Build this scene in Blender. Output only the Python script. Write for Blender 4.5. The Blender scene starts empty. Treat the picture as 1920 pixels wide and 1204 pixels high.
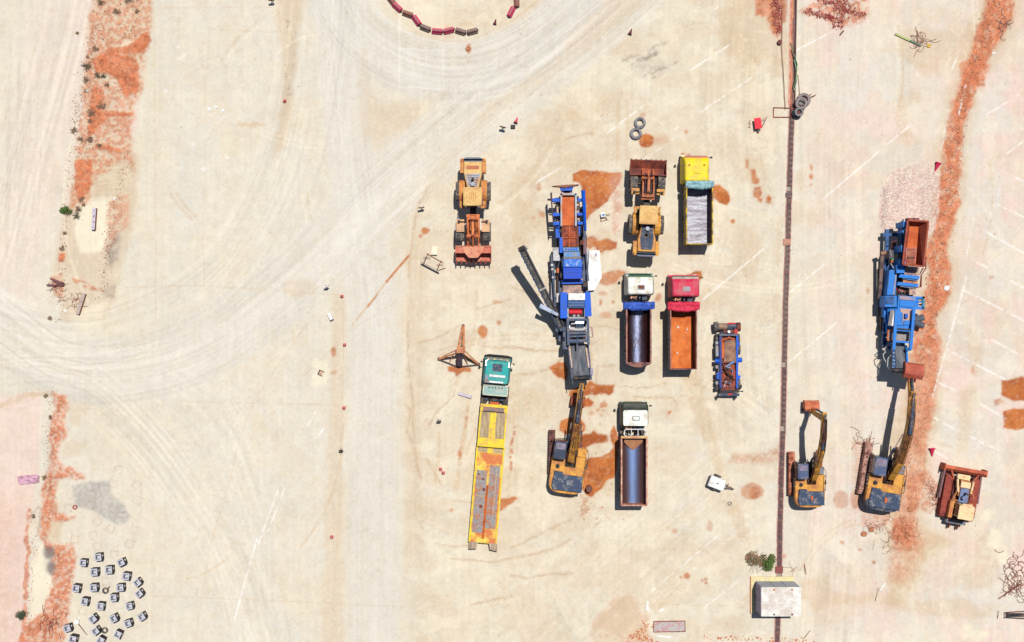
import bpy, math, random
import numpy as np
from mathutils import Vector, Matrix
random.seed(7)
scn = bpy.context.scene
R = math.radians
H = 125.0            # flying height of the camera in metres
S = 20.0             # photograph pixels per metre on the ground

# ------------------------------------------------------------ camera, sky, sun
cam_d = bpy.data.cameras.new('camera'); cam = bpy.data.objects.new('camera', cam_d)
scn.collection.objects.link(cam); scn.camera = cam
cam.location = (0, 0, H); cam.rotation_euler = (0, 0, 0)
cam_d.sensor_width = 36; cam_d.lens = 18.0 / (48.0 / H)
cam_d.clip_start = 1; cam_d.clip_end = 4000
SUN_EL, SUN_AZ = 73.0, 22.0          # elevation, degrees from +Y (photo top) towards +X
world = bpy.data.worlds.new("World"); scn.world = world; world.use_nodes = True
wn = world.node_tree.nodes; wl = world.node_tree.links
sky = wn.new('ShaderNodeTexSky'); sky.sky_type = 'NISHITA'; sky.sun_disc = False
sky.sun_elevation = R(SUN_EL); sky.sun_rotation = R(SUN_AZ); sky.air_density = 1.0; sky.dust_density = 0.6
bg = wn['Background']; bg.inputs[1].default_value = 0.055
wl.new(sky.outputs[0], bg.inputs[0])
sd = bpy.data.lights.new('sun', 'SUN'); sun = bpy.data.objects.new('sun', sd); scn.collection.objects.link(sun)
sd.energy = 4.2; sd.angle = R(0.5); sd.color = (1.0, 0.965, 0.91)
dv = Vector((math.sin(R(SUN_AZ)) * math.cos(R(SUN_EL)), math.cos(R(SUN_AZ)) * math.cos(R(SUN_EL)), math.sin(R(SUN_EL))))
sun.rotation_euler = dv.to_track_quat('Z', 'Y').to_euler(); sun.location = dv * 60
scn.view_settings.view_transform = 'Standard'; scn.view_settings.look = 'None'
scn.view_settings.exposure = 0.43; scn.view_settings.gamma = 1
scn.view_settings.use_curve_mapping = False

# ------------------------------------------------------------ helpers
def lin(c):
    c /= 255.0
    return c / 12.92 if c <= 0.04045 else ((c + 0.055) / 1.055) ** 2.4
def D(r, g, b, k=0.60):
    return (lin(r) * k, lin(g) * k, lin(b) * k, 1)
def G(px, py, z=0.0):
    f = 1 - z / H
    return Vector(((px - 960) / S * f, (602 - py) / S * f, z))

MATS = {}
def mat(name, col, rough=0.6, metal=0.0, dirt=None, amt=0.35, scale=1.5, bump=0.0, var=0.18, spec=0.2, streak=None, coat=0.0, sheen_flank=None):
    if name in MATS: return MATS[name]
    m = bpy.data.materials.new(name); m.use_nodes = True; MATS[name] = m
    N = m.node_tree.nodes; L = m.node_tree.links; P = N['Principled BSDF']
    rough = max(rough, .55) if metal < .3 and 'glass' not in name else rough; P.inputs['Roughness'].default_value = rough; P.inputs['Metallic'].default_value = metal
    P.inputs['Specular IOR Level'].default_value = spec; P.inputs['Coat Weight'].default_value = 0
    tc = N.new('ShaderNodeTexCoord'); mp = N.new('ShaderNodeMapping'); L.new(tc.outputs['Object'], mp.inputs[0])
    if streak: mp.inputs['Scale'].default_value = streak
    n1 = N.new('ShaderNodeTexNoise'); n1.inputs['Scale'].default_value = scale; n1.inputs['Detail'].default_value = 6; n1.inputs['Roughness'].default_value = 0.65
    n2 = N.new('ShaderNodeTexNoise'); n2.inputs['Scale'].default_value = scale * 6; n2.inputs['Detail'].default_value = 4
    L.new(mp.outputs[0], n1.inputs[0]); L.new(mp.outputs[0], n2.inputs[0])
    last = None
    mx = N.new('ShaderNodeMix'); mx.data_type = 'RGBA'
    mx.inputs[6].default_value = col
    if dirt is None: dirt = tuple(min(1, c * 0.55 + 0.03) for c in col[:3]) + (1,)
    mx.inputs[7].default_value = dirt
    rp = N.new('ShaderNodeMapRange'); c = 0.66 - 0.36 * amt
    rp.inputs[1].default_value = c - 0.07; rp.inputs[2].default_value = c + 0.11
    L.new(n1.outputs[0], rp.inputs[0]); L.new(rp.outputs[0], mx.inputs[0])
    outc = mx.outputs[2]
    if sheen_flank:      # sky sheen put into the colour along the middle, rust-brown up the flanks
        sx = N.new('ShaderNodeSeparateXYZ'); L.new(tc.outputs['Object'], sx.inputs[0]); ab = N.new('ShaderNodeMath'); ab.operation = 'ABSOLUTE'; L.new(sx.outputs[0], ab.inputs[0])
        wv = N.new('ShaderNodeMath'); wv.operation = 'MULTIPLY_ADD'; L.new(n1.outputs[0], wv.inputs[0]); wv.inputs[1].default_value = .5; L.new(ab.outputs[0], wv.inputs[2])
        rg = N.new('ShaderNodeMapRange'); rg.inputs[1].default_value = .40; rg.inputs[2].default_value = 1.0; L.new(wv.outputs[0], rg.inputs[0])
        m3 = N.new('ShaderNodeMix'); m3.data_type = 'RGBA'; L.new(rg.outputs[0], m3.inputs[0]); L.new(outc, m3.inputs[6]); m3.inputs[7].default_value = sheen_flank; outc = m3.outputs[2]
    hs = N.new('ShaderNodeHueSaturation'); L.new(outc, hs.inputs['Color'])
    r2 = N.new('ShaderNodeMapRange'); r2.inputs[1].default_value = 0.3; r2.inputs[2].default_value = 0.7
    r2.inputs[3].default_value = 1 - var; r2.inputs[4].default_value = 1 + var
    L.new(n2.outputs[0], r2.inputs[0]); L.new(r2.outputs[0], hs.inputs['Value'])
    L.new(hs.outputs[0], P.inputs['Base Color'])
    if bump:
        b = N.new('ShaderNodeBump'); b.inputs['Strength'].default_value = bump; b.inputs['Distance'].default_value = 0.05
        L.new(n2.outputs[0], b.inputs['Height']); L.new(b.outputs[0], P.inputs['Normal'])
    return m

def tag(o, label=None, cat=None, group=None, kind=None):
    if label: o['label'] = label
    if cat: o['category'] = cat
    if group: o['group'] = group
    if kind: o['kind'] = kind
    return o
def empty(name, loc, rz=0.0, label=None, cat=None, group=None):
    o = bpy.data.objects.new(name, None); o.empty_display_size = 0.3
    scn.collection.objects.link(o); o.location = loc; o.rotation_euler = (0, 0, rz)
    return tag(o, label, cat, group)
def copy_tree(o, parent=None):
    c = o.copy(); scn.collection.objects.link(c)
    if parent is not None: c.parent = parent
    for ch in list(o.children): copy_tree(ch, c)
    return c
def rr(x0, y0, x1, y1, r, n=3):
    p = []
    for cx, cy, a0 in ((x1 - r, y1 - r, 0), (x0 + r, y1 - r, 90), (x0 + r, y0 + r, 180), (x1 - r, y0 + r, 270)):
        for i in range(n + 1):
            a = R(a0 + 90 * i / n); p.append((cx + r * math.cos(a), cy + r * math.sin(a)))
    return p

class MB:
    def __init__(s): s.v = []; s.f = []; s.sm = False
    def add(s, vs, fs):
        b = len(s.v); s.v += [tuple(p) for p in vs]; s.f += [tuple(b + i for i in f) for f in fs]; return s
    def box(s, x0, y0, z0, x1, y1, z1):
        if x1 < x0: x0, x1 = x1, x0
        if y1 < y0: y0, y1 = y1, y0
        return s.add([(x0,y0,z0),(x1,y0,z0),(x1,y1,z0),(x0,y1,z0),(x0,y0,z1),(x1,y0,z1),(x1,y1,z1),(x0,y1,z1)],
              [(0,3,2,1),(4,5,6,7),(0,1,5,4),(1,2,6,5),(2,3,7,6),(3,0,4,7)])
    def loft(s, rings):   # rings: list of lists of 3D points, same count
        n = len(rings[0]); vs = [p for r in rings for p in r]; fs = []
        for k in range(len(rings) - 1):
            for i in range(n):
                j = (i + 1) % n; fs.append((k*n+i, k*n+j, (k+1)*n+j, (k+1)*n+i))
        fs.append(tuple(reversed(range(n)))); fs.append(tuple((len(rings)-1)*n + i for i in range(n)))
        return s.add(vs, fs)
    def prism(s, poly, z0, z1):
        return s.loft([[(x, y, z0) for x, y in poly], [(x, y, z1) for x, y in poly]])
    def extr_u(s, prof, u0, u1):     # profile in (v,z), extruded along u
        return s.loft([[(u0, v, z) for v, z in prof], [(u1, v, z) for v, z in prof]])
    def beam(s, p, q, w, h=None):
        p = Vector(p); q = Vector(q); h = h or w; d = q - p
        if d.length < 1e-6: return s
        d.normalize(); up = Vector((0, 0, 1))
        if abs(d.z) > 0.98: up = Vector((0, 1, 0))
        a = d.cross(up).normalized() * (w / 2); b = a.cross(d).normalized() * (h / 2)
        return s.add([p-a-b, p+a-b, p+a+b, p-a+b, q-a-b, q+a-b, q+a+b, q-a+b],
              [(0,3,2,1),(4,5,6,7),(0,1,5,4),(1,2,6,5),(2,3,7,6),(3,0,4,7)])
    def cyl(s, p, q, r, n=14, r2=None):
        p = Vector(p); q = Vector(q); d = (q - p).normalized(); up = Vector((0, 0, 1)) if abs(d.z) < 0.9 else Vector((0, 1, 0))
        a = d.cross(up).normalized(); b = a.cross(d); r2 = r if r2 is None else r2
        r0 = [p + (a*math.cos(t) + b*math.sin(t))*r for t in [2*math.pi*i/n for i in range(n)]]
        r1 = [q + (a*math.cos(t) + b*math.sin(t))*r2 for t in [2*math.pi*i/n for i in range(n)]]
        return s.loft([r1, r0])
    def tube(s, pts, r, n=6):
        pts = [Vector(p) for p in pts]; rings = []
        for i, p in enumerate(pts):
            d = (pts[min(i+1, len(pts)-1)] - pts[max(i-1, 0)]).normalized()
            up = Vector((0, 0, 1)) if abs(d.z) < 0.9 else Vector((0, 1, 0))
            a = d.cross(up).normalized(); b = a.cross(d)
            rings.append([p + (a*math.cos(t) + b*math.sin(t))*r for t in [2*math.pi*k/n for k in range(n)]])
        return s.loft(rings)
    def torus(s, c, R0, r, axis='z', N=24, n=10, flat=1.0):
        vs = []; fs = []
        for i in range(N):
            A = 2*math.pi*i/N
            for k in range(n):
                B = 2*math.pi*k/n; rad = R0 + r*math.cos(B); h = r*flat*math.sin(B)
                x, y, z = rad*math.cos(A), rad*math.sin(A), h
                if axis == 'x': x, y, z = z, x, y
                vs.append((c[0]+x, c[1]+y, c[2]+z))
                fs.append((i*n+k, ((i+1)%N)*n+k, ((i+1)%N)*n+(k+1)%n, i*n+(k+1)%n))
        return s.add(vs, fs)
    def build(s, name, m, parent=None, smooth=False, bevel=0.0):
        me = bpy.data.meshes.new(name); me.from_pydata(s.v, [], s.f); me.materials.append(m); me.validate()
        bm_fix(me)
        if smooth: me.polygons.foreach_set('use_smooth', [True]*len(me.polygons))
        o = bpy.data.objects.new(name, me); scn.collection.objects.link(o)
        if parent is not None: o.parent = parent
        if bevel:
            b = o.modifiers.new('bevel', 'BEVEL'); b.width = bevel; b.segments = 2; b.limit_method = 'ANGLE'; b.harden_normals = False
        return o
import bmesh
def bm_fix(me):
    bm = bmesh.new(); bm.from_mesh(me); bmesh.ops.recalc_face_normals(bm, faces=bm.faces); bm.to_mesh(me); bm.free()
def one(fn, name, m, parent=None, **k):
    b = MB(); fn(b); return b.build(name, m, parent, **k)
def boxp(name, m, parent, *b, **k): return MB().box(*b).build(name, m, parent, **k)

# ============================================================ GROUND
STEP = 2.0
gx = np.arange(-170, 2091, STEP); gy = np.arange(-170, 1375, STEP)
X, Y = np.meshgrid(gx, gy)
_T = {}
def vn(x, y, seed):
    if seed not in _T: _T[seed] = np.random.RandomState(seed).rand(256, 256).astype(np.float32)
    T = _T[seed]; xi = np.floor(x).astype(np.int64); yi = np.floor(y).astype(np.int64)
    fx = x - xi; fy = y - yi; fx = fx*fx*(3-2*fx); fy = fy*fy*(3-2*fy)
    a = T[yi & 255, xi & 255]; b = T[yi & 255, (xi+1) & 255]; c = T[(yi+1) & 255, xi & 255]; d = T[(yi+1) & 255, (xi+1) & 255]
    return (a*(1-fx)+b*fx)*(1-fy) + (c*(1-fx)+d*fx)*fy
def fbm(x, y, seed, octv=4):
    o = 0; a = 0.5; t = 0
    for i in range(octv): o = o + a*vn(x*2**i + 17.3*i, y*2**i + 9.1*i, seed+i); t += a; a *= 0.55
    return o/t
def sstep(a, b, x):
    t = np.clip((x-a)/(b-a), 0, 1); return t*t*(3-2*t)
F1 = fbm(X/9, Y/9, 1) - 0.5; F2 = fbm(X/9, Y/9, 11) - 0.5; F3 = fbm(X/40, Y/40, 21) - 0.5; F4 = fbm(X/40, Y/40, 31) - 0.5
W1 = X + 9*F1 + 14*F3; W2 = Y + 9*F2 + 14*F4         # warped coordinates give ragged edges
w1 = X + 5*F1 + 5*F3; w2 = Y + 5*F2 + 5*F4
SP = np.random.RandomState(5).rand(*X.shape)
SPs = fbm(X/3.2, Y/3.2, 41, 2)
CH = {k: np.zeros(X.shape) for k in ('red','wet','tan','pale','grey','dark','paint','pink','deep','grav','warm')}
tone = np.zeros(X.shape); Z = np.zeros(X.shape)
def win(x0, y0, x1, y1):
    return (slice(max(0, int((y0+170)/STEP)), max(1, int((y1+170)/STEP)+1)), slice(max(0, int((x0+170)/STEP)), max(1, int((x1+170)/STEP)+1)))
def put(ch, sl, v): CH[ch][sl] = 1-(1-CH[ch][sl])*(1-np.clip(v, 0, 1))
def poly(ch, pts, feather=3, amt=1.0, rough=1, tex=0):
    p = np.array(pts, float); m = feather + 26
    sl = win(p[:,0].min()-m, p[:,1].min()-m, p[:,0].max()+m, p[:,1].max()+m)
    qx, qy = (W1, W2) if rough == 2 else ((w1, w2) if rough else (X, Y)); x = qx[sl]; y = qy[sl]
    d = np.full(x.shape, 1e9); ins = np.zeros(x.shape, bool); n = len(p)
    for i in range(n):
        a = p[i]; b = p[(i+1) % n]; e = b-a; L = e@e + 1e-9
        t = np.clip(((x-a[0])*e[0] + (y-a[1])*e[1])/L, 0, 1)
        d = np.minimum(d, np.hypot(x-a[0]-t*e[0], y-a[1]-t*e[1]))
        c = ((a[1] > y) != (b[1] > y)) & (x < (b[0]-a[0])*(y-a[1])/(b[1]-a[1]+1e-9)+a[0]); ins ^= c
    s = np.where(ins, -d, d); v = amt*sstep(feather, -feather, s)
    if tex: v = v*np.clip(1-tex+tex*sstep(0.35, 0.62, fbm(X[sl]/5, Y[sl]/5, 51, 3))*1.3, 0, 1)
    put(ch, sl, v); return sl, v
def ell(ch, cx, cy, rx, ry=None, feather=2.5, amt=1.0, rough=1, tex=0):
    ry = ry or rx
    return poly(ch, [(cx+rx*math.cos(a), cy+ry*math.sin(a)) for a in [i*math.pi/6 for i in range(12)]], feather, amt, rough, tex)
def dist(pts, m, rough=1, full=False):
    p = np.array(pts, float); sl = win(p[:,0].min()-m, p[:,1].min()-m, p[:,0].max()+m, p[:,1].max()+m)
    x = (w1 if rough == 1 else (W1 if rough == 2 else X))[sl]; y = (w2 if rough == 1 else (W2 if rough == 2 else Y))[sl]
    d = np.full(x.shape, 1e9); sg = np.zeros(x.shape); sp = np.zeros(x.shape); acc = 0
    for i in range(len(p)-1):
        a = p[i]; b = p[i+1]; e = b-a; L = math.hypot(*e)
        t = np.clip(((x-a[0])*e[0] + (y-a[1])*e[1])/(L*L), 0, 1)
        dd = np.hypot(x-a[0]-t*e[0], y-a[1]-t*e[1]); k = dd < d
        sg = np.where(k, np.sign((x-a[0])*e[1]-(y-a[1])*e[0]), sg); sp = np.where(k, acc+t*L, sp); d = np.where(k, dd, d); acc += L
    return sl, d, sg, sp, acc
def line(ch, pts, w=2.0, amt=1.0, feather=1.5, rough=0, broken=0.0, seed=61):
    sl, d, sg, sp, acc = dist(pts, w+20 if rough else w+6, rough)
    v = amt*sstep(w/2+feather, w/2-0.3, d)
    if broken: v = v*sstep(broken-0.16, broken+0.12, fbm(X[sl]/7, Y[sl]/7, seed, 3))
    put(ch, sl, v); return sl, v
def smooth(pts, k=8):
    P = [Vector(p) for p in pts]; P = [P[0]*2-P[1]] + P + [P[-1]*2-P[-2]]; out = []
    for i in range(1, len(P)-2):
        for j in range(k):
            t = j/k; a, b, c, d = P[i-1], P[i], P[i+1], P[i+2]
            out.append(tuple(0.5*((2*b)+(c-a)*t+(2*a-5*b+4*c-d)*t*t+(3*b-a-3*c+d)*t**3)))
    out.append(tuple(P[-2])); return out
def tracks(pts, half, amp, seed, edge=0.25, grey=0.0, fine=3.0, rz=0.0):
    sl, d, sg, sp, acc = dist(smooth([(*p, 0) for p in pts], 5) if False else [q[:2] for q in smooth([(*p, 0) for p in pts], 5)], half+4, 0)
    u = d*sg; wv = sstep(half, half*(1-edge), d)*sstep(0, 60, sp)*sstep(0, 60, acc-sp)
    s = (vn(u/fine+500, sp/260, seed)-0.5)*1.1 + (vn(u/(fine*2.6)+300, sp/420, seed+1)-0.5)*0.9 + (vn(u/(fine*0.55)+100, sp/150, seed+2)-0.5)*0.6
    s = s*(0.45+1.1*vn(u/40+50, sp/120, seed+3))
    tone[sl] += 0.86*amp*s*wv; Z[sl] += rz*s*wv
    if grey:
        for k_ in ('tan', 'warm', 'pale', 'pink', 'wet'): CH[k_][sl] *= 1-min(1, 1.5*grey)*wv
        put('grey', sl, min(.95, 1.45*grey)*wv*(0.8+0.6*s))

# --- broad tones
CH['warm'] += 0.55*sstep(640, 900, X)*sstep(1500, 1350, X) + 0.35*sstep(0.45, 0.62, fbm(X/120, Y/120, 71))
CH['pink'] += 0.22*sstep(1480, 1560, X) + 0.45*sstep(1480, 1560, X)*sstep(0.42, 0.62, fbm(X/60, Y/80, 75, 6)) + 0.45*sstep(190, 120, X+0.28*Y-60)*sstep(-40, 40, X+0.18*Y-60)*sstep(640, 560, Y)
CH['pink'] += 0.55*sstep(1780, 1850, X)*sstep(0.42, 0.6, fbm(X/45, Y/45, 78, 6))
CH['grey'] += 0.7*sstep(1490, 1560, X)*sstep(0.5, 0.62, fbm(X/55, Y/75, 79, 6))
tone += 0.10*(fbm(X/60, Y/60, 81)-0.5) + 0.10*(fbm(X/14, Y/14, 85)-0.5) + 0.10*(SPs-0.5) + 0.06*(vn(X/5, Y/90, 88)-0.5)
# --- dust deposits with crisp dried edges, contour-like hairlines, faint random wheel arcs
reg = sstep(740, 800, X)*sstep(1500, 1440, X)
nA = fbm(X/85, Y/45, 401, 5); nB = fbm(X/38, Y/30, 411, 6); nC = fbm(X/130, Y/100, 421, 6)
for lev, wv_ in ((0.44, .004), (0.52, .0045), (0.60, .004)): put('deep', np.s_[:, :], 0.22*reg*np.exp(-((nA-lev)/wv_)**2)*sstep(0.46, 0.6, fbm(X/30, Y/30, 431, 3)))
put('tan', np.s_[:, :], 0.20*reg*sstep(0.52, 0.545, nA)); put('tan', np.s_[:, :], 0.20*(0.15+0.85*reg)*sstep(0.56, 0.60, nB)); put('pale', np.s_[:, :], 0.35*(0.35+0.65*reg)*sstep(0.40, 0.36, nB))
put('tan', np.s_[:, :], 0.18*sstep(1480, 1540, X)*sstep(0.53, 0.57, nC)); put('pale', np.s_[:, :], 0.30*sstep(1480, 1560, X)*sstep(0.42, 0.38, fbm(X/30, Y/40, 441, 6)))
put('grey', np.s_[:, :], 0.4*sstep(240, 290, X)*sstep(660, 600, X)*sstep(0.5, 0.56, fbm(X/50, Y/70, 451, 5)))
put('tan', np.s_[:, :], 0.12*sstep(0.58, 0.64, fbm(X/16, Y/16, 461, 5)))
for _ in range(46):
    cx, cy, rad, a0 = random.uniform(250, 1850), random.uniform(-50, 1200), random.uniform(60, 420), random.uniform(0, 6.28); ln = random.uniform(.25, .9)
    for dr_ in (0, 9): line(random.choice(['pale', 'tan', 'grey']), [(cx+(rad+dr_)*math.cos(a0+ln*i/10), cy+(rad+dr_)*math.sin(a0+ln*i/10)) for i in range(11)], 2.5, 0.5, 2, 0, 0.38, random.randint(500, 520))
for x, y, rx, ry in ((1050,330,30,40),(1095,300,40,20),(1010,420,22,30),(1290,430,14,60),(1400,470,30,50),(1330,560,30,20),(1240,700,25,30),(1300,720,26,20),(1010,760,25,40),(980,560,40,12),(1160,560,14,60),(1240,620,12,70),(1420,330,20,40),(1220,470,20,16)): ell('tan', x, y, rx, ry, 9, 0.42, 2, 0.4)
for x, y, rx, ry in ((1190,300,8,10),(1190,340,7,9),(1100,430,18,10),(1140,480,14,8),(1250,400,8,30),(1345,400,14,20),(860,600,40,20),(900,760,30,30),(1200,1000,60,30)): ell('pale', x, y, rx, ry, 6, 0.5, 2, 0.3)
# --- compacted haul roads, lighter grey with wheel streaks
tracks([(610,-150),(640,60),(660,300),(698,600),(701,900),(703,1360)], 58, 0.07, 101, grey=0.60, fine=4, edge=0.42)
tracks([(600,-150),(590,80),(540,330),(430,520),(300,600),(120,640),(-150,560)], 80, 0.11, 111, fine=3.4)
tracks([(-150,500),(10,620),(120,690),(260,690),(400,640),(560,520),(700,380),(850,250),(1000,130),(1180,-20),(1300,-140)], 72, 0.13, 121, grey=0.50, fine=3.2, rz=0.006)
tracks([(600,-120),(650,30),(740,110),(860,135),(980,100),(1090,10),(1150,-120)], 66, 0.15, 131, grey=0.65, fine=3.0)
tracks([(130,-150),(100,50),(50,240),(0,420),(-50,600)], 80, 0.13, 141, fine=3.0, grey=0.1)
tracks([(60,80),(55,300),(45,520)], 50, 0.12, 146, fine=2.6)
tracks([(-150,740),(20,712),(140,715),(230,780),(330,900),(440,1080),(520,1300)], 60, 0.13, 151, fine=3.0)
tracks([(260,700),(380,790),(450,960),(500,1180),(520,1350)], 90, 0.08, 156, fine=4.0)
tracks([(1420,-100),(1400,200),(1420,420),(1370,640),(1400,900)], 95, 0.10, 161, fine=4)
tracks([(1560,-100),(1550,300),(1560,640),(1570,900),(1540,1300)], 80, 0.10, 166, fine=4)
tracks([(980,1300),(1120,1150),(1260,1010),(1420,880)], 110, 0.09, 171, fine=5)
tracks([(1130,1300),(1040,1190),(960,1060),(770,960)], 60, 0.08, 176, fine=3)
tracks([(1290,560),(1330,690),(1400,760),(1460,800)], 60, 0.10, 181, fine=3.2)
tracks([(1600,1300),(1640,1100),(1560,1000),(1480,960)], 50, 0.10, 186, fine=3.2)
tracks([(1200,-60),(1130,60),(1020,150),(930,230),(820,330),(780,420),(765,700),(775,1000)], 20, 0.12, 191, fine=4)
for cx, cy, r, a0, a1 in ((470,330,125,150,250),(470,330,95,150,235),(470,330,130,-190,-150),(390,830,120,290,350),(1040,600,0,0,1),(300,640,150,300,345)):
    if r: line('grey', [(cx+r*math.cos(R(a)), cy+r*math.sin(R(a))) for a in range(a0, a1, 5)], 3.5, 0.9, 2.5, broken=0.40)
# --- tan dusty margins
poly('tan', [(515,-20),(575,-20),(560,60),(552,140),(545,220),(538,275),(512,300),(525,230),(532,120)], 8, 0.55, 2)
poly('tan', [(680,100),(700,190),(780,200),(840,170),(760,240),(700,280),(672,240)], 16, 0.45, 2)
poly('tan', [(975,300),(1000,230),(1100,190),(1170,175),(1160,205),(1060,240),(1020,310),(985,470),(960,470),(960,380)], 16, 0.50, 2)
poly('tan', [(1150,-20),(1260,-30),(1140,60),(1010,160),(940,210),(850,290),(800,380),(780,420),(790,360),(900,210),(1040,110)], 12, 0.40, 2)
poly('tan', [(1350,20),(1400,-20),(1470,-20),(1480,130),(1430,110),(1400,170),(1375,100),(1345,70)], 10, 0.55, 2)
poly('tan', [(1275,700),(1310,700),(1330,770),(1355,860),(1405,1000),(1410,1030),(1385,1010),(1350,930),(1335,860),(1300,780)], 4, 0.50, 1)
poly('tan', [(975,860),(1035,865),(1040,930),(1000,1010),(985,1000),(960,930)], 8, 0.45, 2)
poly('tan', [(1105,1210),(1112,1170),(1140,1130),(1185,1118),(1215,1165),(1225,1210)], 5, 0.75, 2)
poly('pink', [(1105,1210),(1112,1170),(1140,1130),(1185,1118),(1215,1165),(1225,1210)], 5, 0.9, 2)
poly('tan', [(1500,1085),(1555,1080),(1560,1110),(1640,1115),(1700,1130),(1800,1120),(1860,1150),(1830,1160),(1700,1150),(1640,1130),(1550,1140),(1530,1150),(1500,1120)], 6, 0.5, 2)
poly('tan', [(1670,1000),(1735,990),(1790,1020),(1740,1050),(1700,1130),(1665,1140),(1665,1080),(1690,1030)], 8, 0.8, 2)
poly('red', [(1680,1010),(1720,975),(1740,1010),(1725,1045),(1700,1090),(1665,1090),(1668,1050)], 12, 0.45, 2, 0.6)
poly('tan', [(1700,50),(1760,60),(1830,40),(1850,0),(1880,0),(1830,120),(1770,140),(1720,130),(1680,90)], 9, 0.5, 2)
poly('tan', [(1840,1000),(1870,990),(1880,1050),(1860,1100),(1810,1110),(1790,1080),(1830,1040)], 10, 0.45, 2)
poly('tan', [(1810,600),(1850,660),(1840,700),(1800,740),(1795,860),(1815,840),(1830,740)], 8, 0.45, 2)
for c in ((1690,215,12,45),(1715,180,12,16),(1700,255,9,20),(1735,135,16,12),(1380,80,25,28),(1410,120,10,30),(1495,400,12,20),(1525,410,14,14),(1500,340,14,18),(1460,450,9,50),(1460,600,8,60),(1600,25,30,7),(1470,130,30,16),(1240,990,22,8),(870,640,30,10),(560,540,30,20)):
    ell('tan', c[0], c[1], c[2], c[3], 7, 0.40, 2)
poly('tan', [(622,560),(644,560),(645,900),(642,1220),(600,1220),(618,800)], 7, 0.38, 2); poly('tan', [(762,470),(790,420),(800,600),(785,800),(800,1000),(760,1100),(758,700)], 8, 0.34, 2)
ell('pale', 592, 685, 9, 9, 4, .8, 2); ell('pale', 600, 715, 14, 14, 5, .8, 2); ell('pale', 606, 700, 12, 18, 4, .6, 2)
poly('warm', [(780,640),(1000,640),(1000,900),(820,900)], 40, 0.5, 2)
poly('pale', [(150,375),(212,372),(208,410),(192,470),(150,480),(140,430)], 6, 0.9, 2)
poly('pale', [(135,590),(200,560),(190,615),(150,620)], 8, 0.6, 2)
poly('pale', [(748,-5),(835,-5),(835,20),(790,55),(748,60)], 6, 0.35, 1)
poly('grey', [(750,92),(831,94),(831,167),(749,162)], 1.5, 0.75, 0)
for l in (((749,20),(749,163)),((831,92),(831,168)),((750,92),(831,95)),((749,162),(831,168))): line('paint', l, 1.2, 0.45, 1.5)
poly('pale', [(772,-5),(835,18),(832,55),(800,50),(775,30)], 4, 0.4, 1)
for x, y in ((338,110),(362,270),(425,296),(312,170),(380,318),(334,88),(345,105)): ell('paint', x, y, 3.5, 3, 2, 0.6)
for x, y, rx, ry in ((470,233,26,5),(305,205,10,5),(330,235,9,10),(300,255,22,10),(200,1125,16,8)): ell('tan', x, y, rx, ry, 4, 0.7 if x == 470 else 0.0, 2)
# --- red verge on the left
LVOLD = 0
LV = [(172,-20),(288,-20),(284,30),(275,90),(266,170),(256,190),(245,240),(250,330),(236,300),(180,330),(168,380),(150,390),(128,400),(140,330),(150,230),(160,140),(168,60)]
poly('red', LV, 6, 0.60, 2, 0.9); poly('tan', [(150,300),(262,290),(258,380),(240,460),(215,560),(190,600),(120,600),(100,500),(120,400)], 8, 0.55, 2)
poly('tan', LV, 8, 0.6, 2)
for p in ([(205,90),(240,85),(275,58),(284,75),(270,95),(250,102),(228,100),(222,100),(255,110),(262,140),(258,175),(235,182),(225,160),(205,130),(185,110)],
          [(175,160),(195,170),(190,200),(172,215),(168,190)], [(180,270),(228,280),(225,288),(178,278)], [(140,300),(175,300),(170,360),(150,375),(140,340)],
          [(110,475),(124,473),(122,488),(110,490)], [(175,110),(200,100),(215,140),(180,135)], [(172,200),(205,208),(250,212),(248,218),(205,218),(178,250),(165,260)]):
    poly('red', p, 2.5, 0.95, 1, 0.15)
poly('pale', [(228,80),(250,75),(262,88),(245,98),(228,94)], 3, 0.85, 1); poly('pale', [(205,150),(228,145),(225,168),(208,168)], 4, 0.6, 2)
poly('pink', [(215,185),(262,182),(255,230),(240,280),(210,265),(205,225)], 5, 0.8, 2); poly('pink', [(150,40),(175,60),(150,230),(140,300),(120,380),(105,460),(120,460),(165,250)], 8, 0.4, 2)
poly('red', [(205,375),(245,360),(240,420),(215,445),(200,470),(198,430)], 5, 0.5, 2, 0.8)
poly('dark', [(205,445),(225,440),(222,490),(205,505),(198,470)], 6, 0.45, 2, 0.5); poly('dark', [(195,540),(218,535),(212,560),(192,555)], 4, 0.4, 2, 0.5)
for k in range(9): line('tan', [(180,310+k*8),(245,306+k*8+3*math.sin(k))], 2.5, 0.5, 2, 1, 0.4)
line('red', [(180,540),(150,525),(135,520)], 3, 0.6, 2, 2, 0.4); line('red', [(195,545),(165,540),(140,525)], 3, 0.6, 2, 2, 0.4)
poly('red', [(95,515),(118,512),(115,560),(100,555)], 3, 0.6, 2, 0.5)
poly('red', [(112,700-700),(113,0),(114,1)], 1, 0.0)
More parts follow.
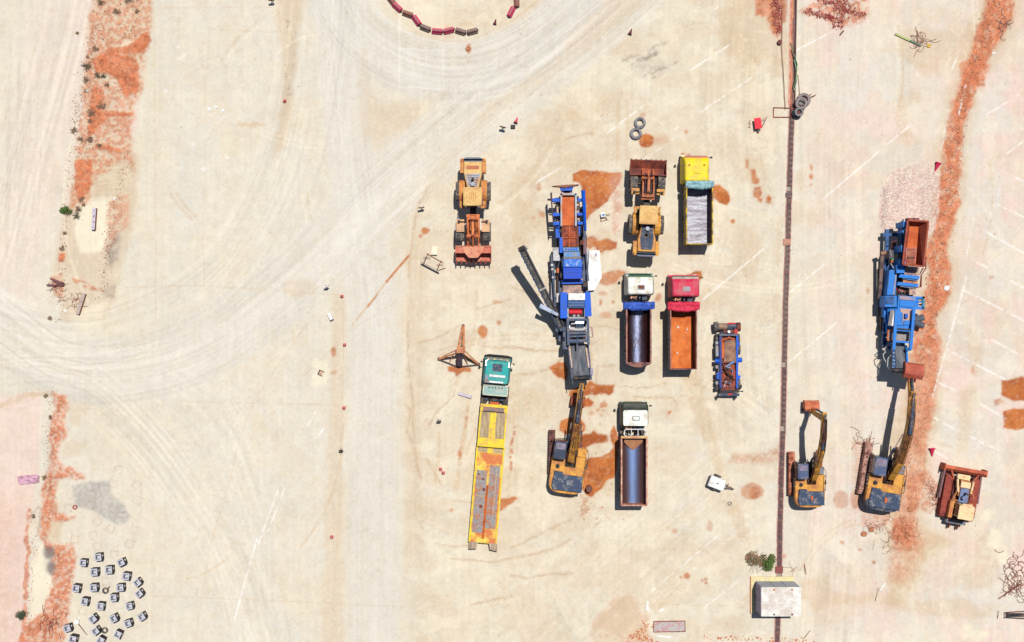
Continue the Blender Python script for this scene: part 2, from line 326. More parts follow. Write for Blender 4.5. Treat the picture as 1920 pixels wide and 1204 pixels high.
# --- bottom left: salmon slab and red verge
poly('pink', [(-180,750),(0,745),(30,740),(78,735),(72,900),(55,960),(45,1220),(-180,1220)], 6, 0.75, 1)
poly('red', [(-180,940),(45,930),(45,1220),(-180,1220)], 60, 0.20, 2, 0.3)
poly('red', [(100,735),(128,745),(130,765),(122,790),(125,820),(114,830),(108,865),(152,886),(155,895),(122,898),(108,905),(104,958),(145,968),(120,975),(98,975),(88,1015),(138,1020),(143,1050),(135,1120),(128,1180),(112,1220),(25,1220),(50,1165),(82,1150),(100,1090),(92,1040),(75,1012),(78,960),(84,905),(95,860),(96,790),(104,770)], 5, 0.85, 2, 0.55)
poly('tan', [(88,975),(118,975),(115,1015),(88,1012)], 4, 0.7, 2)
poly('pale', [(65,1030),(82,1015),(85,1060),(102,1080),(85,1150),(55,1180),(58,1080)], 5, 0.9, 2); poly('grey', [(55,1060),(80,1050),(82,1150),(54,1178)], 4, 0.9, 1)
for c in ((91,1036,11,13),(95,1064,8,13)): ell('dark', *c, 5, 0.75, 1)
line('red', [(55,960),(52,1040),(50,1100),(45,1150),(40,1210)], 6, 0.7, 2, 2, 0.35); line('tan', [(50,740),(80,738),(100,742)], 4, 0.6, 2, 2, 0.3)
line('tan', [(0,760),(40,745),(90,735)], 6, 0.5, 4, 2); line('dark', [(60,965),(75,945),(72,1000)], 3, 0.3, 2, 2, 0.4)
poly('tan', [(110,740),(165,760),(150,800),(130,800)], 8, 0.35, 2); poly('tan', [(120,830),(160,830),(155,850),(115,860)], 6, 0.4, 2)
poly('dark', [(135,910),(165,902),(205,903),(208,925),(230,945),(244,970),(238,978),(218,984),(195,972),(165,955),(142,950)], 4, 0.38, 1, 0.4)
poly('grey', [(135,910),(165,902),(205,903),(208,925),(230,945),(244,970),(238,978),(218,984),(195,972),(165,955),(142,950)], 4, 0.9, 1)
for x, y, a in ((212,906,5),(180,916,-12),(256,909,30),(170,947,25),(228,955,-8),(258,938,25),(183,977,35),(207,992,30),(253,994,3),(175,1004,-15),(183,1024,-12),(243,1020,20),(214,1040,5),(222,881,8),(128,953,3),(199,1090,3),(155,1146,4),(187,1105,2),(140,1012,10)):
    c = [(x+9.5*math.cos(R(a+45+90*k)), y+9.5*math.sin(R(a+45+90*k))) for k in range(5)]
    line('deep', c, 0.8, 0.35, 1.2, 0, 0.38)
# --- red ribbon on the right
RB = smooth([(1868,-150,0),(1878,0,0),(1850,70,0),(1825,130,0),(1803,190,0),(1788,260,0),(1780,340,0),(1768,420,0),(1755,470,0),(1765,520,0),(1745,580,0),(1735,650,0),(1728,720,0),(1722,790,0),(1712,850,0),(1700,930,0),(1695,1010,0)], 6)
sl, d, sg, sp, acc = dist([q[:2] for q in RB], 60, 2)
wd = 15 + 13*vn(sp/55, sp*0, 201); v = sstep(wd+6, wd-6, d)*sstep(-170, 0, sp); put('red', sl, v*np.clip(-0.05+1.9*fbm(X[sl]/7, Y[sl]/10, 205, 5), 0.15, 0.92)*(1-.40*sstep(620, 760, Y[sl]))); put('tan', sl, 0.6*sstep(wd+24, wd, d))
Z[sl] += 0.10*v*(0.4+fbm(X[sl]/8, Y[sl]/8, 207, 3))
poly('red', [(1800,120),(1825,110),(1855,120),(1845,160),(1800,165)], 4, 0.8, 2, 0.4); poly('tan', [(1660,790),(1720,740),(1755,740),(1735,860),(1700,980),(1640,960)], 14, 0.7, 2)
poly('red', [(1700,900),(1735,880),(1760,905),(1765,930),(1745,960),(1720,960),(1700,950)], 5, 0.6, 2, 0.7); poly('red', [(1675,975),(1712,970),(1708,1018),(1676,1018)], 5, 0.75, 2, 0.4)
poly('red', [(1600,830),(1628,825),(1625,960),(1605,960)], 7, 0.4, 2, 0.6); poly('red', [(1615,960),(1670,962),(1665,985),(1640,1000),(1615,985)], 5, 0.45, 2, 0.5)
poly('red', [(1730,850),(1700,840),(1740,700),(1765,650),(1760,720)], 9, 0.5, 2, 0.4)
# --- gravel oval behind the right crusher
OV = [(1690,312),(1740,305),(1762,330),(1760,400),(1748,440),(1710,445),(1690,470),(1660,440),(1647,405),(1652,355),(1668,325)]
poly('grav', OV, 3, 1.0, 1); poly('pink', OV, 5, 0.7, 1); poly('red', OV, 4, 0.10, 1)
poly('grav', [(1140,330),(1166,325),(1165,445),(1150,440),(1148,380)], 7, 0.4, 2); poly('red', [(1148,335),(1164,330),(1163,430),(1152,435)], 5, 0.55, 2, 0.6)
# --- reddish rubble areas at the top
poly('red', [(1415,-20),(1475,-20),(1472,35),(1458,72),(1448,60),(1440,30),(1420,30)], 4, 0.85, 2, 0.25); poly('deep', [(1445,-20),(1475,-20),(1472,30),(1458,65),(1446,40)], 5, 0.45, 2)
poly('red', [(1535,-20),(1628,-20),(1625,35),(1600,50),(1570,52),(1540,30),(1510,30),(1500,20)], 7, 0.75, 2, 0.85); poly('deep', [(1560,-20),(1615,-20),(1600,40),(1570,42)], 7, 0.4, 2, 0.6)
line('red', [(1484,0),(1481,195)], 5, 0.9, 2); line('dark', [(1466,10),(1465,90),(1472,205)], 1.2, 0.8, 1); 
poly('tan', [(1465,60),(1480,60),(1478,200),(1470,200)], 2, 0.3, 0)
# --- wet orange stains round the machines
ST = [([(1073,327),(1088,320),(1118,321),(1165,325),(1162,342),(1150,362),(1142,375),(1128,386),(1116,398),(1099,414),(1094,400),(1092,362),(1085,343),(1074,340)],1),
 ([(1335,348),(1350,347),(1366,358),(1370,374),(1363,385),(1349,379),(1338,372),(1334,362)],1),
 ([(1112,452),(1140,447),(1157,453),(1156,464),(1138,469),(1128,474),(1118,468)],.9),([(1098,446),(1110,442),(1122,446),(1116,460),(1104,466),(1097,460)],.75),
 ([(1128,515),(1145,508),(1165,508),(1180,512),(1162,521),(1155,532),(1140,534),(1125,530)],.7),([(1252,530),(1258,519),(1285,517),(1302,511),(1315,509),(1318,520),(1312,528),(1300,530)],1.2),
 ([(1031,688),(1046,680),(1062,680),(1066,700),(1064,713),(1048,708),(1038,700)],1),([(1106,712),(1116,720),(1152,723),(1150,735),(1143,741),(1130,739),(1100,742),(1078,748),(1066,742),(1068,733),(1085,726),(1100,722)],1.15),
 ([(1092,750),(1105,746),(1114,754),(1108,762),(1092,764)],1),([(1048,800),(1053,788),(1070,783),(1088,787),(1098,797),(1096,810),(1085,816),(1060,815),(1050,808)],1),
 ([(1088,817),(1105,815),(1112,808),(1120,815),(1137,816),(1140,827),(1125,830),(1112,833),(1094,841),(1086,836)],1.5),
 ([(1150,796),(1160,820),(1158,880),(1150,896),(1136,902),(1128,916),(1110,934),(1100,930),(1088,912),(1092,866),(1105,858),(1128,854),(1142,850),(1150,838),(1142,818)],1.0),
 ([(1126,756),(1134,752),(1141,756),(1138,763),(1126,763)],.7),([(1117,768),(1124,764),(1126,769),(1120,772)],.6),([(838,688),(858,685),(882,690),(883,697),(868,697),(856,707),(851,698),(840,697)],.95),([(935,936),(965,932),(968,936),(945,952),(937,958)],.9),
 ([(1878,715),(1900,710),(1915,706),(1940,706),(1940,748),(1900,752),(1878,742)],1.2),([(1880,772),(1905,766),(1940,766),(1940,800),(1905,806),(1880,802)],1.0),
 ([(1862,752),(1876,748),(1880,756),(1866,762)],.6),([(1395,300),(1403,301),(1405,318),(1398,315)],.5),([(1407,318),(1415,317),(1419,335),(1420,345),(1411,343)],.8),([(1413,352),(1427,350),(1430,362),(1424,372),(1414,368)],.8),([(1422,370),(1430,372),(1428,380),(1420,378)],.8),([(1436,372),(1447,370),(1445,381),(1436,380)],.7)]
for p, a in ST:
    poly('wet', p, 9, 0.16, 1); s_, v_ = poly('wet', p, 2.0, min(a, 1)*0.95, 1)
    if a > 1: poly('deep', p, 4, (a-1)*1.1, 1)
for x, y, rx, ry, a in ((1212,264,14,14,.95),(1204,216,6,5,.4),(905,623,10,12,.85),(935,606,5,4,.7),(626,660,5,9,.7),(626,699,6,5,.35),(797,434,8,7,.9),(788,443,4,4,.7),(1130,550,9,5,.4),(1125,567,3,5,.8),(1151,566,3,3,.7),(1135,590,12,7,.45),(1237,556,6,8,.5),(1232,563,4,4,.5),
    (1410,922,22,16,.55),(1415,925,10,12,.5),(1577,937,15,18,.45),(1603,935,9,20,.45),(1265,996,6,5,.4),(1330,986,5,10,.4),(1288,1080,6,6,.8),(1324,1085,3,3,.8),(1317,1088,2,2,.9),(1325,1093,2,2,.9),(1277,1081,2,2,.8),(1471,1044,5,4,.5),(1578,1018,4,3,.6),(1613,1031,3,3,.6),(1637,1053,3,3,.9),(1256,773,3,3,.9),(1375,416,4,4,.9),(1288,247,3,3,.7),(1443,372,4,5,.9),(1421,339,4,5,.8),
    (1522,315,3,6,.7),(1522,331,4,5,.8),(1521,346,2,2,.8),(1010,350,4,7,.5),(1016,403,6,6,.5),(1000,410,5,4,.3),(1282,290,4,3,.8),(1287,296,3,3,.8),(1291,290,3,3,.7),(1180,325,4,4,.4),(878,92,4,9,.8),(846,957,4,3,.5),(930,565,6,4,.5),(938,566,3,2,.5),(1065,470,10,8,.3),(1275,468,3,3,.7),(862,850,4,7,.6),(1240,345,4,3,.3),(1110,775,4,3,.5),(1128,779,3,3,.5),(1825,695,3,9,.5),(1860,520,4,3,.5),(1864,440,2,2,.6),(1628,545,3,6,.4),(1712,28,4,6,.0)):
    if a: ell('wet', x, y, rx, ry, 2.5, a, 1)
for x, y, r in ((1128,880,7),(1120,905,8),(1110,893,9),(1130,893,5),(1350,365,6),(1130,730,8),(1085,735,9)): ell('deep', x, y, r, r*0.8, 4, 0.45)
poly('wet', [(1365,870),(1375,850),(1400,855),(1440,845),(1462,830),(1462,865),(1420,868),(1390,868)], 7, 0.45, 2, 0.5); ell('wet', 1280, 325, 10, 4, 4, .2)
poly('wet', [(1170,300),(1190,298),(1165,440),(1150,420)], 9, 0.0, 2); poly('wet', [(1090,930),(1105,925),(1100,960),(1085,970)], 4, 0.5, 2, 0.9)
poly('wet', [(1215,258),(1255,254),(1256,270),(1218,275)], 8, 0.3, 2); poly('wet', [(1040,345),(1036,330),(1075,322)], 6, 0.0)
for k in range(70):
    x = random.uniform(1085, 1170); y = random.uniform(760, 990); ell('wet', x, y, random.uniform(1, 2.5), random.uniform(1, 2.5), 1.5, random.uniform(.2, .6))
for k in range(60):
    x = random.choice([random.gauss(1020, 30), random.gauss(1300, 120), random.gauss(1640, 60)]); y = random.uniform(60, 1150); ell('wet', x, y, random.uniform(.6, 1.8), random.uniform(.6, 1.8), 1.2, random.uniform(.3, .7))
# grey skid marks
for l in (((1165,118),(1215,95),(1250,80)),((1200,112),(1235,96)),((1210,140),(1240,128),(1265,115)),((1220,148),(1232,140)),((1190,122),(1215,108),(1230,100))): line('dark', l, 3, 0.34, 4, 2, 0.46)
ell('dark', 1215, 125, 38, 14, 14, 0.22, 2, 0.8)
for k in range(16): ell('dark', 540+random.gauss(0, 4), random.uniform(35, 190), 1.5, 1.5, 1.5, 0.5)
for l in (((960,40),(1010,0)),): line('tan', l, 2, 0.5, 1.5)
# rust-coloured wheel ruts beside the low loader, drag marks
line('tan', [(948,770),(940,860),(935,935)], 5, 0.55, 3, 1); line('tan', [(965,750),(958,830),(950,935)], 4, 0.45, 2, 1); line('wet', [(964,800),(960,840),(957,880)], 4, 0.7, 2, 1, 0.42)
line('tan', [(880,750),(868,830),(855,915)], 8, 0.55, 1.5, 0); line('wet', [(878,752),(874,800),(862,860)], 3, 0.4, 2, 1, 0.5); line('tan', [(824,813),(822,860),(815,905)], 5, 0.5, 2, 1)
line('tan', [(1065-92,760),(966,900)], 2, 0.4, 1.5); line('wet', [(766,480),(725,528)], 3.2, 0.85, 1.5, 0); line('tan', [(725,528),(660,610)], 2.5, 0.8, 1.5, 0, 0.25); line('wet', [(708,552),(690,575)], 2.5, 0.6, 1.5, 0, 0.35)
# --- hairline cracks and slab joints
for l in ([(1000,655),(975,652),(960,655)],[(825,905),(800,860)],[(785,645),(835,625),(865,608)],[(905,650),(935,654),(965,650),(985,655),(1045,658)],[(960,704),(1000,700),(1040,690),(1055,672)],[(960,1046),(1010,1038),(1045,1026),(1070,1012)],
          [(960,1026),(990,1012),(1040,988),(1070,975)],[(960,1080),(990,1083),(1035,1074),(1075,1076)],[(845,1048),(890,1050),(925,1052),(958,1046)],[(815,1020),(855,1025),(880,1022)],[(882,1132),(915,1128),(960,1120)],[(1168,725),(1195,728),(1225,726),(1250,718)],
          [(1208,747),(1240,744),(1262,746),(1270,757)],[(762,760),(770,770),(765,810),(778,850)],[(765,602),(766,690),(775,760),(778,850),(790,900)],[(855,735),(840,755),(815,775),(805,800)],[(960,540),(1000,552),(1040,548)],[(892,580),(925,570),(955,560)],
          [(1115,610),(1140,612),(1170,618)],[(1150,686),(1120,686),(1118,740)],[(1190,745),(1230,744)],[(800,350),(780,400),(772,460),(765,520)],[(850,940),(900,942)],[(1110,700),(1108,640)],[(1060,260),(1100,250),(1115,252)]):
    line('tan', l, 5, 0.35, 3, 1); line('deep', l, 0.9, 0.34, 1.2, 1, 0.36)
for l in ([(480,745),(450,820),(430,905),(395,1020),(365,1204)],[(645,560),(640,900),(620,1204)],[(380,400),(382,535)],[(230,538),(380,536),(640,553)],[(480,1125),(760,1138)],[(340,753),(640,760)],[(1185,150),(1186,300)],[(1130,290),(1168,292)],[(390,55),(520,60)],[(300,15),(510,14)],[(290,40),(292,600)],[(392,60),(390,130)],[(575,608),(480,745)],
          [(745,565),(655,620),(575,700)],[(870,380),(775,470)],[(760,390),(650,510)],[(1160,1130),(1400,1138)],[(1370,1060),(1372,1204)],[(280,1117),(480,1125)],[(1240,1130),(1234,1204)]):
    line('tan', l, 1.0, 0.45, 1.4, 0, 0.36)
line('tan', [(1160,190),(1158,300)], 5, 0.5, 2); line('tan', [(1176,190),(1175,300)], 4, 0.4, 2)
line('tan', [(1205,602),(1190,690)], 3, 0.0)
# --- worn painted lines
for l, w in ((((1492,95),(1565,57)),2),(((1543,373),(1705,236)),2),(((1603,445),(1632,421)),1.8),(((1483,547),(1545,496)),2),(((1482,677),(1570,604)),2),(((1440,712),(1453,701)),1.6),
    (((1850,215),(1910,178)),2),(((1888,288),(1925,260)),2),(((1905,333),(1930,346)),2),(((1875,355),(1850,420)),1.4),(((1866,381),(1925,410)),2),(((1848,434),(1925,478)),2.4),(((1832,492),(1852,502)),2.4),(((1895,526),(1925,543)),2),
    (((1809,545),(1925,604)),2.6),(((1826,408),(1812,480)),1.5),(((1812,520),(1790,600),(1758,712),(1748,745)),2.6),(((1775,655),(1885,712)),2.6),(((1860,637),(1912,666)),2.2),(((1760,718),(1793,733)),2.4),(((1838,757),(1885,785)),2.2),(((1752,784),(1795,807)),2.2),(((1815,817),(1875,845)),2.2),(((1738,838),(1777,860)),2.2),
    (((1790,603),(1806,606)),2),(((1294,132),(1370,83)),2),(((1325,28),(1355,7)),1.8),(((1265,243),(1422,137)),1.8),(((1138,250),(1215,192)),1.8),(((1318,562),(1440,460)),2),(((1205,300),(1262,262)),1.4),(((1220,1110),(1345,1005)),1.6),(((1320,1140),(1390,1085)),1.2),(((573,805),(592,772)),2),(((595,822),(607,802)),2),(((484,1020),(521,920)),2),(((440,1160),(482,1010)),2),(((497,1010),(540,900)),1.3),(((1000,345),(1068,305)),1.6),(((1797,215),(1810,160)),2),(((1765,280),(1775,225)),1.6),(((1785,130),(1800,95)),1.8),(((1213,1128),(1216,1145)),4),(((1236,1148),(1246,1140)),3.5),(((1232,1192),(1262,1196)),2.5)):
    line('paint', l, w, 0.85, 1.2, 0, 0.42 if w > 1.9 else 0.50)
for k in range(18): ell('paint', random.uniform(1760, 1915), random.uniform(180, 900), random.uniform(2, 6), random.uniform(1.5, 4), 3, 0.25, 2, 0.7)
for k in range(26): ell('pale', random.uniform(1680, 1915), random.uniform(640, 1200), random.uniform(8, 26), random.uniform(6, 16), 7, 0.45, 2, 0.7)
for k in range(16): ell('pink', random.uniform(1780, 1925), random.uniform(80, 1180), random.uniform(15, 40), random.uniform(12, 32), 10, 0.6, 2, 0.5)
for x, y, rx, ry in ((1865,1010,14,22),(1880,1045,10,14),(1850,965,10,12),(1830,1190,24,10),(1815,1175,10,8)): ell('pale', x, y, rx, ry, 5, 0.9, 2, 0.2)
for k in range(30): ell('grey', random.uniform(1180, 1470), random.uniform(600, 1000), random.uniform(8, 24), random.uniform(6, 14), 8, 0.4, 2, 0.5)
poly('pale', [(975,850),(1050,850),(1045,960),(1010,1005),(985,1000),(965,920)], 6, 0.5, 2, 0.6)
# --- roundabout apron
sl, d, sg, sp, acc = dist([(850,-55),(851,-55)], 150, 0)
put('warm', sl, 0.8*sstep(128, 120, d)); put('tan', sl, 0.35*sstep(4, 0, abs(d-133)))
ell('tan', 872, 46, 12, 4, 4, 0.6); 
# --- drain trench
DR = [(1489.5,-170),(1488,0),(1485,200),(1480,345),(1477,455),(1473,560),(1470.5,680),(1468,800),(1465,880),(1462,1000),(1461,1078),(1457,1204),(1453,1374)]
sl, d, sg, sp, acc = dist(DR, 12, 0); tr = sstep(5.2, 3.6, d); Z[sl] -= 0.30*tr; put('dark', sl, 0.55*tr*(Y[sl] > 200)); put('red', sl, 0.7*tr*(Y[sl] < 200)); put('dark', sl, 0.8*tr*(Y[sl] < 200)*((d*sg > .5)))
# speckle in red earth and gravel
spk = sstep(0.62, 0.80, fbm(X/2.6, Y/2.6, 301, 2)); put('dark', np.s_[:, :], 0.38*spk*sstep(0.3, 0.8, CH['red'])*(SP > 0.35))
put('deep', np.s_[:, :], 0.35*sstep(0.5, 0.62, fbm(X/12, Y/12, 305, 3))*CH['red'])
put('pale', np.s_[:, :], 0.30*sstep(0.55, 0.7, fbm(X/6, Y/6, 309, 3))*CH['red'])
tone += CH['grav']*0.22*(SP-0.5) + CH['red']*0.30*(SPs-0.5) + 0.05*(SP-0.5)
Z += (0.05+0.13*(X < 320))*CH['red']*fbm(X/6, Y/6, 315, 4) + 0.10*(X < 320)*CH['tan']*fbm(X/9, Y/9, 316, 4)*sstep(80, 130, X)*sstep(300, 260, X)*sstep(640, 600, Y) + 0.012*CH['grav']*SP + 0.01*(fbm(X/25, Y/25, 317, 3)-0.5)
wetn = fbm(X/4, Y/4, 601, 4); CH['wet'] *= np.clip(1.0-0.32*sstep(0.60, 0.80, wetn), 0, 1); put('deep', np.s_[:, :], 0.42*CH['wet']*sstep(0.5, 0.68, fbm(X/13, Y/13, 611, 4)))
put('tan', np.s_[:, :], 0.30*sstep(0.66, 0.74, fbm(X/5, Y/5, 621, 3))); put('pale', np.s_[:, :], 0.30*sstep(0.66, 0.74, fbm(X/5, Y/5, 631, 3)))
put('dark', np.s_[:, :], 0.28*(SP > 0.9985))
for k in CH: CH[k] = np.clip(CH[k], 0, 1)
tone = np.clip(0.5+tone, 0, 1)
edgef = sstep(0, 60, X+170)*sstep(0, 60, 2090-X)*sstep(0, 60, Y+170)*sstep(0, 60, 1374-Y); Z *= edgef
for k in CH: CH[k] *= edgef
tone = 0.5+(tone-0.5)*edgef
ny, nx = X.shape
def soil_z(px, py):
    return float(Z[min(ny-1, max(0, int(round((py+170)/STEP)))), min(nx-1, max(0, int(round((px+170)/STEP))))])
co = np.stack([(X-960)/S, (602-Y)/S, Z], -1).reshape(-1, 3).astype(np.float32)
idx = np.arange(nx*ny).reshape(ny, nx)
fc = np.stack([idx[1:, :-1], idx[1:, 1:], idx[:-1, 1:], idx[:-1, :-1]], -1).reshape(-1, 4)
# outer ground to the horizon: eight plain quads round the fine sheet
b0 = nx*ny
ax0, ax1, ay0, ay1 = co[:, 0].min(), co[:, 0].max(), co[:, 1].min(), co[:, 1].max()
xs = [-1500, ax0, ax1, 1500]; ys = [-1500, ay0, ay1, 1500]
far = np.array([(x, y, 0) for y in ys for x in xs], np.float32); co = np.vstack([co, far])
ngons = [[b0+j*4+i, b0+j*4+i+1, b0+(j+1)*4+i+1, b0+(j+1)*4+i] for j in range(3) for i in range(3) if not (i == 1 and j == 1)]
me = bpy.data.meshes.new('ground'); me.vertices.add(len(co)); me.vertices.foreach_set('co', co.ravel())
loops = np.concatenate([fc.ravel()] + [np.array(n) for n in ngons]).astype(np.int32)
tot = np.concatenate([np.full(len(fc), 4), [len(n) for n in ngons]]).astype(np.int32); st = np.concatenate([[0], np.cumsum(tot)[:-1]]).astype(np.int32)
me.loops.add(len(loops)); me.loops.foreach_set('vertex_index', loops)
me.polygons.add(len(tot)); me.polygons.foreach_set('loop_start', st)
try: me.polygons.foreach_set('loop_total', tot)
except Exception: pass
me.update(calc_edges=True); me.polygons.foreach_set('use_smooth', np.ones(len(tot), bool))
def attr(name, a, b, c, d):
    at = me.attributes.new(name, 'FLOAT_COLOR', 'POINT'); v = np.zeros((len(co), 4), np.float32); v[:b0, 0] = a.ravel(); v[:b0, 1] = b.ravel(); v[:b0, 2] = c.ravel(); v[:b0, 3] = d.ravel()
    if name == 'tones': v[b0:, 0] = .5
    at.data.foreach_set('color', v.ravel())
attr('soil', CH['red'], CH['wet'], CH['tan'], CH['pale']); attr('marks', CH['grey'], CH['dark'], CH['paint'], CH['pink']); attr('tones', tone, CH['deep'], CH['warm'], CH['grav'])
gm = bpy.data.materials.new('dusty_ground'); gm.use_nodes = True; N = gm.node_tree.nodes; L = gm.node_tree.links; P = N['Principled BSDF']
P.inputs['Roughness'].default_value = 0.95; P.inputs['Specular IOR Level'].default_value = 0.15
def att(n):
    a = N.new('ShaderNodeAttribute'); a.attribute_name = n; s = N.new('ShaderNodeSeparateColor'); L.new(a.outputs['Color'], s.inputs[0]); return s.outputs[0], s.outputs[1], s.outputs[2], a.outputs['Alpha']
red, wet, tan, pale = att('soil'); grey, dark, paint, pink = att('marks'); ton, deep, warm, grav = att('tones')
tc = N.new('ShaderNodeTexCoord')
def noise(sc, det=5, rough=0.6):
    n = N.new('ShaderNodeTexNoise'); n.inputs['Scale'].default_value = sc; n.inputs['Detail'].default_value = det; n.inputs['Roughness'].default_value = rough; L.new(tc.outputs['Object'], n.inputs[0]); return n.outputs[0]
def mixc(fac, a, b, k=1.0):
    m = N.new('ShaderNodeMix'); m.data_type = 'RGBA'
    if k != 1.0:
        q = N.new('ShaderNodeMath'); q.operation = 'MULTIPLY'; L.new(fac, q.inputs[0]); q.inputs[1].default_value = k; fac = q.outputs[0]
    L.new(fac, m.inputs[0])
    for i, c in ((6, a), (7, b)):
        if isinstance(c, tuple): m.inputs[i].default_value = c
        else: L.new(c, m.inputs[i])
    return m.outputs[2]
def mr(x, a, b, c, d):
    m = N.new('ShaderNodeMapRange'); L.new(x, m.inputs[0]); m.inputs[1].default_value = a; m.inputs[2].default_value = b; m.inputs[3].default_value = c; m.inputs[4].default_value = d; return m.outputs[0]
c = mixc(warm, D(230, 222, 205), D(233, 220, 196))
c = mixc(mr(noise(0.25, 6), 0.42, 0.62, 0, 1), c, D(230, 216, 190), 0.45)
c = mixc(mr(noise(0.9, 6, 0.7), 0.45, 0.66, 0, 1), c, D(217, 210, 194), 0.35)
c = mixc(pink, c, D(238, 212, 200)); c = mixc(grey, c, D(226, 220, 208)); c = mixc(tan, c, D(216, 190, 156)); c = mixc(pale, c, D(244, 234, 208))
rc = mixc(mr(noise(2.2, 8, 0.75), 0.38, 0.62, 0, 1), D(230, 140, 96), D(206, 112, 72)); rc = mixc(mr(noise(7, 4), 0.52, 0.66, 0, 1), rc, D(232, 178, 140), 0.6)
c = mixc(red, c, rc)
wc = mixc(mr(noise(0.5, 7, 0.7), 0.4, 0.62, 0, 1), D(208, 114, 26), D(182, 84, 10)); wc = mixc(mr(noise(1.6, 6, 0.7), 0.5, 0.7, 0, 1), wc, D(216, 134, 56), 0.45); c = mixc(wet, c, wc, 0.95)
c = mixc(dark, c, D(110, 98, 100)); c = mixc(deep, c, D(134, 62, 28), 0.75)
gr = N.new('ShaderNodeTexVoronoi'); gr.inputs['Scale'].default_value = 7.0; L.new(tc.outputs['Object'], gr.inputs[0])
hsv = N.new('ShaderNodeSeparateColor'); L.new(gr.outputs['Color'], hsv.inputs[0])
gc = mixc(mr(hsv.outputs[0], 0.15, 0.85, 0, 1), D(216, 180, 166), D(240, 226, 212)); c = mixc(grav, c, gc, 0.7)
c = mixc(paint, c, D(252, 248, 240), 0.9)
hs = N.new('ShaderNodeHueSaturation'); L.new(c, hs.inputs['Color'])
mu = N.new('ShaderNodeMath'); mu.operation = 'MULTIPLY'; L.new(mr(ton, 0, 1, 0.55, 1.45), mu.inputs[0]); L.new(mr(noise(11, 6, 0.85), 0.3, 0.7, 0.90, 1.09), mu.inputs[1])
L.new(mu.outputs[0], hs.inputs['Value']); L.new(hs.outputs[0], P.inputs['Base Color'])
bp = N.new('ShaderNodeBump'); bp.inputs['Strength'].default_value = 0.35; bp.inputs['Distance'].default_value = 0.03; L.new(noise(6, 6, 0.7), bp.inputs['Height']); L.new(bp.outputs[0], P.inputs['Normal'])
me.materials.append(gm)
ground = bpy.data.objects.new('ground', me); scn.collection.objects.link(ground); tag(ground, 'dusty cream concrete yard with red earth and rust stains', kind='structure')

# ============================================================ MATERIALS OF THE MACHINES
rubber = mat('tyre_rubber', D(96, 94, 96, .5), .85, dirt=D(168, 150, 132), amt=.35, scale=3)
blackm = mat('black_paint', D(38, 40, 48, .5), .5, dirt=D(110, 90, 78), amt=.3, scale=2)
navy = mat('dark_blue_grey_paint', D(52, 66, 92), .45, dirt=D(120, 116, 118), amt=.3, scale=2.2)
steelg = mat('grey_steel', D(120, 124, 134), .45, .5, dirt=D(130, 96, 76), amt=.3)
rust = mat('rusty_steel', D(176, 92, 68), .85, dirt=D(118, 58, 46), amt=.45, scale=1.8, var=.25)
rusto = mat('orange_rust_plate', D(224, 118, 66), .8, dirt=D(198, 96, 54), amt=.4, scale=.8, var=.1)
rustd = mat('dark_rusty_plate', D(112, 66, 62), .7, .2, dirt=D(156, 84, 64), amt=.35, scale=1.4, var=.2)
yel = mat('excavator_yellow_paint', D(232, 168, 70), .5, dirt=D(190, 122, 72), amt=.42, scale=1.6)
yelo = mat('dusty_orange_yellow_paint', D(226, 160, 84), .7, dirt=D(206, 126, 84), amt=.5, scale=1.4)
tanp = mat('dusty_tan_paint', D(238, 198, 128), .75, dirt=D(222, 170, 112), amt=.4, scale=1.2)
chrome = mat('bright_chrome_rod', D(225, 228, 235), .2, 1.0, amt=.1)
glass = mat('cab_glass', (.02, .025, .03, 1), .08, 0, dirt=(.10, .09, .08, 1), amt=.25, spec=.6)
hose = mat('hydraulic_hose', D(70, 52, 48, .6), .6, dirt=D(160, 100, 70), amt=.4)
redm = mat('red_paint', D(222, 40, 56), .5, dirt=D(150, 70, 60), amt=.25)
whitem = mat('white_paint', D(246, 244, 240, .62), .45, dirt=D(200, 190, 176), amt=.25, scale=1.4, var=.05)
lampr = mat('rear_lamp_red', D(200, 30, 40), .3, amt=.1)
wirem = mat('rusty_wire', D(150, 84, 64), .9, amt=.3)

def wheel(parent, u, v, r, w, name='wheel', rimm=None, dual=False):
    s = 1 if u > 0 else -1
    b = MB(); b.torus((u, v, r), r - w*.32, w*.5, 'x', 26, 8, 1.0); b.v = b.v
    # squared tyre: tread drum plus side walls
    b = MB(); n = 26
    for x0, x1, r0 in ((-w/2, w/2, r),): pass
    prof = [(-w/2, r*.58), (-w/2, r*.88), (-w*.42, r), (w*.42, r), (w/2, r*.88), (w/2, r*.58)]
    rings = []
    for i in range(n):
        a = 2*math.pi*i/n; k = 1.0 if i % 2 else 0.975
        rings.append([(u+x, v+rad*k*math.cos(a), r+rad*k*math.sin(a)) for x, rad in prof])
    vs = [p for q in rings for p in q]; m = len(prof); fs = [(i*m+k, ((i+1) % n)*m+k, ((i+1) % n)*m+k+1, i*m+k+1) for i in range(n) for k in range(m-1)]
    b.add(vs, fs)
    t = b.build(name, rubber, parent)
    q = MB().cyl((u-w*.40, v, r), (u+w*.40, v, r), r*.60, 16); q.cyl((u+s*w*.40, v, r), (u+s*w*.52, v, r), r*.24, 10); q.build('rim', rimm or steelg, t)
    return t
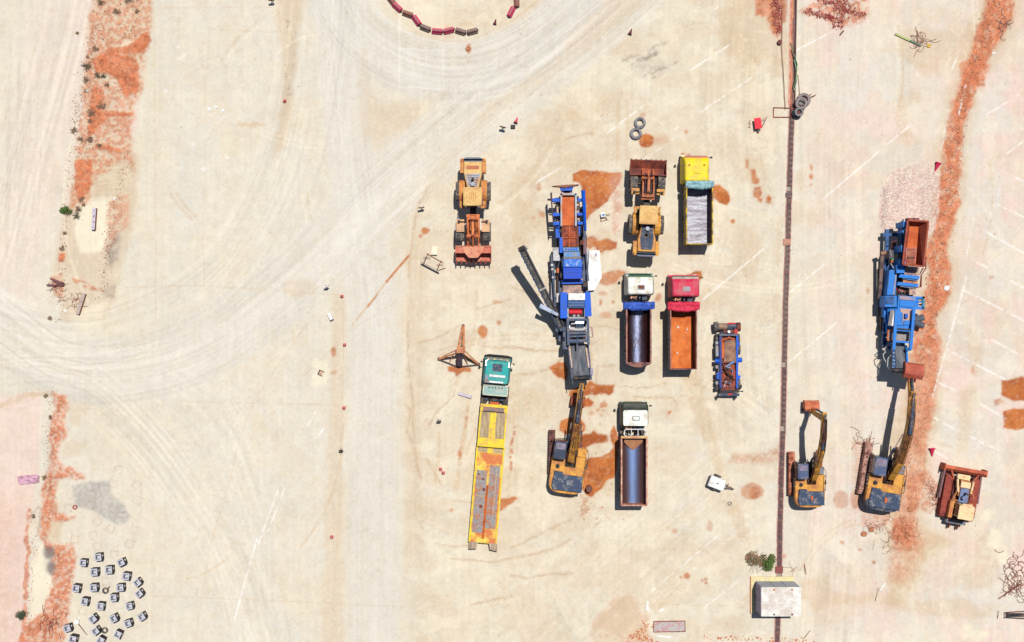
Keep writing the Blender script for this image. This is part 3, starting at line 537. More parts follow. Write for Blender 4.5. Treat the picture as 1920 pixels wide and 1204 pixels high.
def big_wheel(parent, u, v, r, w):
    b = MB(); n = 30; prof = [(-w/2, r*.55), (-w/2, r*.86), (-w*.40, r*.93), (w*.40, r*.93), (w/2, r*.86), (w/2, r*.55)]
    vs = []; m = len(prof)
    for i in range(n):
        a = 2*math.pi*i/n; vs += [(u+x, v+q*math.cos(a), r+q*math.sin(a)) for x, q in prof]
    b.add(vs, [(i*m+k, ((i+1) % n)*m+k, ((i+1) % n)*m+k+1, i*m+k+1) for i in range(n) for k in range(m-1)])
    t = b.build('wheel', rubber, parent)
    b = MB()
    for i in range(24):           # chevron lugs
        for s in (-1, 1):
            a0 = 2*math.pi*i/24 + (0 if s > 0 else .13); a1 = a0 + .17
            p = (u, v+r*.955*math.cos(a0), r+r*.955*math.sin(a0)); q = (u+s*w*.48, v+r*.945*math.cos(a1), r+r*.945*math.sin(a1))
            b.beam(p, q, .09, .09)
    o = b.build('tread_lugs', rubber, t); tag(o, kind='stuff')
    MB().cyl((u-w*.42, v, r), (u+w*.42, v, r), r*.56, 18).build('rim', yelo, t)
    return t

# ------------------------------------------------------------ tipper trucks
def tipper(label, px_rect, cab_rect, cabm, roofm, bodym, inm, kind, tarp, extra):
    # px_rect: x0,y0,x1,y1 of the body rim at 3 m in the photograph; cab_rect: of the roof at 2.95 m
    x0, y0, x1, y1 = px_rect; a = G(x0, y0, 3.0); b = G(x1, y1, 3.0); rim = extra.get('rim', 3.0)
    ca = G(cab_rect[0], cab_rect[1], 2.95); cb = G(cab_rect[2], cab_rect[3], 2.95)
    ox = (a.x+b.x)/2; oy = (a.y+b.y)/2; t = empty('tipper_truck', (ox, oy, 0), 0, label, 'truck', 'tipper trucks parked in the yard')
    W = (b.x-a.x)/2; F = a.y-oy; B = b.y-oy; CF = ca.y-oy; CB = cb.y-oy; cu = (ca.x+cb.x)/2-ox; cw = (cb.x-ca.x)/2
    c = MB(); front = CF+.45
    for s in (-1, 1): c.box(s*.42-.06, B+.3, .75, s*.42+.06, front-.5, 1.02)
    for v in (B+1, B+2.3, CB+.9, F-.4): c.box(-1, v-.09, .42, 1, v+.09, .62)
    c.box(-.5, B+.1, .8, .5, B+.3, 1.0); c.build('chassis', blackm, t)
    for v in (B+1.15, B+2.5): 
        for s in (-1, 1): wheel(t, s*(W-.32), v, .52, .56)
    for v in (CF-.75, CF-2.45 if extra.get('four', 1) else CF-.75)[:2 if extra.get('four', 1) else 1]:
        for s in (-1, 1): wheel(t, s*(W-.2), v, .52, .32)
    for s in (-1, 1): MB().box(s*(W-.5), F-1.6, .45, s*(W-.03), F-2.7, 1.05).build('fuel_tank', steelg, t)
    # cab: lofted, with a sloping screen and rounded roof
    cab = MB(); H1, H2 = 1.95, 2.95; w2 = cw+.16
    cab.loft([[(x+cu, y, z) for x, y in rr(-w2, CB-.05, w2, front, .16)] for z in (.55, 1.2)] + [[(x+cu, y, 1.9) for x, y in rr(-w2, CB-.05, w2, front, .2)]] +
             [[(x+cu, y, 2.72) for x, y in rr(-cw-.03, CB-.02, cw+.03, front-.28, .2)], [(x+cu, y, 2.9) for x, y in rr(-cw+.03, CB+.05, cw-.03, CF-.06, .2)], [(x+cu, y, 2.96) for x, y in rr(-cw+.14, CB+.16, cw-.14, CF-.2, .2)]])
    cabo = cab.build('cab', cabm, t, smooth=False)
    g = MB(); g.add([(cu-cw+.1, front-.0, 1.95), (cu+cw-.1, front-.0, 1.95), (cu+cw-.14, front-.26, 2.66), (cu-cw+.14, front-.26, 2.66)], [(0, 1, 2, 3)])
    g.v = [(x, y+.02, z) for x, y, z in g.v]; g.build('windscreen', glass, cabo)
    for s in (-1, 1):
        MB().add([(cu+s*(w2-.03), CB+.55, 1.95), (cu+s*(w2-.03), front-.3, 1.95), (cu+s*(cw+.055), front-.55, 2.55), (cu+s*(cw+.055), CB+.6, 2.55)], [(0, 1, 2, 3)]).build('side_window', glass, cabo)
        mi = MB(); mi.box(cu+s*(w2+.10), front-.22, 1.75, cu+s*(w2+.28), front-.10, 2.35); mi.beam((cu+s*w2, front-.2, 2.3), (cu+s*(w2+.2), front-.16, 2.3), .04); mi.build('mirror', blackm, t)
    vs = MB(); vs.loft([[(x+cu, y, z) for x, y in rr(-cw+.02, front-.36, cw-.02, front-.12, .08)] for z in (2.66, 2.72)]); vs.build('sun_visor', extra.get('visor', blackm), cabo)
    if extra.get('roof', None): MB().loft([[(x+cu, y, z) for x, y in rr(-cw+.0, CB+.02, cw-.0, CF-.06, .18)] for z in (2.905, 2.985)]).build('roof_panel', extra['roof'], cabo)
    hv = (CF+CB)/2 - .05
    hm = extra.get('hatch', steelg)
    hh = MB().loft([[(x+cu+.05, y+hv, z) for x, y in rr(-.34, -.22, .34, .22, .07)] for z in (2.965, 3.03)]).build('roof_hatch', hm, cabo)
    MB().loft([[(x+cu+.05, y+hv, z) for x, y in rr(-.26, -.15, .26, .15, .05)] for z in (3.03, 3.045)]).build('hatch_panel', extra.get('hatch2', steelg), hh)
    if extra.get('beacons'):
        for s in (-1, 1): MB().cyl((cu+s*.68, CF-.5, 2.96), (cu+s*.68, CF-.5, 3.1), .09, 10).build('beacon', mat('amber_beacon', D(226, 130, 40), .3, amt=.1), cabo)
    MB().loft([[(x+cu, y, z) for x, y in rr(-w2-.01, front-.1, w2+.01, front+.14, .08)] for z in (.4, .85)]).build('bumper', extra.get('bumper', blackm), t)
    for s in (-1, 1): MB().box(cu+s*(w2-.1), front+.11, .55, cu+s*(w2-.45), front+.17, .75).build('headlight', chrome, t)
    # things between the cab and the body
    e = MB(); e.cyl((-W+.55, CB-.28, 1.2), (-W+.55, CB-.28, 2.7), .12, 10); e.tube([(-W+.55, CB-.28, 2.6), (-W+.65, CB-.3, 2.78), (-W+.85, CB-.3, 2.8), (-W+.95, CB-.22, 2.72)], .10, 8); e.build('exhaust_stack', mat('copper_pipe', D(220, 160, 130), .5, .4), t)
    e = MB(); e.box(W-.75, CB-.5, 1.0, W-.3, CB-.12, 2.1); e.cyl((.15, CB-.28, 1.0), (.15, CB-.28, 2.3), .1); e.box(-.3, CB-.45, .9, .25, CB-.1, 1.5); e.build('air_filter', navy, t)
    # body
    body = MB(); inn = MB(); th = .07; zf = extra.get('floor', 1.35)
    if kind == 'box':
        body.box(-W, B, zf-.12, W, F, zf-.01)
        for s in (-1, 1):
            body.box(s*W, B, zf-.01, s*(W-th), F, rim)
            body.box(s*(W+.035), B-.02, rim-.09, s*(W-th-.01), F+.02, rim+.02)
        body.box(-W+th, F-th, zf-.01, W-th, F, rim+.1); body.box(-W+th, B, zf-.01, W-th, B+th, rim-.1)
        inn.box(-W+th, B+th, zf-.01, W-th, F-th, zf+.01)
    else:
        def prof(o):
            return [((W-o)*math.cos(a), zf+.95-(.95-o)*abs(math.sin(a))**0.85) for a in [math.pi*k/16 for k in range(17)]]
        out = [(-W, rim)] + [(-x, z) for x, z in prof(0)] + [(W, rim)]; ins = [(-W+th, rim)] + [(-x, z) for x, z in prof(th)] + [(W-th, rim)]
        body.add([(x, B, z) for x, z in out] + [(x, F, z) for x, z in out], [(i, i+1, len(out)+i+1, len(out)+i) for i in range(len(out)-1)])
        inn.add([(x, B+.04, z) for x, z in ins] + [(x, F-.04, z) for x, z in ins], [(i, i+1, len(ins)+i+1, len(ins)+i) for i in range(len(ins)-1)])
        for s in (-1, 1): body.box(s*(W+.04), B, rim-.05, s*(W-th-.03), F, rim+.03)
        body.prism(rr(-W, F-.06, W, F, .02), zf+.2, rim+.08)
        if extra.get('tail') == 'round':
            out2 = [(-W+2*W*i/10, B-.34*(1-((-W+2*W*i/10)/W)**2)) for i in range(11)]
            body.prism([(-W, B)] + out2[1:-1] + [(W, B)], zf-.05, rim-.12)
            for k in range(7):
                u = -W+.15+k*(2*W-.3)/6; body.beam((u, B+.02, rim-.08), (u, B-.34*(1-(u/W)**2)-.02, rim-.10), .05, .1)
            body.tube([(x, y, rim-.05) for x, y in out2], .05, 6); body.beam((-W, B, rim), (W, B, rim), .1)
        else:
            body.prism(rr(-W, B-.08, W, B-.0, .02), zf-.1, rim-.25); body.beam((-W, B-.02, rim-.22), (W, B-.02, rim-.22), .13)
    bo = body.build('tipping_body', bodym, t)
    io = inn.build('bed_lining', inm, bo, smooth=(kind != 'box'))
    if kind == 'box':
        for s in (-1, 1): MB().box(s*(W-th-.002), B+th, zf, s*(W-th-.02), F-th, rim-.08).build('side_lining', extra.get('liner', rustd), bo)
        MB().box(-W+th, F-th-.002, zf, W-th, F-th-.02, rim).build('head_lining', extra.get('liner', rustd), bo)
    n = 13 if extra.get('check') else 9
    for s in (-1, 1):
        for k in range(n):
            y = B+.25+k*(F-B-.5)/(n-1); MB().box(s*W, y-.05, zf-.1, s*(W+.06), y+.05, rim-.09).build('side_rib', extra.get('ribm', bodym), bo)
    if tarp:
        tm, tw, td = tarp; b = MB(); rows = []; n = 22; rnd = random.Random(int(ox*100))
        for i in range(n+1):
            u = -W-tw+(2*W+2*tw)*i/n; sag = td*(.65+.35*math.cos((i/n-.5)*math.pi)); j = lambda: rnd.uniform(-.035, .035)
            e0 = .1*math.sin(i*2.1)
            rows.append([(u, F+.30+j(), rim+.02), (u, F+.22+j(), rim+.20+j()), (u, F+.05, rim+.27+j()+.02*e0), (u, F-.10+j(), rim+.22+j()), (u, F-sag+.12+j(), rim+.17+j()), (u, F-sag+j(), rim+.04), (u, F-.1, rim-.03), (u, F+.2, rim-.04)])
        b.loft(rows); tp = b.build('rolled_tarpaulin', tm, t)
        if extra.get('hoop'): MB().tube([(u, F+.05+.35*0, rim+.1+.25*math.cos(u/W*1.5)) for u in [-W+k*W/5 for k in range(11)]], .035, 6).build('tarpaulin_hoop', steelg, tp)
    ld = MB()
    for s in (-1, 1): ld.box(s*(W-.1), B-.02, .72, s*(W-.5), B-.06, .9)
    ld.build('rear_lamps', lampr, t)
    return t, dict(W=W, F=F, B=B, CF=CF, CB=CB, cu=cu, zf=zf, rim=rim, front=front, cw=cw)

silver = mat('wavy_galvanised_floor', D(196, 196, 206, .58), .5, .3, dirt=D(150, 140, 150), amt=.42, scale=.7, bump=.8, streak=(.7, 5.0, 1), var=.34)  # colour streaks imitate wavy highlights; the ripples themselves are bump
yelc = mat('bright_yellow_cab_paint', D(254, 226, 20), .4, dirt=D(226, 196, 90), amt=.34, scale=1.6, var=.07)
yels = mat('dirty_yellow_side', D(224, 188, 40), .6, dirt=D(120, 92, 60), amt=.5, scale=1.6)
tarp_l = mat('pale_turquoise_tarpaulin', D(168, 208, 210), .6, dirt=D(96, 140, 160), amt=.4, scale=3, bump=.6)
tipper('yellow tipper truck with a pale turquoise tarpaulin roll and wavy silver bed', (1287, 345, 1336.5, 458), (1284.5, 299, 1329, 340), yelc, yelc, yels, silver, 'box', (tarp_l, .08, .5), dict(liner=rustd, hatch=yelc, hatch2=yelc, beacons=1, visor=mat('pinkish_red_visor', D(214, 120, 90), .5), bumper=yels, floor=1.2))
whitec = mat('white_cab_paint', D(240, 244, 236, .66), .4, dirt=D(214, 200, 176), amt=.36, scale=1.6, var=.06)
greenm = mat('dark_green_trim', D(60, 112, 74), .4, dirt=D(110, 120, 100), amt=.2)
tub_d = mat('dark_worn_tub_sky_sheen', D(132, 140, 168, .55), .34, .8, dirt=D(92, 84, 96), sheen_flank=D(98, 58, 56), amt=.40, scale=1.1, bump=.25, streak=(1.6, .35, 1.6), var=.25)  # worn steel, its bluish middle is reflected sky painted in
tarp_b = mat('blue_tarpaulin', D(66, 106, 208), .55, dirt=D(44, 70, 150), amt=.4, scale=2.6, bump=.5)
brownb = mat('brown_worn_body', D(176, 118, 104), .6, dirt=D(90, 62, 66), amt=.4)
_, q = tipper('white tipper truck with green trim, blue tarpaulin roll and dark half-round bed', (1174.5, 572, 1221, 681), (1177.5, 523, 1225, 552), whitec, whitec, brownb, tub_d, 'tub', (tarp_b, .32, .5), dict(visor=greenm, tail='round', hatch=steelg, hatch2=rustd, bumper=greenm, ribm=blackm))
pinkc = mat('crimson_cab_paint', D(218, 46, 82), .4, dirt=D(206, 104, 112), amt=.36, scale=1.6, var=.08)
tarp_r = mat('pink_red_tarpaulin', D(236, 62, 92), .6, dirt=D(196, 34, 62), amt=.4, scale=3, bump=.6)
orin = mat('orange_rust_bed_floor', D(232, 130, 62), .75, dirt=D(206, 100, 44), amt=.4, scale=.9, var=.12)
blues = mat('steel_blue_side', D(72, 100, 140), .5, dirt=D(96, 80, 84), amt=.35)
tr, q = tipper('crimson tipper truck with a pink tarpaulin roll and orange rusty bed', (1257, 572, 1306.5, 693), (1261, 526, 1311, 556), pinkc, pinkc, brownb, orin, 'box', (tarp_r, .26, .65), dict(visor=mat('grey_visor', D(196, 186, 170), .5), hatch=steelg, hatch2=steelg, liner=rustd, check=1, ribm=blues, bumper=pinkc, floor=1.2))
for (u, v, r) in ((.55, .7, .09), (.25, .1, .06), (-.35, -1.5, .1), (-.3, .9, .13), (.5, 0.4, .05)):
    tag(MB().cyl((tr.location.x+u, tr.location.y+v, 1.213), (tr.location.x+u+.05, tr.location.y+v, 1.213+r*.5), r, 7, r*.7).build('rubble_stone', whitem), {.09: 'small pale stone at the right side of the orange truck bed', .06: 'tiny stone in the middle of the orange truck bed', .1: 'yellowish lump at the lower left of the orange truck bed', .13: 'flat pale lump at the upper left of the orange truck bed', .05: 'tiny stone near the right wall of the orange truck bed'}[r], 'stone', 'stones lying in the orange truck bed')
blue_tub = mat('sky_sheen_blue_grey_tub', D(116, 140, 186, .6), .36, .5, dirt=D(112, 116, 134), sheen_flank=D(116, 84, 80), amt=.30, scale=.7, streak=(1.8, .3, 1.8), var=.1)  # bluer middle band imitates reflected sky, brown flanks beside it
rail_p = mat('rust_streaked_white_rail', D(224, 180, 156), .6, dirt=D(190, 116, 92), amt=.5, scale=2)
ladder = mat('white_frame_tube', D(240, 240, 236, .65), .4, amt=.1)
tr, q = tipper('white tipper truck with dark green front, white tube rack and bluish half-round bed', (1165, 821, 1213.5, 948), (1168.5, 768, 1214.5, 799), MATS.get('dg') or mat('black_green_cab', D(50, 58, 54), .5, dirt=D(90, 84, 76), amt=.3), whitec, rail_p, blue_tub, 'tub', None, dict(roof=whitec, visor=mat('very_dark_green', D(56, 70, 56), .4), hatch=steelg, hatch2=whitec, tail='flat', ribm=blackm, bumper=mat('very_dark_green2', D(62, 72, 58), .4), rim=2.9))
rk = MB(); W = q['W']; y0, y1 = q['CB']-.95, q['CB']-.30; loopp = [(x, y, 2.9) for x, y in rr(-W+.3, y0, W-.05, y1, .2, 4)]; rk.tube(loopp+[loopp[0]], .045, 6)
for u in (-.25, .35): rk.cyl((u, y0, 2.9), (u, y1, 2.9), .035, 6)
for u in (-W+.35, W-.1): rk.cyl((u, (y0+y1)/2, 1.1), (u, (y0+y1)/2, 2.9), .04, 6)
rk.build('tube_rack', ladder, tr)
MB().box(-W-.02, q['F'], 2.6, W+.02, q['F']+.14, 3.02).build('headboard_beam', mat('cream_yellow_beam', D(238, 206, 120), .5, dirt=D(206, 120, 90), amt=.4), tr)
soil = MB(); pts = []; n = 12
for i in range(n+1):
    u = -.85+1.7*i/n; pts.append([(u, q['F']-.1, q['zf']+1.0), (u, q['F']-.3-(.95-.9*abs(u/.95)**1.3), q['zf']+.18+.72*abs(u/.95)**2), (u, q['F']-.15, q['zf']+.1)])
tag(one(lambda b: b.loft([[(x+tr.location.x, y+tr.location.y, z) for x, y, z in r] for r in pts]), 'soil_heap', mat('sandy_soil', D(222, 160, 118), .95, dirt=D(206, 140, 100), amt=.4, bump=.4)), 'tan soil heap at the head of the bluish truck bed', 'soil heap')

# ------------------------------------------------------------ wheel loaders
def loader(label, origin, rz, cabm, hoodm, fendm, armm, frontm, bang, bz, bv, dark_hood, bucketm, bw):
    t = empty('wheel_loader', origin, rz, label, 'wheel loader', 'wheel loaders')
    for u in (-1.27, 1.27):
        big_wheel(t, u, 1.8, .88, .68); big_wheel(t, u, -1.95, .88, .68)
    b = MB(); b.box(-.75, -3.6, .6, .75, -.5, 1.5); b.box(-.9, -1.25, 1.0, .9, -.6, 1.6); b.cyl((-1.1, -1.95, .88), (1.1, -1.95, .88), .16); b.cyl((-1.1, 1.8, .88), (1.1, 1.8, .88), .16); b.box(-.28, -.6, .7, .28, .6, 1.2); b.build('rear_frame', blackm, t)
    # engine hood tapering towards the cab
    h = MB(); h.loft([[(x*1, y, z) for x, y in [(-.86, -4.55), (.86, -4.55), (.86, -3.5), (.55, -2.1), (-.55, -2.1), (-.86, -3.5)]] for z in (1.4, 2.05)] + [[(x*.93, y, 2.35) for x, y in [(-.86, -4.5), (.86, -4.5), (.86, -3.5), (.5, -2.1), (-.5, -2.1), (-.86, -3.5)]]])
    hd = h.build('engine_hood', hoodm, t)
    if dark_hood == 'long': pan = [(-.5, -4.35), (.5, -4.35), (.62, -3.3), (.38, -1.55), (-.38, -1.55), (-.62, -3.3)]
    else: pan = [(-.72, -3.42), (.72, -3.42), (.36, -2.12), (-.36, -2.12)]
    MB().loft([[(x, y, z) for x, y in pan] for z in (2.352, 2.40)]).build('hood_panel', navy if dark_hood == 'long' else steelg, hd)
    gr = MB()
    for k in range(7):
        w_ = .52 if dark_hood != 'long' else .42; y = -3.25+k*.16 if dark_hood != 'long' else -3.3+k*.08
        gr.box(-w_*(1-.06*k), y, 2.40, w_*(1-.06*k), y+.035, 2.425)
    gr.build('hood_louvres', blackm, hd)
    if dark_hood != 'long': MB().loft([[(x, y, z) for x, y in rr(-.56, -4.15, .56, -3.82, .08)] for z in (2.352, 2.37)]).build('hood_badge_plate', mat('red_brown_plate', D(206, 116, 78), .6, amt=.3), hd)
    MB().cyl((0, -2.9, 2.4), (0, -2.9, 2.95), .12, 12).build('exhaust_stack', blackm, hd); MB().cyl((0, -2.45, 2.4), (0, -2.45, 2.72), .19, 14).build('air_intake', steelg, hd)
    g = MB(); g.loft([[(x, y, z) for x, y in rr(-.9, -4.95, .9, -4.5, .3)] for z in (1.1, 2.0)]); g.build('counterweight', mat('grey_blue_grille', D(108, 120, 140), .5, amt=.3), t)
    for s in (-1, 1):
        f = MB(); f.box(s*.82, -4.75, 1.0, s*1.18, -3.55, 1.95); f.cyl((s*1.0, -4.85, 1.98), (s*1.0, -4.6, 1.98), .13, 10); f.build('ballast_box', fendm, t)
        n = 8; f = MB(); vv = []
        for k in range(n+1):
            a = math.pi*(k/n)*.86+.12; vv.append((-1.95+1.05*math.cos(a), .88+1.05*math.sin(a)))
        vi = [(-1.95+(v+1.95)*.95, .88+(z-.88)*.95) for v, z in vv]
        f.extr_u(vv + vi[::-1], s*.75, s*1.28); f.build('rear_fender', fendm, t)
        f = MB(); f.box(s*.7, -1.0, 1.3, s*1.2, -.35, 1.42); f.box(s*.72, -1.0, .8, s*1.15, -.5, .9); f.beam((s*1.18, -.9, 1.4), (s*1.18, -.9, 2.2), .04); f.beam((s*1.18, -.4, 1.4), (s*1.18, -.4, 2.2), .04); f.beam((s*1.18, -.9, 2.2), (s*1.18, -.4, 2.2), .04); f.build('access_steps', fendm, t)
        f = MB(); f.box(s*.80, 1.15, 1.92, s*1.52, 1.85 if dark_hood != 'long' else 1.25, 1.98); f.box(s*.8, .72, 1.55, s*1.52, 1.15, 1.97); f.build('front_fender', frontm, t)
        f = MB(); f.beam((s*.75, .95, 2.05), (s*1.25, .9, 2.3), .07); f.box(s*1.18, .8, 2.15, s*1.36, 1.0, 2.4); f.build('work_lamp', blackm, t)
    c = MB(); c.loft([[(x, y, z) for x, y in rr(-.72, -1.95, .72, -.35, .12)] for z in (1.5, 2.2)] + [[(x, y, 3.2) for x, y in rr(-.68, -1.9, .68, -.5, .12)]]); cb = c.build('cab', glass, t)
    for u in (-.68, .68):
        for v in (-1.88, -.48): MB().beam((u, v, 1.5), (u*.99, v, 3.2), .09).build('cab_post', cabm, cb)
    r = MB(); r.loft([[(x, y, z) for x, y in rr(-.84, -2.1, .84, -.42, .10)] for z in (3.2, 3.32)] + [[(x, y, 3.36) for x, y in rr(-.76, -2.02, .76, -.5, .10)]]); ro = r.build('cab_roof', cabm, cb)
    r = MB(); r.prism([(-.42, -1.6), (0, -1.78), (.42, -1.6), (.42, -.92), (0, -.74), (-.42, -.92)], 3.36, 3.40); r.build('roof_raised_panel', cabm, ro)
    r = MB()
    for k in range(4): r.box(-.3+k*.18, -1.58, 3.40, -.25+k*.18, -.96, 3.42)
    for u in (-.68, .68):
        for v in (-1.95, -.56): r.cyl((u, v, 3.36), (u, v, 3.40), .04, 6)
    r.build('roof_ribs', fendm, ro)
    f = MB(); f.loft([[(x, y, z) for x, y in [(-.55, .35), (.55, .35), (.62, 2.3), (-.62, 2.3)]] for z in (.7, 1.4)]); f.box(-.6, .25, 1.4, .6, .75, 1.9); f.build('front_frame', armm, t)
    tip = bv - .1
    for s in (-1, 1):
        a = MB(); a.extr_u([(.45, 1.75), (.45, 2.25), (1.5, 2.15), (tip-.35, bz+.75), (tip+.1, bz+.45), (tip+.05, bz+.1), (tip-.5, bz+.3), (1.5, 1.65)], s*.42, s*.56); a.build('lift_arm', armm, t)
        cy = MB(); cy.cyl((s*.25, .75, 1.55), (s*.25, 1.75, 1.75), .10, 10); cyo = cy.build('hydraulic_cylinder', navy if dark_hood == 'long' else armm, t)
        MB().cyl((s*.25, 1.75, 1.75), (s*.25, tip-.35, bz+.75), .055, 8).build('piston_rod', chrome, cyo)
    a = MB(); a.box(-.42, .45, 1.9, .42, .75, 2.2); a.box(-.5, tip-1.0, bz+.85, .5, tip-.8, bz+1.05); a.beam((0, .9, 2.3), (0, 2.2, 2.35), .22); a.beam((0, 2.0, 2.4), (0, tip-.1, bz+1.0), .14); a.cyl((-.5, 2.2, 2.2), (.5, 2.2, 2.2), .1); a.build('tilt_linkage', armm, t)
    hs_ = MB()
    for k in range(5): hs_.tube([(-.3+k*.13, .3, 1.9), (-.25+k*.12, .9, 2.45), (-.3+k*.14, 1.7, 2.2), (-.2+k*.1, tip-.8, bz+1.0)], .025, 5)
    hs_.build('hydraulic_hoses', hose, t)
    # bucket
    prof = [(1.15, .02), (.1, .02), (-.22, .22), (-.32, .62), (-.1, 1.05), (.42, 1.32)]; ca, sa = math.cos(bang), math.sin(bang)
    P2 = lambda p: (bv+p[0]*ca-p[1]*sa, bz+p[0]*sa+p[1]*ca)
    inn = [(1.1, .09), (.15, .09), (-.14, .27), (-.24, .62), (-.05, .98), (.42, 1.25)]
    bk = MB(); bk.extr_u([P2(p) for p in prof] + [P2(p) for p in inn[::-1]], -bw/2, bw/2); bo = bk.build('bucket', bucketm, t)
    for s in (-1, 1):
        bs = MB(); bs.extr_u([P2(p) for p in [(1.05, .0), (.1, .0), (-.24, .2), (-.35, .62), (-.12, 1.08), (.45, 1.36), (.62, .8)]], s*bw/2, s*(bw/2-.05)); bs.build('bucket_side', bucketm, bo)
    if bang < .3:
        MB().loft([[(x, *(lambda w: (w[0], w[1]+k))(P2((y, z)))) for x, y, z in [(-.75, .44, 1.36), (.75, .44, 1.36), (1.02 if k > -1 else 0, -.2, .98), (-1.02, -.2, .98)]][::1] for k in (0.0, .03)]).build('spill_guard', mat('pale_salmon_guard', D(232, 166, 132), .7, dirt=D(214, 130, 104), amt=.4), bo)
        MB().loft([[( x, *(lambda w: (w[0], w[1]+k))(P2((y, z)))) for x, y, z in [(-.4, .85, 1.42), (.4, .85, 1.42), (.75, .44, 1.36), (-.75, .44, 1.36)]] for k in (0.0, .03)]).build('spill_guard', MATS['pale_salmon_guard'], bo)
    n = 8
    for k in range(n):
        u = -bw/2+.08+(bw-.16)*k/(n-1); a = P2((1.1, .02)); c_ = P2((1.38 if bang < .3 else 1.2, -.02)); a2 = P2((1.0, .10))
        b = MB(); b.beam((u, a2[0], a2[1]), (u, c_[0], c_[1]), .10, .07); b.build('tooth', rust if bang < .3 else rustd, bo)
    for s in (-1, 1):
        a = P2((-.3, .9)); c_ = P2((.4, .15)); b = MB(); b.beam((s*1.15, *P2((-.1, 1.02))), (s*.55, *P2((-.34, .5))), .05, .08); b.build('bucket_gusset', rust, bo)
    return t
salm = mat('salmon_rusty_bucket', D(210, 116, 96), .7, dirt=D(232, 170, 140), amt=.35, scale=1.2)
orarm = mat('orange_dusty_arm', D(234, 140, 82), .65, dirt=D(200, 100, 66), amt=.4, scale=2)
loader('tan and orange wheel loader, its toothed bucket lowered towards the bottom of the photo', G(888, 400, 1.2), R(180), tanp, tanp, yelo, orarm, mat('pale_peach_fender', D(236, 184, 140), .7, amt=.3), 0.0, 0.02, 3.35, 'short', salm, 3.3)
loader('yellow wheel loader with dark engine hood, its rusty bucket curled up beside the yellow truck', G(1210.5, 383, 1.2), R(-2), tanp, yel, yel, mat('rust_orange_arm', D(206, 122, 76), .6, dirt=D(150, 84, 60), amt=.4, scale=2), yel, R(48), .55, 3.2, 'long', mat('dark_rusty_bucket', D(186, 96, 72), .7, dirt=D(120, 66, 60), amt=.55, scale=.9), 3.35)

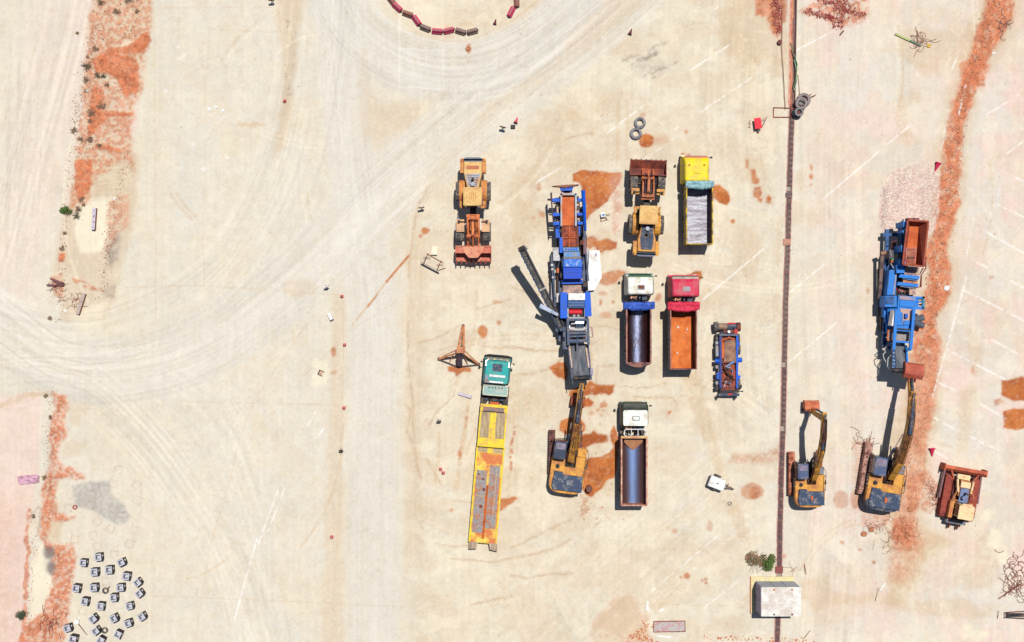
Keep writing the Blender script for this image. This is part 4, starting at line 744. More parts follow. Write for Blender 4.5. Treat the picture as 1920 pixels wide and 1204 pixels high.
# ------------------------------------------------------------ excavators
def seg_prof(pts, hs):
    top = []; bot = []
    for i, (p, h) in enumerate(zip(pts, hs)):
        a = Vector(pts[max(i-1, 0)]); b = Vector(pts[min(i+1, len(pts)-1)]); d = (b-a).normalized(); n = Vector((-d.y, d.x)); p = Vector(p)
        top.append(tuple(p+n*h/2)); bot.append(tuple(p-n*h/2))
    return top + bot[::-1]
def excavator(label, origin, rz, k, boomu, boom, stick, buck, bang, tro, trz, armm, bodym, bucketm, hoodm, cab_roof, bw, curl=1, lettered=True, rail=True, track_m=None, tks=1.0):
    t = empty('excavator', origin, rz, label, 'excavator', 'tracked excavators')
    trm = track_m or rust
    ca, sa = math.cos(trz), math.sin(trz); T = lambda u, v, z: (tro[0]+u*ca-v*sa, tro[1]+u*sa+v*ca, z)
    b = MB(); b.add([T(x, y, z) for z in (.35, .85) for x, y in ((-.95*k, -1.1*k), (.95*k, -1.1*k), (.95*k, 1.1*k), (-.95*k, 1.1*k))], [(3, 2, 1, 0), (4, 5, 6, 7), (0, 1, 5, 4), (1, 2, 6, 5), (2, 3, 7, 6), (3, 0, 4, 7)])
    b.cyl((0, 0, .8), (0, 0, 1.1), .6*k, 18); b.build('undercarriage', blackm, t)
    for s in (-1, 1):
        L_, r, w = 2.0*k*tks, .42*k*tks, .27*k*tks; prof = []
        for i in range(9): a = math.pi*i/8-math.pi/2; prof.append((L_-r+.35*k*0+r*math.cos(a)+.0, r+r*math.sin(a)))
        for i in range(9): a = math.pi*i/8+math.pi/2; prof.append((-L_+r+r*math.cos(a), r+r*math.sin(a)))
        b = MB(); u0, u1 = s*(1.27*k*tks-w), s*(1.27*k*tks+w)
        b.loft([[T(u0, v, z) for v, z in prof], [T(u1, v, z) for v, z in prof]]); tb = b.build('track', trm, t)
        b = MB(); N = 40; per = []; 
        M_ = 2*(2*(L_-r)) + 2*math.pi*r
        for i in range(N):
            q = M_*i/N; l = 2*(L_-r)
            if q < l: v, z, dv_, dz = -(L_-r)+q, 2*r, 1, 0
            elif q < l+math.pi*r: a = math.pi/2-(q-l)/r; v, z, dv_, dz = (L_-r)+r*math.cos(a), r+r*math.sin(a), math.sin(a), -math.cos(a)
            elif q < 2*l+math.pi*r: v, z, dv_, dz = (L_-r)-(q-l-math.pi*r), 0.0, -1, 0
            else: a = -math.pi/2-(q-2*l-math.pi*r)/r; v, z, dv_, dz = -(L_-r)+r*math.cos(a), r+r*math.sin(a), math.sin(a), -math.cos(a)
            hw = .055*k
            b.beam(T(u0-s*.04, v, z+.0), T(u1+s*.04, v, z), .12*k, .07)
        tag(b.build('track_shoes', trm, tb), kind='stuff')
    X0, X1, V0, V1 = -1.36*k, 1.36*k, -2.15*k, 1.5*k
    h = MB(); h.prism([(X0, V1-.2), (X0, V0+.15), (X1, V0+.15), (X1, V1-.5*k), (.55*k, V1-.5*k), (.5*k, V1-.2), (.0, V1-.2)], 1.05, 1.3); h.build('deck_frame', blackm, t)
    h = MB(); h.prism([(X0, .05*k), (X0, V0+.2), (X1, V0+.2), (X1, .35*k), (.55*k, .35*k), (.55*k, -.55*k), (-.3*k, -.55*k), (-.3*k, .05*k)], 1.3, 2.02); hb = h.build('house_body', bodym, t, bevel=.04)
    h = MB(); h.box(.62*k, .36*k, 1.3, X1-.02, 1.05*k, 1.72); h.build('tool_box', steelg if lettered else bodym, t, bevel=.03)
    b = MB(); n = 14; arc = [(1.36*k*math.sin(a)*1.0, -1.9*k-.76*k*max(0, 1-abs(math.sin(a))**5)**.6) for a in [(-1+2*i/n)*math.pi/2*.98 for i in range(n+1)]]
    cw_ = [(X1, -1.9*k)] + [(-x, y) for x, y in arc][:0] + [(x, y) for x, y in arc[::-1]] + [(X0, -1.9*k)]
    b.loft([[(x, max(y, -2.72*k), z) for x, y in cw_] for z in (1.15, 1.95)] + [[(x*.96, max(y, -2.72*k)*.985, 2.03) for x, y in cw_]]); cwt = b.build('counterweight', bodym if k < 1.19 else navy, t)
    hd = [(-1.05*k, -.95*k), (-.4*k, -.95*k), (-.3*k, -1.15*k), (1.26*k, -1.15*k), (1.28*k, -2.42*k), (-1.02*k, -2.42*k), (-1.16*k, -2.1*k)]
    h = MB(); h.loft([[(x, y, z) for x, y in hd] for z in (2.02, 2.22)] + [[(x*.95+.01, (y+1.7*k)*.95-1.7*k, 2.3) for x, y in hd]]); ho = h.build('engine_hood', hoodm, t)
    for i in range(11):
        if i in (5,): continue
        u = -.85*k+i*.18*k; MB().box(u, -1.35*k if u > -.3*k else -1.1*k, 2.30, u+.06*k, -2.05*k, 2.335).build('hood_rib', hoodm, ho)
    MB().box(.02*k, -1.55*k, 2.30, .2*k, -1.95*k, 2.36).build('exhaust_outlet', rusto if lettered else steelg, ho)
    MB().cyl((-.85*k, -.55*k, 2.02), (-.85*k, -.55*k, 2.2), .16*k, 14).build('fuel_cap', blackm, hb)
    # cab
    cu0, cu1 = X0+.02, -.36*k; c = MB(); zc = 3.0
    c.loft([[(x, y, z) for x, y in rr(cu0, .1*k, cu1, V1+.05, .1)] for z in (1.3, 2.0)] + [[(x, y, zc-.08) for x, y in rr(cu0+.06, .12*k, cu1-.05, V1-.1, .12)]]); co_ = c.build('cab', glass, t)
    for u in (cu0+.03, cu1-.03):
        for v in (.16*k, .75*k, V1-.02): MB().beam((u, v, 1.3), (u+(.05 if u < -k else -.03), v-.04, zc-.05), .07).build('cab_post', bodym if not lettered else navy, co_)
    r = MB(); r.loft([[(x, y, z) for x, y in rr(cu0+.02, .06*k, cu1, V1-.02, .14)] for z in (zc-.08, zc)] + [[(x, y, zc+.04) for x, y in rr(cu0+.1, .14*k, cu1-.08, V1-.1, .12)]]); ro = r.build('cab_roof', cab_roof, co_)
    MB().loft([[(x, y, z) for x, y in rr(cu0+.16, .85*k, cu1-.12, V1-.18, .06)] for z in (zc+.04, zc+.06)]).build('roof_window', mat('dusty_roof_window', D(150, 136, 160), .35, amt=.4), ro)
    MB().loft([[(x, y, z) for x, y in rr(cu0+.16, .2*k, cu1-.12, .75*k, .06)] for z in (zc+.04, zc+.065)]).build('roof_hatch', cab_roof, ro)
    # front linkage
    u = boomu*k; bwid = .24*k
    b = MB(); b.extr_u(seg_prof(boom, [.45*k, .62*k, .62*k, .5*k, .34*k][:len(boom)] if len(boom) >= 5 else [.5*k, .62*k, .42*k, .34*k]), u-bwid, u+bwid); bm_ = b.build('boom', armm, t)
    b = MB(); b.extr_u(seg_prof(stick, [.34*k, .5*k, .34*k, .26*k][:len(stick)]), u-bwid*.75, u+bwid*.75); b.build('stick', armm, t)
    mid = boom[len(boom)//2]; tip = boom[-1]
    for s in (-1, 1):
        q = MB().cyl((u+s*.42*k, .85*k, 1.35), (u+s*.42*k, .85*k+(mid[0]-.85*k)*.55, 1.35+(mid[1]-1.45)*.55), .11*k, 10).build('boom_cylinder', armm if s > 0 else navy, t)
        MB().cyl((u+s*.42*k, .85*k+(mid[0]-.85*k)*.55, 1.35+(mid[1]-1.45)*.55), (u+s*.38*k, mid[0], mid[1]-.1), .055*k, 8).build('piston_rod', chrome, q)
    a = Vector((u, mid[0]+.1, mid[1]+.55*k)); e = Vector((u, stick[0][0], stick[0][1]+.25*k)); m_ = a.lerp(e, .62)
    q = MB().cyl(a, m_, .14*k, 12).build('stick_cylinder', navy, t); MB().cyl(m_, e, .06*k, 8).build('piston_rod', chrome, q)
    s1 = Vector((u, stick[1][0], stick[1][1])) ; s2 = Vector((u, stick[-1][0], stick[-1][1]))
    off = Vector((0, .42*k, .1)); q = MB().cyl(s1+off, s1.lerp(s2, .65)+off, .1*k, 10).build('bucket_cylinder', navy, t); MB().cyl(s1.lerp(s2, .65)+off, s2+off*.9, .05*k, 8).build('piston_rod', chrome, q)
    hz = MB(); rnd = random.Random(int(origin[0]*10))
    for i in range(7):
        du = (-.34+.11*i)*k; pts = [(u+du*.9, .1*k, 2.0+rnd.uniform(0, .25)), (u+du*1.1, .55*k, 2.5+rnd.uniform(0, .4))] 
        for j in range(1, len(boom)): pts.append((u+du*(.9-.1*j)+rnd.uniform(-.04, .04), boom[j][0], boom[j][1]+.36*k+rnd.uniform(0, .12)))
        hz.tube(pts, .028, 5)
    for i in range(16):
        x, y = rnd.uniform(-.28, .5)*k, rnd.uniform(-.5, .5)*k; hz.tube([(x, y, 1.5), (x+rnd.uniform(-.2, .2), y+rnd.uniform(-.2, .2), 1.95), (x+rnd.uniform(-.4, .3), y+rnd.uniform(-.3, .3), 1.8), (x+rnd.uniform(-.2, .2), y+rnd.uniform(.1, .4), 1.5)], .03, 5)
    hz.build('hydraulic_hoses', hose, t)
    # bucket
    ca, sa = math.cos(bang), math.sin(bang); P2 = lambda p: (buck[0]+(p[0]*ca-p[1]*sa)*k, buck[1]+(p[0]*sa+p[1]*ca)*k)
    outer = [(0, .0), (.28, .12), (.62, -.1), (.78, -.5), (.62, -.92), (.2, -1.12), (-.35, -1.1)]
    inner = [(-.33, -1.04), (.18, -1.05), (.54, -.88), (.7, -.5), (.56, -.15), (.28, .04), (.02, -.06)]
    b = MB(); b.extr_u([P2(p) for p in outer + inner], u-bw/2, u+bw/2); bo = b.build('bucket', bucketm, t, smooth=False)
    for s in (-1, 1): MB().extr_u([P2(p) for p in [(0, .02), (.28, .14), (.64, -.1), (.8, -.5), (.64, -.94), (.2, -1.14), (-.2, -1.12), (.05, -.5)]], u+s*bw/2, u+s*(bw/2-.06)).build('bucket_side', bucketm, bo)
    for i in range(5):
        uu = u-bw/2+.08+(bw-.16)*i/4; MB().beam((uu, *P2((-.3, -1.07))), (uu, *P2((-.56, -1.07))), .12, .09).build('tooth', rustd, bo)
    for s in (-1, 1): MB().extr_u([P2(p) for p in [(-.15, -.02), (-.1, .3), (.2, .36), (.45, .05)]], u+s*.22*k, u+s*.28*k).build('bucket_lug', bucketm, bo)
    hr = MB()
    if rail:
        zt = 2.35; xr = X1-.06
        for v in (.3*k, -.4*k, -1.0*k): hr.beam((xr, v, 2.0), (xr, v, zt+.25), .04)
        hr.beam((xr, .3*k, zt+.25), (xr, -1.0*k, zt+.25), .04); hr.tube([(xr-.1, 1.05*k, 1.7), (xr+.12, .8*k, 1.9), (xr+.22, .3*k, 1.9), (xr+.2, -.4*k, 1.6)], .025, 5)
        hr.box(xr+.02, -.2*k, 1.5, xr+.22, -.55*k, 1.9); hr.build('handrail', blackm, t)
    mi = MB(); mi.beam((cu0, V1, 2.3), (cu0-.15, V1+.15, 2.4), .035); mi.box(cu0-.2, V1+.12, 2.2, cu0-.08, V1+.17, 2.6); mi.build('mirror', blackm, t)
    if lettered:
        for txt_u, v0, z0, dirv, dirz, size, name in ((u-bwid-.012, boom[1][0]+.5*(boom[2][0]-boom[1][0]), boom[1][1]+.5*(boom[2][1]-boom[1][1])-.05, None, None, .42*k, 'boom'), (X0-.03, -.42*k, 1.55, None, None, .4*k, 'side')):
            cu = bpy.data.curves.new('lettering', 'FONT'); cu.body = 'CAT'; cu.size = size*1.2; cu.extrude = .006; cu.align_x = 'CENTER'; cu.align_y = 'CENTER'
            o = bpy.data.objects.new('lettering', cu); scn.collection.objects.link(o); dg = bpy.context.evaluated_depsgraph_get(); m2 = bpy.data.meshes.new_from_object(o.evaluated_get(dg)); bpy.data.objects.remove(o)
            m2.materials.clear(); m2.materials.append(whitem); o = bpy.data.objects.new('lettering', m2); scn.collection.objects.link(o); o.parent = bm_ if name == 'boom' else hb
            dv_ = Vector((0, boom[2][0]-boom[1][0], boom[2][1]-boom[1][1])).normalized() if name == 'boom' else Vector((0, 1, 0))
            xax = -dv_; nrm = Vector((-1, 0, 0)); yax = nrm.cross(xax)
            o.matrix_local = Matrix(((xax.x, yax.x, nrm.x, txt_u), (xax.y, yax.y, nrm.y, v0), (xax.z, yax.z, nrm.z, z0), (0, 0, 0, 1)))
            pl = MB()
            if name == 'side': pl.box(X0-.005, -.42*k-.55*k, 1.38, X0-.02, .02*k, 1.75); pl.build('decal_plate', blackm, hb)
        gl = MB()
        for i in range(6): gl.box(X0-.004, -1.95*k, 1.42+i*.09, X0-.03, -1.1*k, 1.46+i*.09)
        gl.build('side_grille', yelo, hb)
    return t
brz = mat('weathered_boom_yellow', D(222, 160, 66), .55, dirt=D(140, 92, 56), amt=.4, scale=1.6)
bk_o = mat('orange_rust_bucket', D(226, 134, 92), .7, dirt=D(190, 98, 72), amt=.4, scale=2)
bk_r = mat('red_brown_bucket', D(186, 92, 72), .6, dirt=D(214, 120, 96), amt=.35, scale=1.2)
hoodb = mat('blue_grey_hood', D(58, 76, 104), .45, dirt=D(150, 144, 142), amt=.28, scale=2)
roofb = mat('blue_cab_roof', D(76, 92, 128), .4, dirt=D(130, 124, 134), amt=.3, scale=1.5)
roofn = mat('dark_navy_cab_roof', D(50, 62, 86), .45, dirt=D(96, 92, 98), amt=.25, scale=1.5)
excavator('yellow excavator with dark cab roof reaching up to the end of the blue crusher', (*G(1065.5, 859, 0).xy, 0), R(-7.5), 1.17, .12,
          [(.0, 1.9), (1.3, 2.9), (3.6, 3.9), (5.1, 4.1), (6.7, 3.7)], [(7.15, 3.9), (6.6, 3.45), (5.6, 1.9), (5.0, 1.1)], (5.0, 1.15), R(0), (-.40, .55), R(6), brz, yel, rust, hoodb, roofn, 1.3, lettered=False, track_m=mat('dark_muddy_track', D(84, 60, 60), .85, dirt=D(150, 96, 84), amt=.4, scale=2), tks=.85)
excavator('yellow excavator by the grated drain, stick folded down to an orange bucket', (*G(1510, 893, 0).xy, 0), R(0), 1.0, .35,
          [(.0, 1.9), (1.2, 3.3), (2.9, 4.9), (4.2, 5.7), (5.8, 6.0)], [(6.3, 6.35), (5.85, 5.8), (6.0, 3.2), (6.15, 1.35)], (6.2, 1.2), R(25), (-.15, .3), R(0), brz, yel, bk_o, hoodb, roofb, 1.35, track_m=mat('orange_muddy_track', D(216, 140, 108), .85, dirt=D(150, 84, 66), amt=.5, scale=2))
excavator('large yellow excavator reaching towards the right crusher with a red-brown bucket', (*G(1652, 890, 0).xy, 0), R(-9), 1.2, .3,
          [(.0, 1.9), (1.6, 3.8), (4.2, 5.0), (5.6, 5.1), (7.6, 4.5)], [(8.1, 4.8), (7.5, 4.4), (8.6, 3.6), (9.3, 3.1)], (9.4, 3.4), R(75), (-.25, .4), R(0), brz, yel, bk_r, hoodb, roofb, 1.75, track_m=mat('pinkish_muddy_track', D(196, 150, 136), .85, dirt=D(110, 66, 56), amt=.4, scale=2))
# ============================================================ PIXEL-MEASURED SOLIDS
class Site:
    """Builds parts of one thing; outlines are measured in the photograph at the height z1 of their top face."""
    def __init__(s, name, px, py, label, cat, group=None, z=0):
        s.o = G(px, py, 0); s.t = empty(name, s.o, 0, label, cat, group)
    def P(s, px, py, z): p = G(px, py, z) - s.o; return (p.x, p.y, z)
    def prism(s, mb, pts, z0, z1):
        top = [s.P(x, y, z1) for x, y in pts]; mb.loft([[(x, y, z0) for x, y, z in top], top]); return mb
    def box(s, name, m, x0, y0, x1, y1, z0, z1, parent=None, bevel=0):
        mb = MB(); s.prism(mb, [(x0, y1), (x1, y1), (x1, y0), (x0, y0)], z0, z1); return mb.build(name, m, parent or s.t, bevel=bevel)
    def quad(s, name, m, pts, z0, z1, parent=None):
        mb = MB(); s.prism(mb, pts, z0, z1); return mb.build(name, m, parent or s.t)
    def slab(s, name, m, pts, th, parent=None):      # pts: (px,py,z) corners, thickness downwards
        top = [s.P(*p) for p in pts]; mb = MB(); mb.loft([[(x, y, z-th) for x, y, z in top], top]); return mb.build(name, m, parent or s.t)
    def beam(s, name, m, a, b, w, h=None, parent=None): return MB().beam(s.P(*a), s.P(*b), w, h).build(name, m, parent or s.t)
    def cyl(s, name, m, a, b, r, n=14, parent=None): return MB().cyl(s.P(*a), s.P(*b), r, n).build(name, m, parent or s.t)
    def tube(s, name, m, pts, r, parent=None): return MB().tube([s.P(*p) for p in pts], r, 6).build(name, m, parent or s.t)

# ------------------------------------------------------------ low loader and its tractor
teal = mat('teal_cab_paint', D(22, 172, 170), .35, dirt=D(104, 172, 160), amt=.34, scale=1.8, var=.08)
ybed = mat('yellow_trailer_paint', D(250, 222, 44), .5, dirt=D(224, 180, 96), amt=.38, scale=1.8, var=.09)
ybedw = mat('worn_yellow_deck', D(246, 220, 96), .6, dirt=D(222, 128, 72), amt=.55, scale=.9, var=.08)
plank = mat('grey_timber_plank', D(198, 178, 150), .85, dirt=D(160, 136, 116), amt=.45, scale=1.5, streak=(3, .4, 1), var=.2)
platem = mat('scuffed_steel_plate', D(156, 152, 150), .6, .15, dirt=D(186, 120, 84), amt=.38, scale=1.1, var=.28)
t = empty('tractor_unit', G(930.6, 715, 0), R(-4.85), 'teal lorry tractor with white roof bars coupled to the yellow low loader', 'truck')
b = MB()
for s in (-1, 1): b.box(s*.42-.06, -2.9, .75, s*.42+.06, 1.8, 1.0)
b.build('chassis', blackm, t)
for v in (1.35, -.9, -2.2):
    for s in (-1, 1): wheel(t, s*1.02, v, .52, .34 if v > 0 else .5)
cab = MB(); cab.loft([[(x, y, z) for x, y in rr(-1.24, -.05, 1.24, 2.28, .18)] for z in (.5, 1.9)] + [[(x, y, 2.75) for x, y in rr(-1.12, -.08, 1.12, 2.05, .2)], [(x, y, 3.0) for x, y in rr(-1.05, -.08, 1.05, 1.9, .2)]]); co_ = cab.build('cab', teal, t, bevel=.03)
MB().add([(-1.1, 2.3, 1.9), (1.1, 2.3, 1.9), (1.02, 2.09, 2.72), (-1.02, 2.09, 2.72)], [(0, 1, 2, 3)]).build('windscreen', glass, co_)
MB().loft([[(x, y, z) for x, y in rr(-.42, 1.05, .46, 1.72, .06)] for z in (3.0, 3.04)]).build('roof_hatch', navy, co_)
MB().box(-.65, .52, 3.05, .8, .72, 3.14).build('roof_bar', whitem, co_); MB().box(-.62, -.02, 3.05, .65, .14, 3.14).build('roof_bar', whitem, co_)
fl = MB()
for i in range(9): fl.box(-.55+i*.13, .16, 3.02, -.47+i*.13, .50, 3.07)
fl.build('deflector_ribs', mat('pale_teal_rib', D(90, 176, 170), .4), co_)
MB().prism([(-1.05, -.05), (-.65, -.05), (-.75, .55), (-1.02, .75)], 2.9, 3.06).build('air_deflector', steelg, co_)
b = MB(); b.tube([(-1.05, 1.5, 3.05), (-1.05, 1.95, 2.98), (-.7, 2.12, 2.95), (.75, 2.12, 2.95), (1.08, 1.95, 2.98), (1.08, 1.5, 3.05)], .06, 6); b.build('lamp_bar', chrome, t)
for u in (-.85, -.3, .3, .85): MB().cyl((u, 2.1, 3.05), (u, 2.2, 3.05), .12, 10).build('roof_lamp', mat('lamp_cream', D(240, 226, 160), .3), t)
b = MB(); b.tube([(-1.25, 1.9, 1.2), (-1.25, 2.35, 1.2), (-.9, 2.45, 1.2), (.9, 2.45, 1.2), (1.25, 2.35, 1.2), (1.25, 1.9, 1.2)], .07, 6); b.box(-1.24, 2.25, .4, 1.24, 2.42, .9); b.build('bumper', blackm, t)
for s in (-1, 1): b = MB(); b.beam((s*1.2, 1.9, 2.3), (s*1.5, 1.8, 2.4), .05); b.box(s*1.42, 1.72, 1.9, s*1.58, 1.86, 2.5); b.build('mirror', blackm, t)
tray = mat('grey_green_tray', D(158, 190, 184), .5, dirt=D(190, 196, 186), amt=.3)
tr_ = MB().box(-1.12, -1.18, 1.2, 1.12, -.3, 2.2).build('ballast_box', tray, t)
for a in ((-1.14, -.34, 1.14, -.22), (-1.14, -1.24, 1.14, -1.16), (-1.16, -1.2, -1.08, -.3), (1.08, -1.2, 1.16, -.3)): MB().box(a[0], a[1], 2.12, a[2], a[3], 2.28).build('box_rim', mat('cream_rim', D(232, 230, 200), .5, amt=.3), tr_)
for i in range(5): MB().cyl((-.6+i*.3, -.5, 2.2), (-.6+i*.3, -.5, 2.3), .06, 8).build('bolt', blackm, tr_)
b = MB(); b.box(-1.25, -2.1, .95, -.85, -1.2, 1.15); b.box(.85, -2.1, .95, 1.25, -1.2, 1.15); b.build('mudguard', blackm, t)
for u in (-.75, .1, .75): MB().box(u-.2, -1.75, .9, u+.15, -1.3, 1.12).build('chassis_box', navy, t)
MB().cyl((0, -2.0, 1.0), (0, -2.0, 1.2), .5, 18).build('coupling_plate', blackm, t)
MB().box(-.4, -2.1, 1.2, .42, -1.88, 1.38).build('hose_rack', rusto, t)
t = empty('low_loader_trailer', G(915.8, 890, 0), R(-4.85), 'long yellow low loader trailer with rusty steel plates and two rear ramps', 'trailer')
b = MB(); b.box(-1.2, 2.7, 1.0, 1.2, 6.6, 1.38); b.box(-1.27, -6.3, .45, 1.27, 2.7, .86); b.build('bed_frame', ybed, t)
MB().box(-1.26, 6.42, 1.3, 1.26, 6.68, 1.52).build('front_beam', ybed, t)
MB().box(-1.0, 6.05, 1.42, .95, 6.4, 1.50).build('lettered_plate', mat('grey_red_plate', D(176, 126, 116), .6, dirt=D(130, 124, 120), amt=.5, scale=2), t)
MB().box(-.95, 5.97, 1.38, 1.0, 6.04, 1.54).build('stop_bar', blackm, t)
for s in (-1, 1):
    MB().box(s*1.13, 2.72, 1.38, s*1.26, 6.42, 1.50).build('side_rail', ybed, t); MB().box(s*1.18, -6.25, .86, s*1.32, 2.72, .98).build('side_rail', ybed, t)
for s in (-1, 1):
    for i in range(8): MB().box(s*.30 + s*i*.103, 3.55, 1.385, s*.30 + s*(i*.103+.09), 6.0, 1.42).build('deck_plank', plank, t)
MB().box(-.22, 3.5, 1.385, .22, 5.97, 1.44).build('centre_spine', ybed, t); MB().box(-1.1, 2.74, 1.385, 1.1, 3.5, 1.43).build('cross_deck', ybed, t)
for s in (-1, 1):
    for i in range(8): MB().box(s*.28 + s*i*.11, 2.15, .865, s*.28 + s*(i*.11+.095), 2.6, .90).build('deck_plank', plank, t)
MB().box(-.22, 2.1, .865, .22, 2.6, .91).build('centre_spine', ybed, t); MB().box(-1.17, .6, .865, 1.17, 2.1, .90).build('cross_deck', ybedw, t)
MB().box(-1.17, -6.25, .862, 1.17, .6, .885).build('deck_plate', ybedw, t)
MB().box(.10, -4.9, .89, 1.05, 1.0, .935).build('steel_plate', platem, t); MB().box(-1.1, -1.9, .89, -.12, .45, .935).build('steel_plate', platem, t); MB().box(-1.1, -5.35, .89, -.12, -1.95, .93).build('steel_plate', platem, t)
MB().box(.72, -4.0, .936, .77, 1.0, .95).build('seam_strip', mat('pale_seam', D(206, 186, 160), .6), t)
MB().box(-.11, -5.9, .89, .09, -.9, .925).build('rust_channel', mat('orange_rust_channel', D(206, 104, 48), .9, dirt=D(170, 84, 44), amt=.4, scale=1.5), t)
b = MB(); b.cyl((-.3, -1.3, .94), (-.3, -1.3, .99), .14, 10); b.build('lashing_ring', rustd, t); MB().cyl((-.45, -2.9, .94), (-.45, -2.9, 1.0), .17, 10).build('lashing_ring', rustd, t)
for (u, v) in ((-.55, -.3), (-.9, .1), (-.4, -.35)): MB().cyl((u, v, .93), (u, v, .98), .09, 8).build('lashing_ring', rustd, t)
for s, r_ in ((-1, 0), (1, .12)): MB().loft([[(s*.45+r_, -6.25, z), (s*1.22+r_, -6.25, z), (s*1.22+r_*2, -6.95, z+.02), (s*.5+r_*2, -6.85, z+.02)] for z in (.80, .90)]).build('loading_ramp', plank, t)
for v in (-2.6, -3.7, -4.8, -5.7):
    for s in (-1, 1): wheel(t, s*.95, v, .36, .42)
for i in range(18):
    for s in (-1, 1): MB().box(s*1.30, -6+i*.5, .87, s*1.335, -5.92+i*.5, .93).build('stake_pocket', blackm, t)

# ------------------------------------------------------------ crushers
cb = mat('bright_blue_paint', D(10, 98, 224), .35, dirt=D(52, 88, 160), amt=.22, scale=1.2, coat=.2)
cbl = mat('light_blue_cover', D(86, 150, 216), .4, dirt=D(150, 150, 150), amt=.42, scale=1.2)
cbd = mat('deep_blue_side', D(30, 62, 130), .45, dirt=D(60, 60, 84), amt=.3)
slate = mat('slate_blue_frame', D(70, 86, 116), .45, dirt=D(120, 116, 120), amt=.3, scale=2)
beltm = mat('rubber_belt', D(92, 98, 108, .55), .8, dirt=D(128, 128, 132), amt=.45, scale=1.2, streak=(3, .3, 1))
beltd = mat('dusty_belt', D(214, 178, 156), .9, dirt=D(150, 128, 128), amt=.45, scale=1.6)
galv = mat('pale_grey_box', D(206, 206, 208), .5, dirt=D(140, 120, 112), amt=.25)
K = Site('mobile_crusher', 1072, 535, 'long blue mobile crusher with orange hopper, red engine and black side conveyor', 'crusher', 'mobile rock crushers')
b = MB()
for x0, x1 in ((1047, 1054), (1092, 1099)): K.prism(b, [(x0, 640), (x1, 640), (x1, 380), (x0, 380)], .9, 1.35)
for y in (395, 440, 490, 540, 600): K.prism(b, [(1047, y+3), (1099, y+3), (1099, y-3), (1047, y-3)], .95, 1.3)
b.build('chassis', slate, K.t)
for x0, x1 in ((1045, 1057), (1088, 1100)):
    tk = K.box('track', blackm, x0, 440, x1, 560, 0, .9)
    b = MB()
    for i in range(30): K.prism(b, [(x0-.5, 442+i*4), (x1+.5, 442+i*4), (x1+.5, 440+i*4), (x0-.5, 440+i*4)], .9, .96)
    tag(b.build('track_shoes', rustd, tk), kind='stuff')
K.box('hopper_body', cbd, 1052, 368, 1080, 423, 1.6, 2.7)
h = K.box('hopper_floor', rusto, 1053.5, 366, 1078.5, 423, 2.7, 2.78)
for x0, y0, x1, y1 in ((1051, 363, 1054, 424), (1078, 363, 1081.5, 424), (1051, 362, 1081, 366)): K.box('hopper_wall', steelg, x0, y0, x1, y1, 2.6, 3.25)
sg = K.box('screen_tray', rustd, 1053, 424, 1083, 463, 2.0, 2.85)
for i in range(2):
    for j in range(2): K.box('screen_panel', rust, 1054.5+i*13.5, 425+j*21, 1066.5+i*13.5, 444+j*18, 2.85, 2.90, sg)
K.box('screen_wall', rustd, 1080.5, 424, 1085, 463, 1.8, 3.15); K.box('screen_divider', rusto, 1066.3, 424, 1068.3, 463, 2.85, 3.05); K.box('screen_divider', rusto, 1054, 444.5, 1081, 446.5, 2.85, 3.05)
for x0, x1, yy0, yy1, m_ in ((1032, 1036, 362, 428, mat('purple_brown_wing', D(112, 78, 92), .6, amt=.4)), (1092, 1098, 358, 432, cb)):
    K.slab('hopper_wing', m_, [(x0, yy0, 3.5), (x1-1, yy0-2, 3.6), (x1+2, yy1, 3.6), (x0+4 if x0 > 1050 else x0+6, yy1, 3.5)], .9)
K.slab('hopper_wing', cb, [(1090.5, 356, 3.5), (1093, 356, 3.6), (1099, 432, 3.6), (1096, 432, 3.5)], 1.0)
for y in (375, 402, 419):
    K.box('wing_bracket', cb, 1036, y-3, 1049, y+3, 2.2, 3.0); K.box('wing_bracket', cb, 1083, y-3, 1094, y+2, 2.2, 3.0)
    K.cyl('wing_cylinder', chrome, (1038, y+6, 2.9), (1052, y+10, 2.5), .07, 8)
for y in (368, 386, 412, 430):
    K.box('hopper_lug', blackm, 1048, y, 1052.5, y+6, 2.1, 2.7); K.box('hopper_lug', blackm, 1081, y, 1085.5, y+6, 2.1, 2.7)
K.beam('hopper_rail', mat('dusty_peach_rail', D(226, 192, 170), .7, amt=.3), (1045, 380, 2.2), (1047, 445, 2.2), .16); K.beam('hopper_rail', MATS['dusty_peach_rail'], (1083, 382, 2.2), (1086, 438, 2.2), .2)
K.slab('end_plate', mat('brown_end_plate', D(168, 116, 98), .7, amt=.3), [(1035.5, 350, 3.4), (1060, 352, 3.4), (1085, 348, 3.4), (1085, 345.5, 3.5), (1060, 346.5, 3.5), (1036, 348.5, 3.5)], .5)
K.quad('end_bracket', cb, [(1052, 357.5), (1073, 357.5), (1075, 350.5), (1050, 350.5)], 2.4, 3.2); K.box('end_crossbar', blackm, 1053, 357, 1073, 362, 2.2, 2.6)
for x in (1055, 1070): K.beam('end_strut', galv, (x, 356, 2.9), (x, 363, 2.7), .12)
K.box('side_arm', cb, 1042, 420, 1050, 446, 1.6, 2.6); K.box('side_arm', cb, 1049.5, 445, 1055, 474, 1.8, 3.3); K.box('side_arm', cb, 1083, 424, 1088, 438, 1.8, 2.6)
jaw = K.quad('jaw_header', cbl, [(1056, 471), (1086, 471), (1086, 464), (1055.5, 464)], 1.4, 3.3)
for i in range(5): K.cyl('header_port', cb, (1061.5+i*4.8, 467.5, 3.3), (1061.5+i*4.8, 467.5, 3.36), .09, 8, jaw)
K.quad('jaw_cover', cbl, [(1057, 483), (1088, 483), (1087, 472), (1057, 472)], 1.4, 3.15)
K.quad('jaw_cover', mat('grey_dusty_cover', D(140, 132, 128), .7, amt=.4), [(1056.5, 487), (1090, 485.5), (1090, 481), (1056.5, 481.5)], 1.4, 3.2)
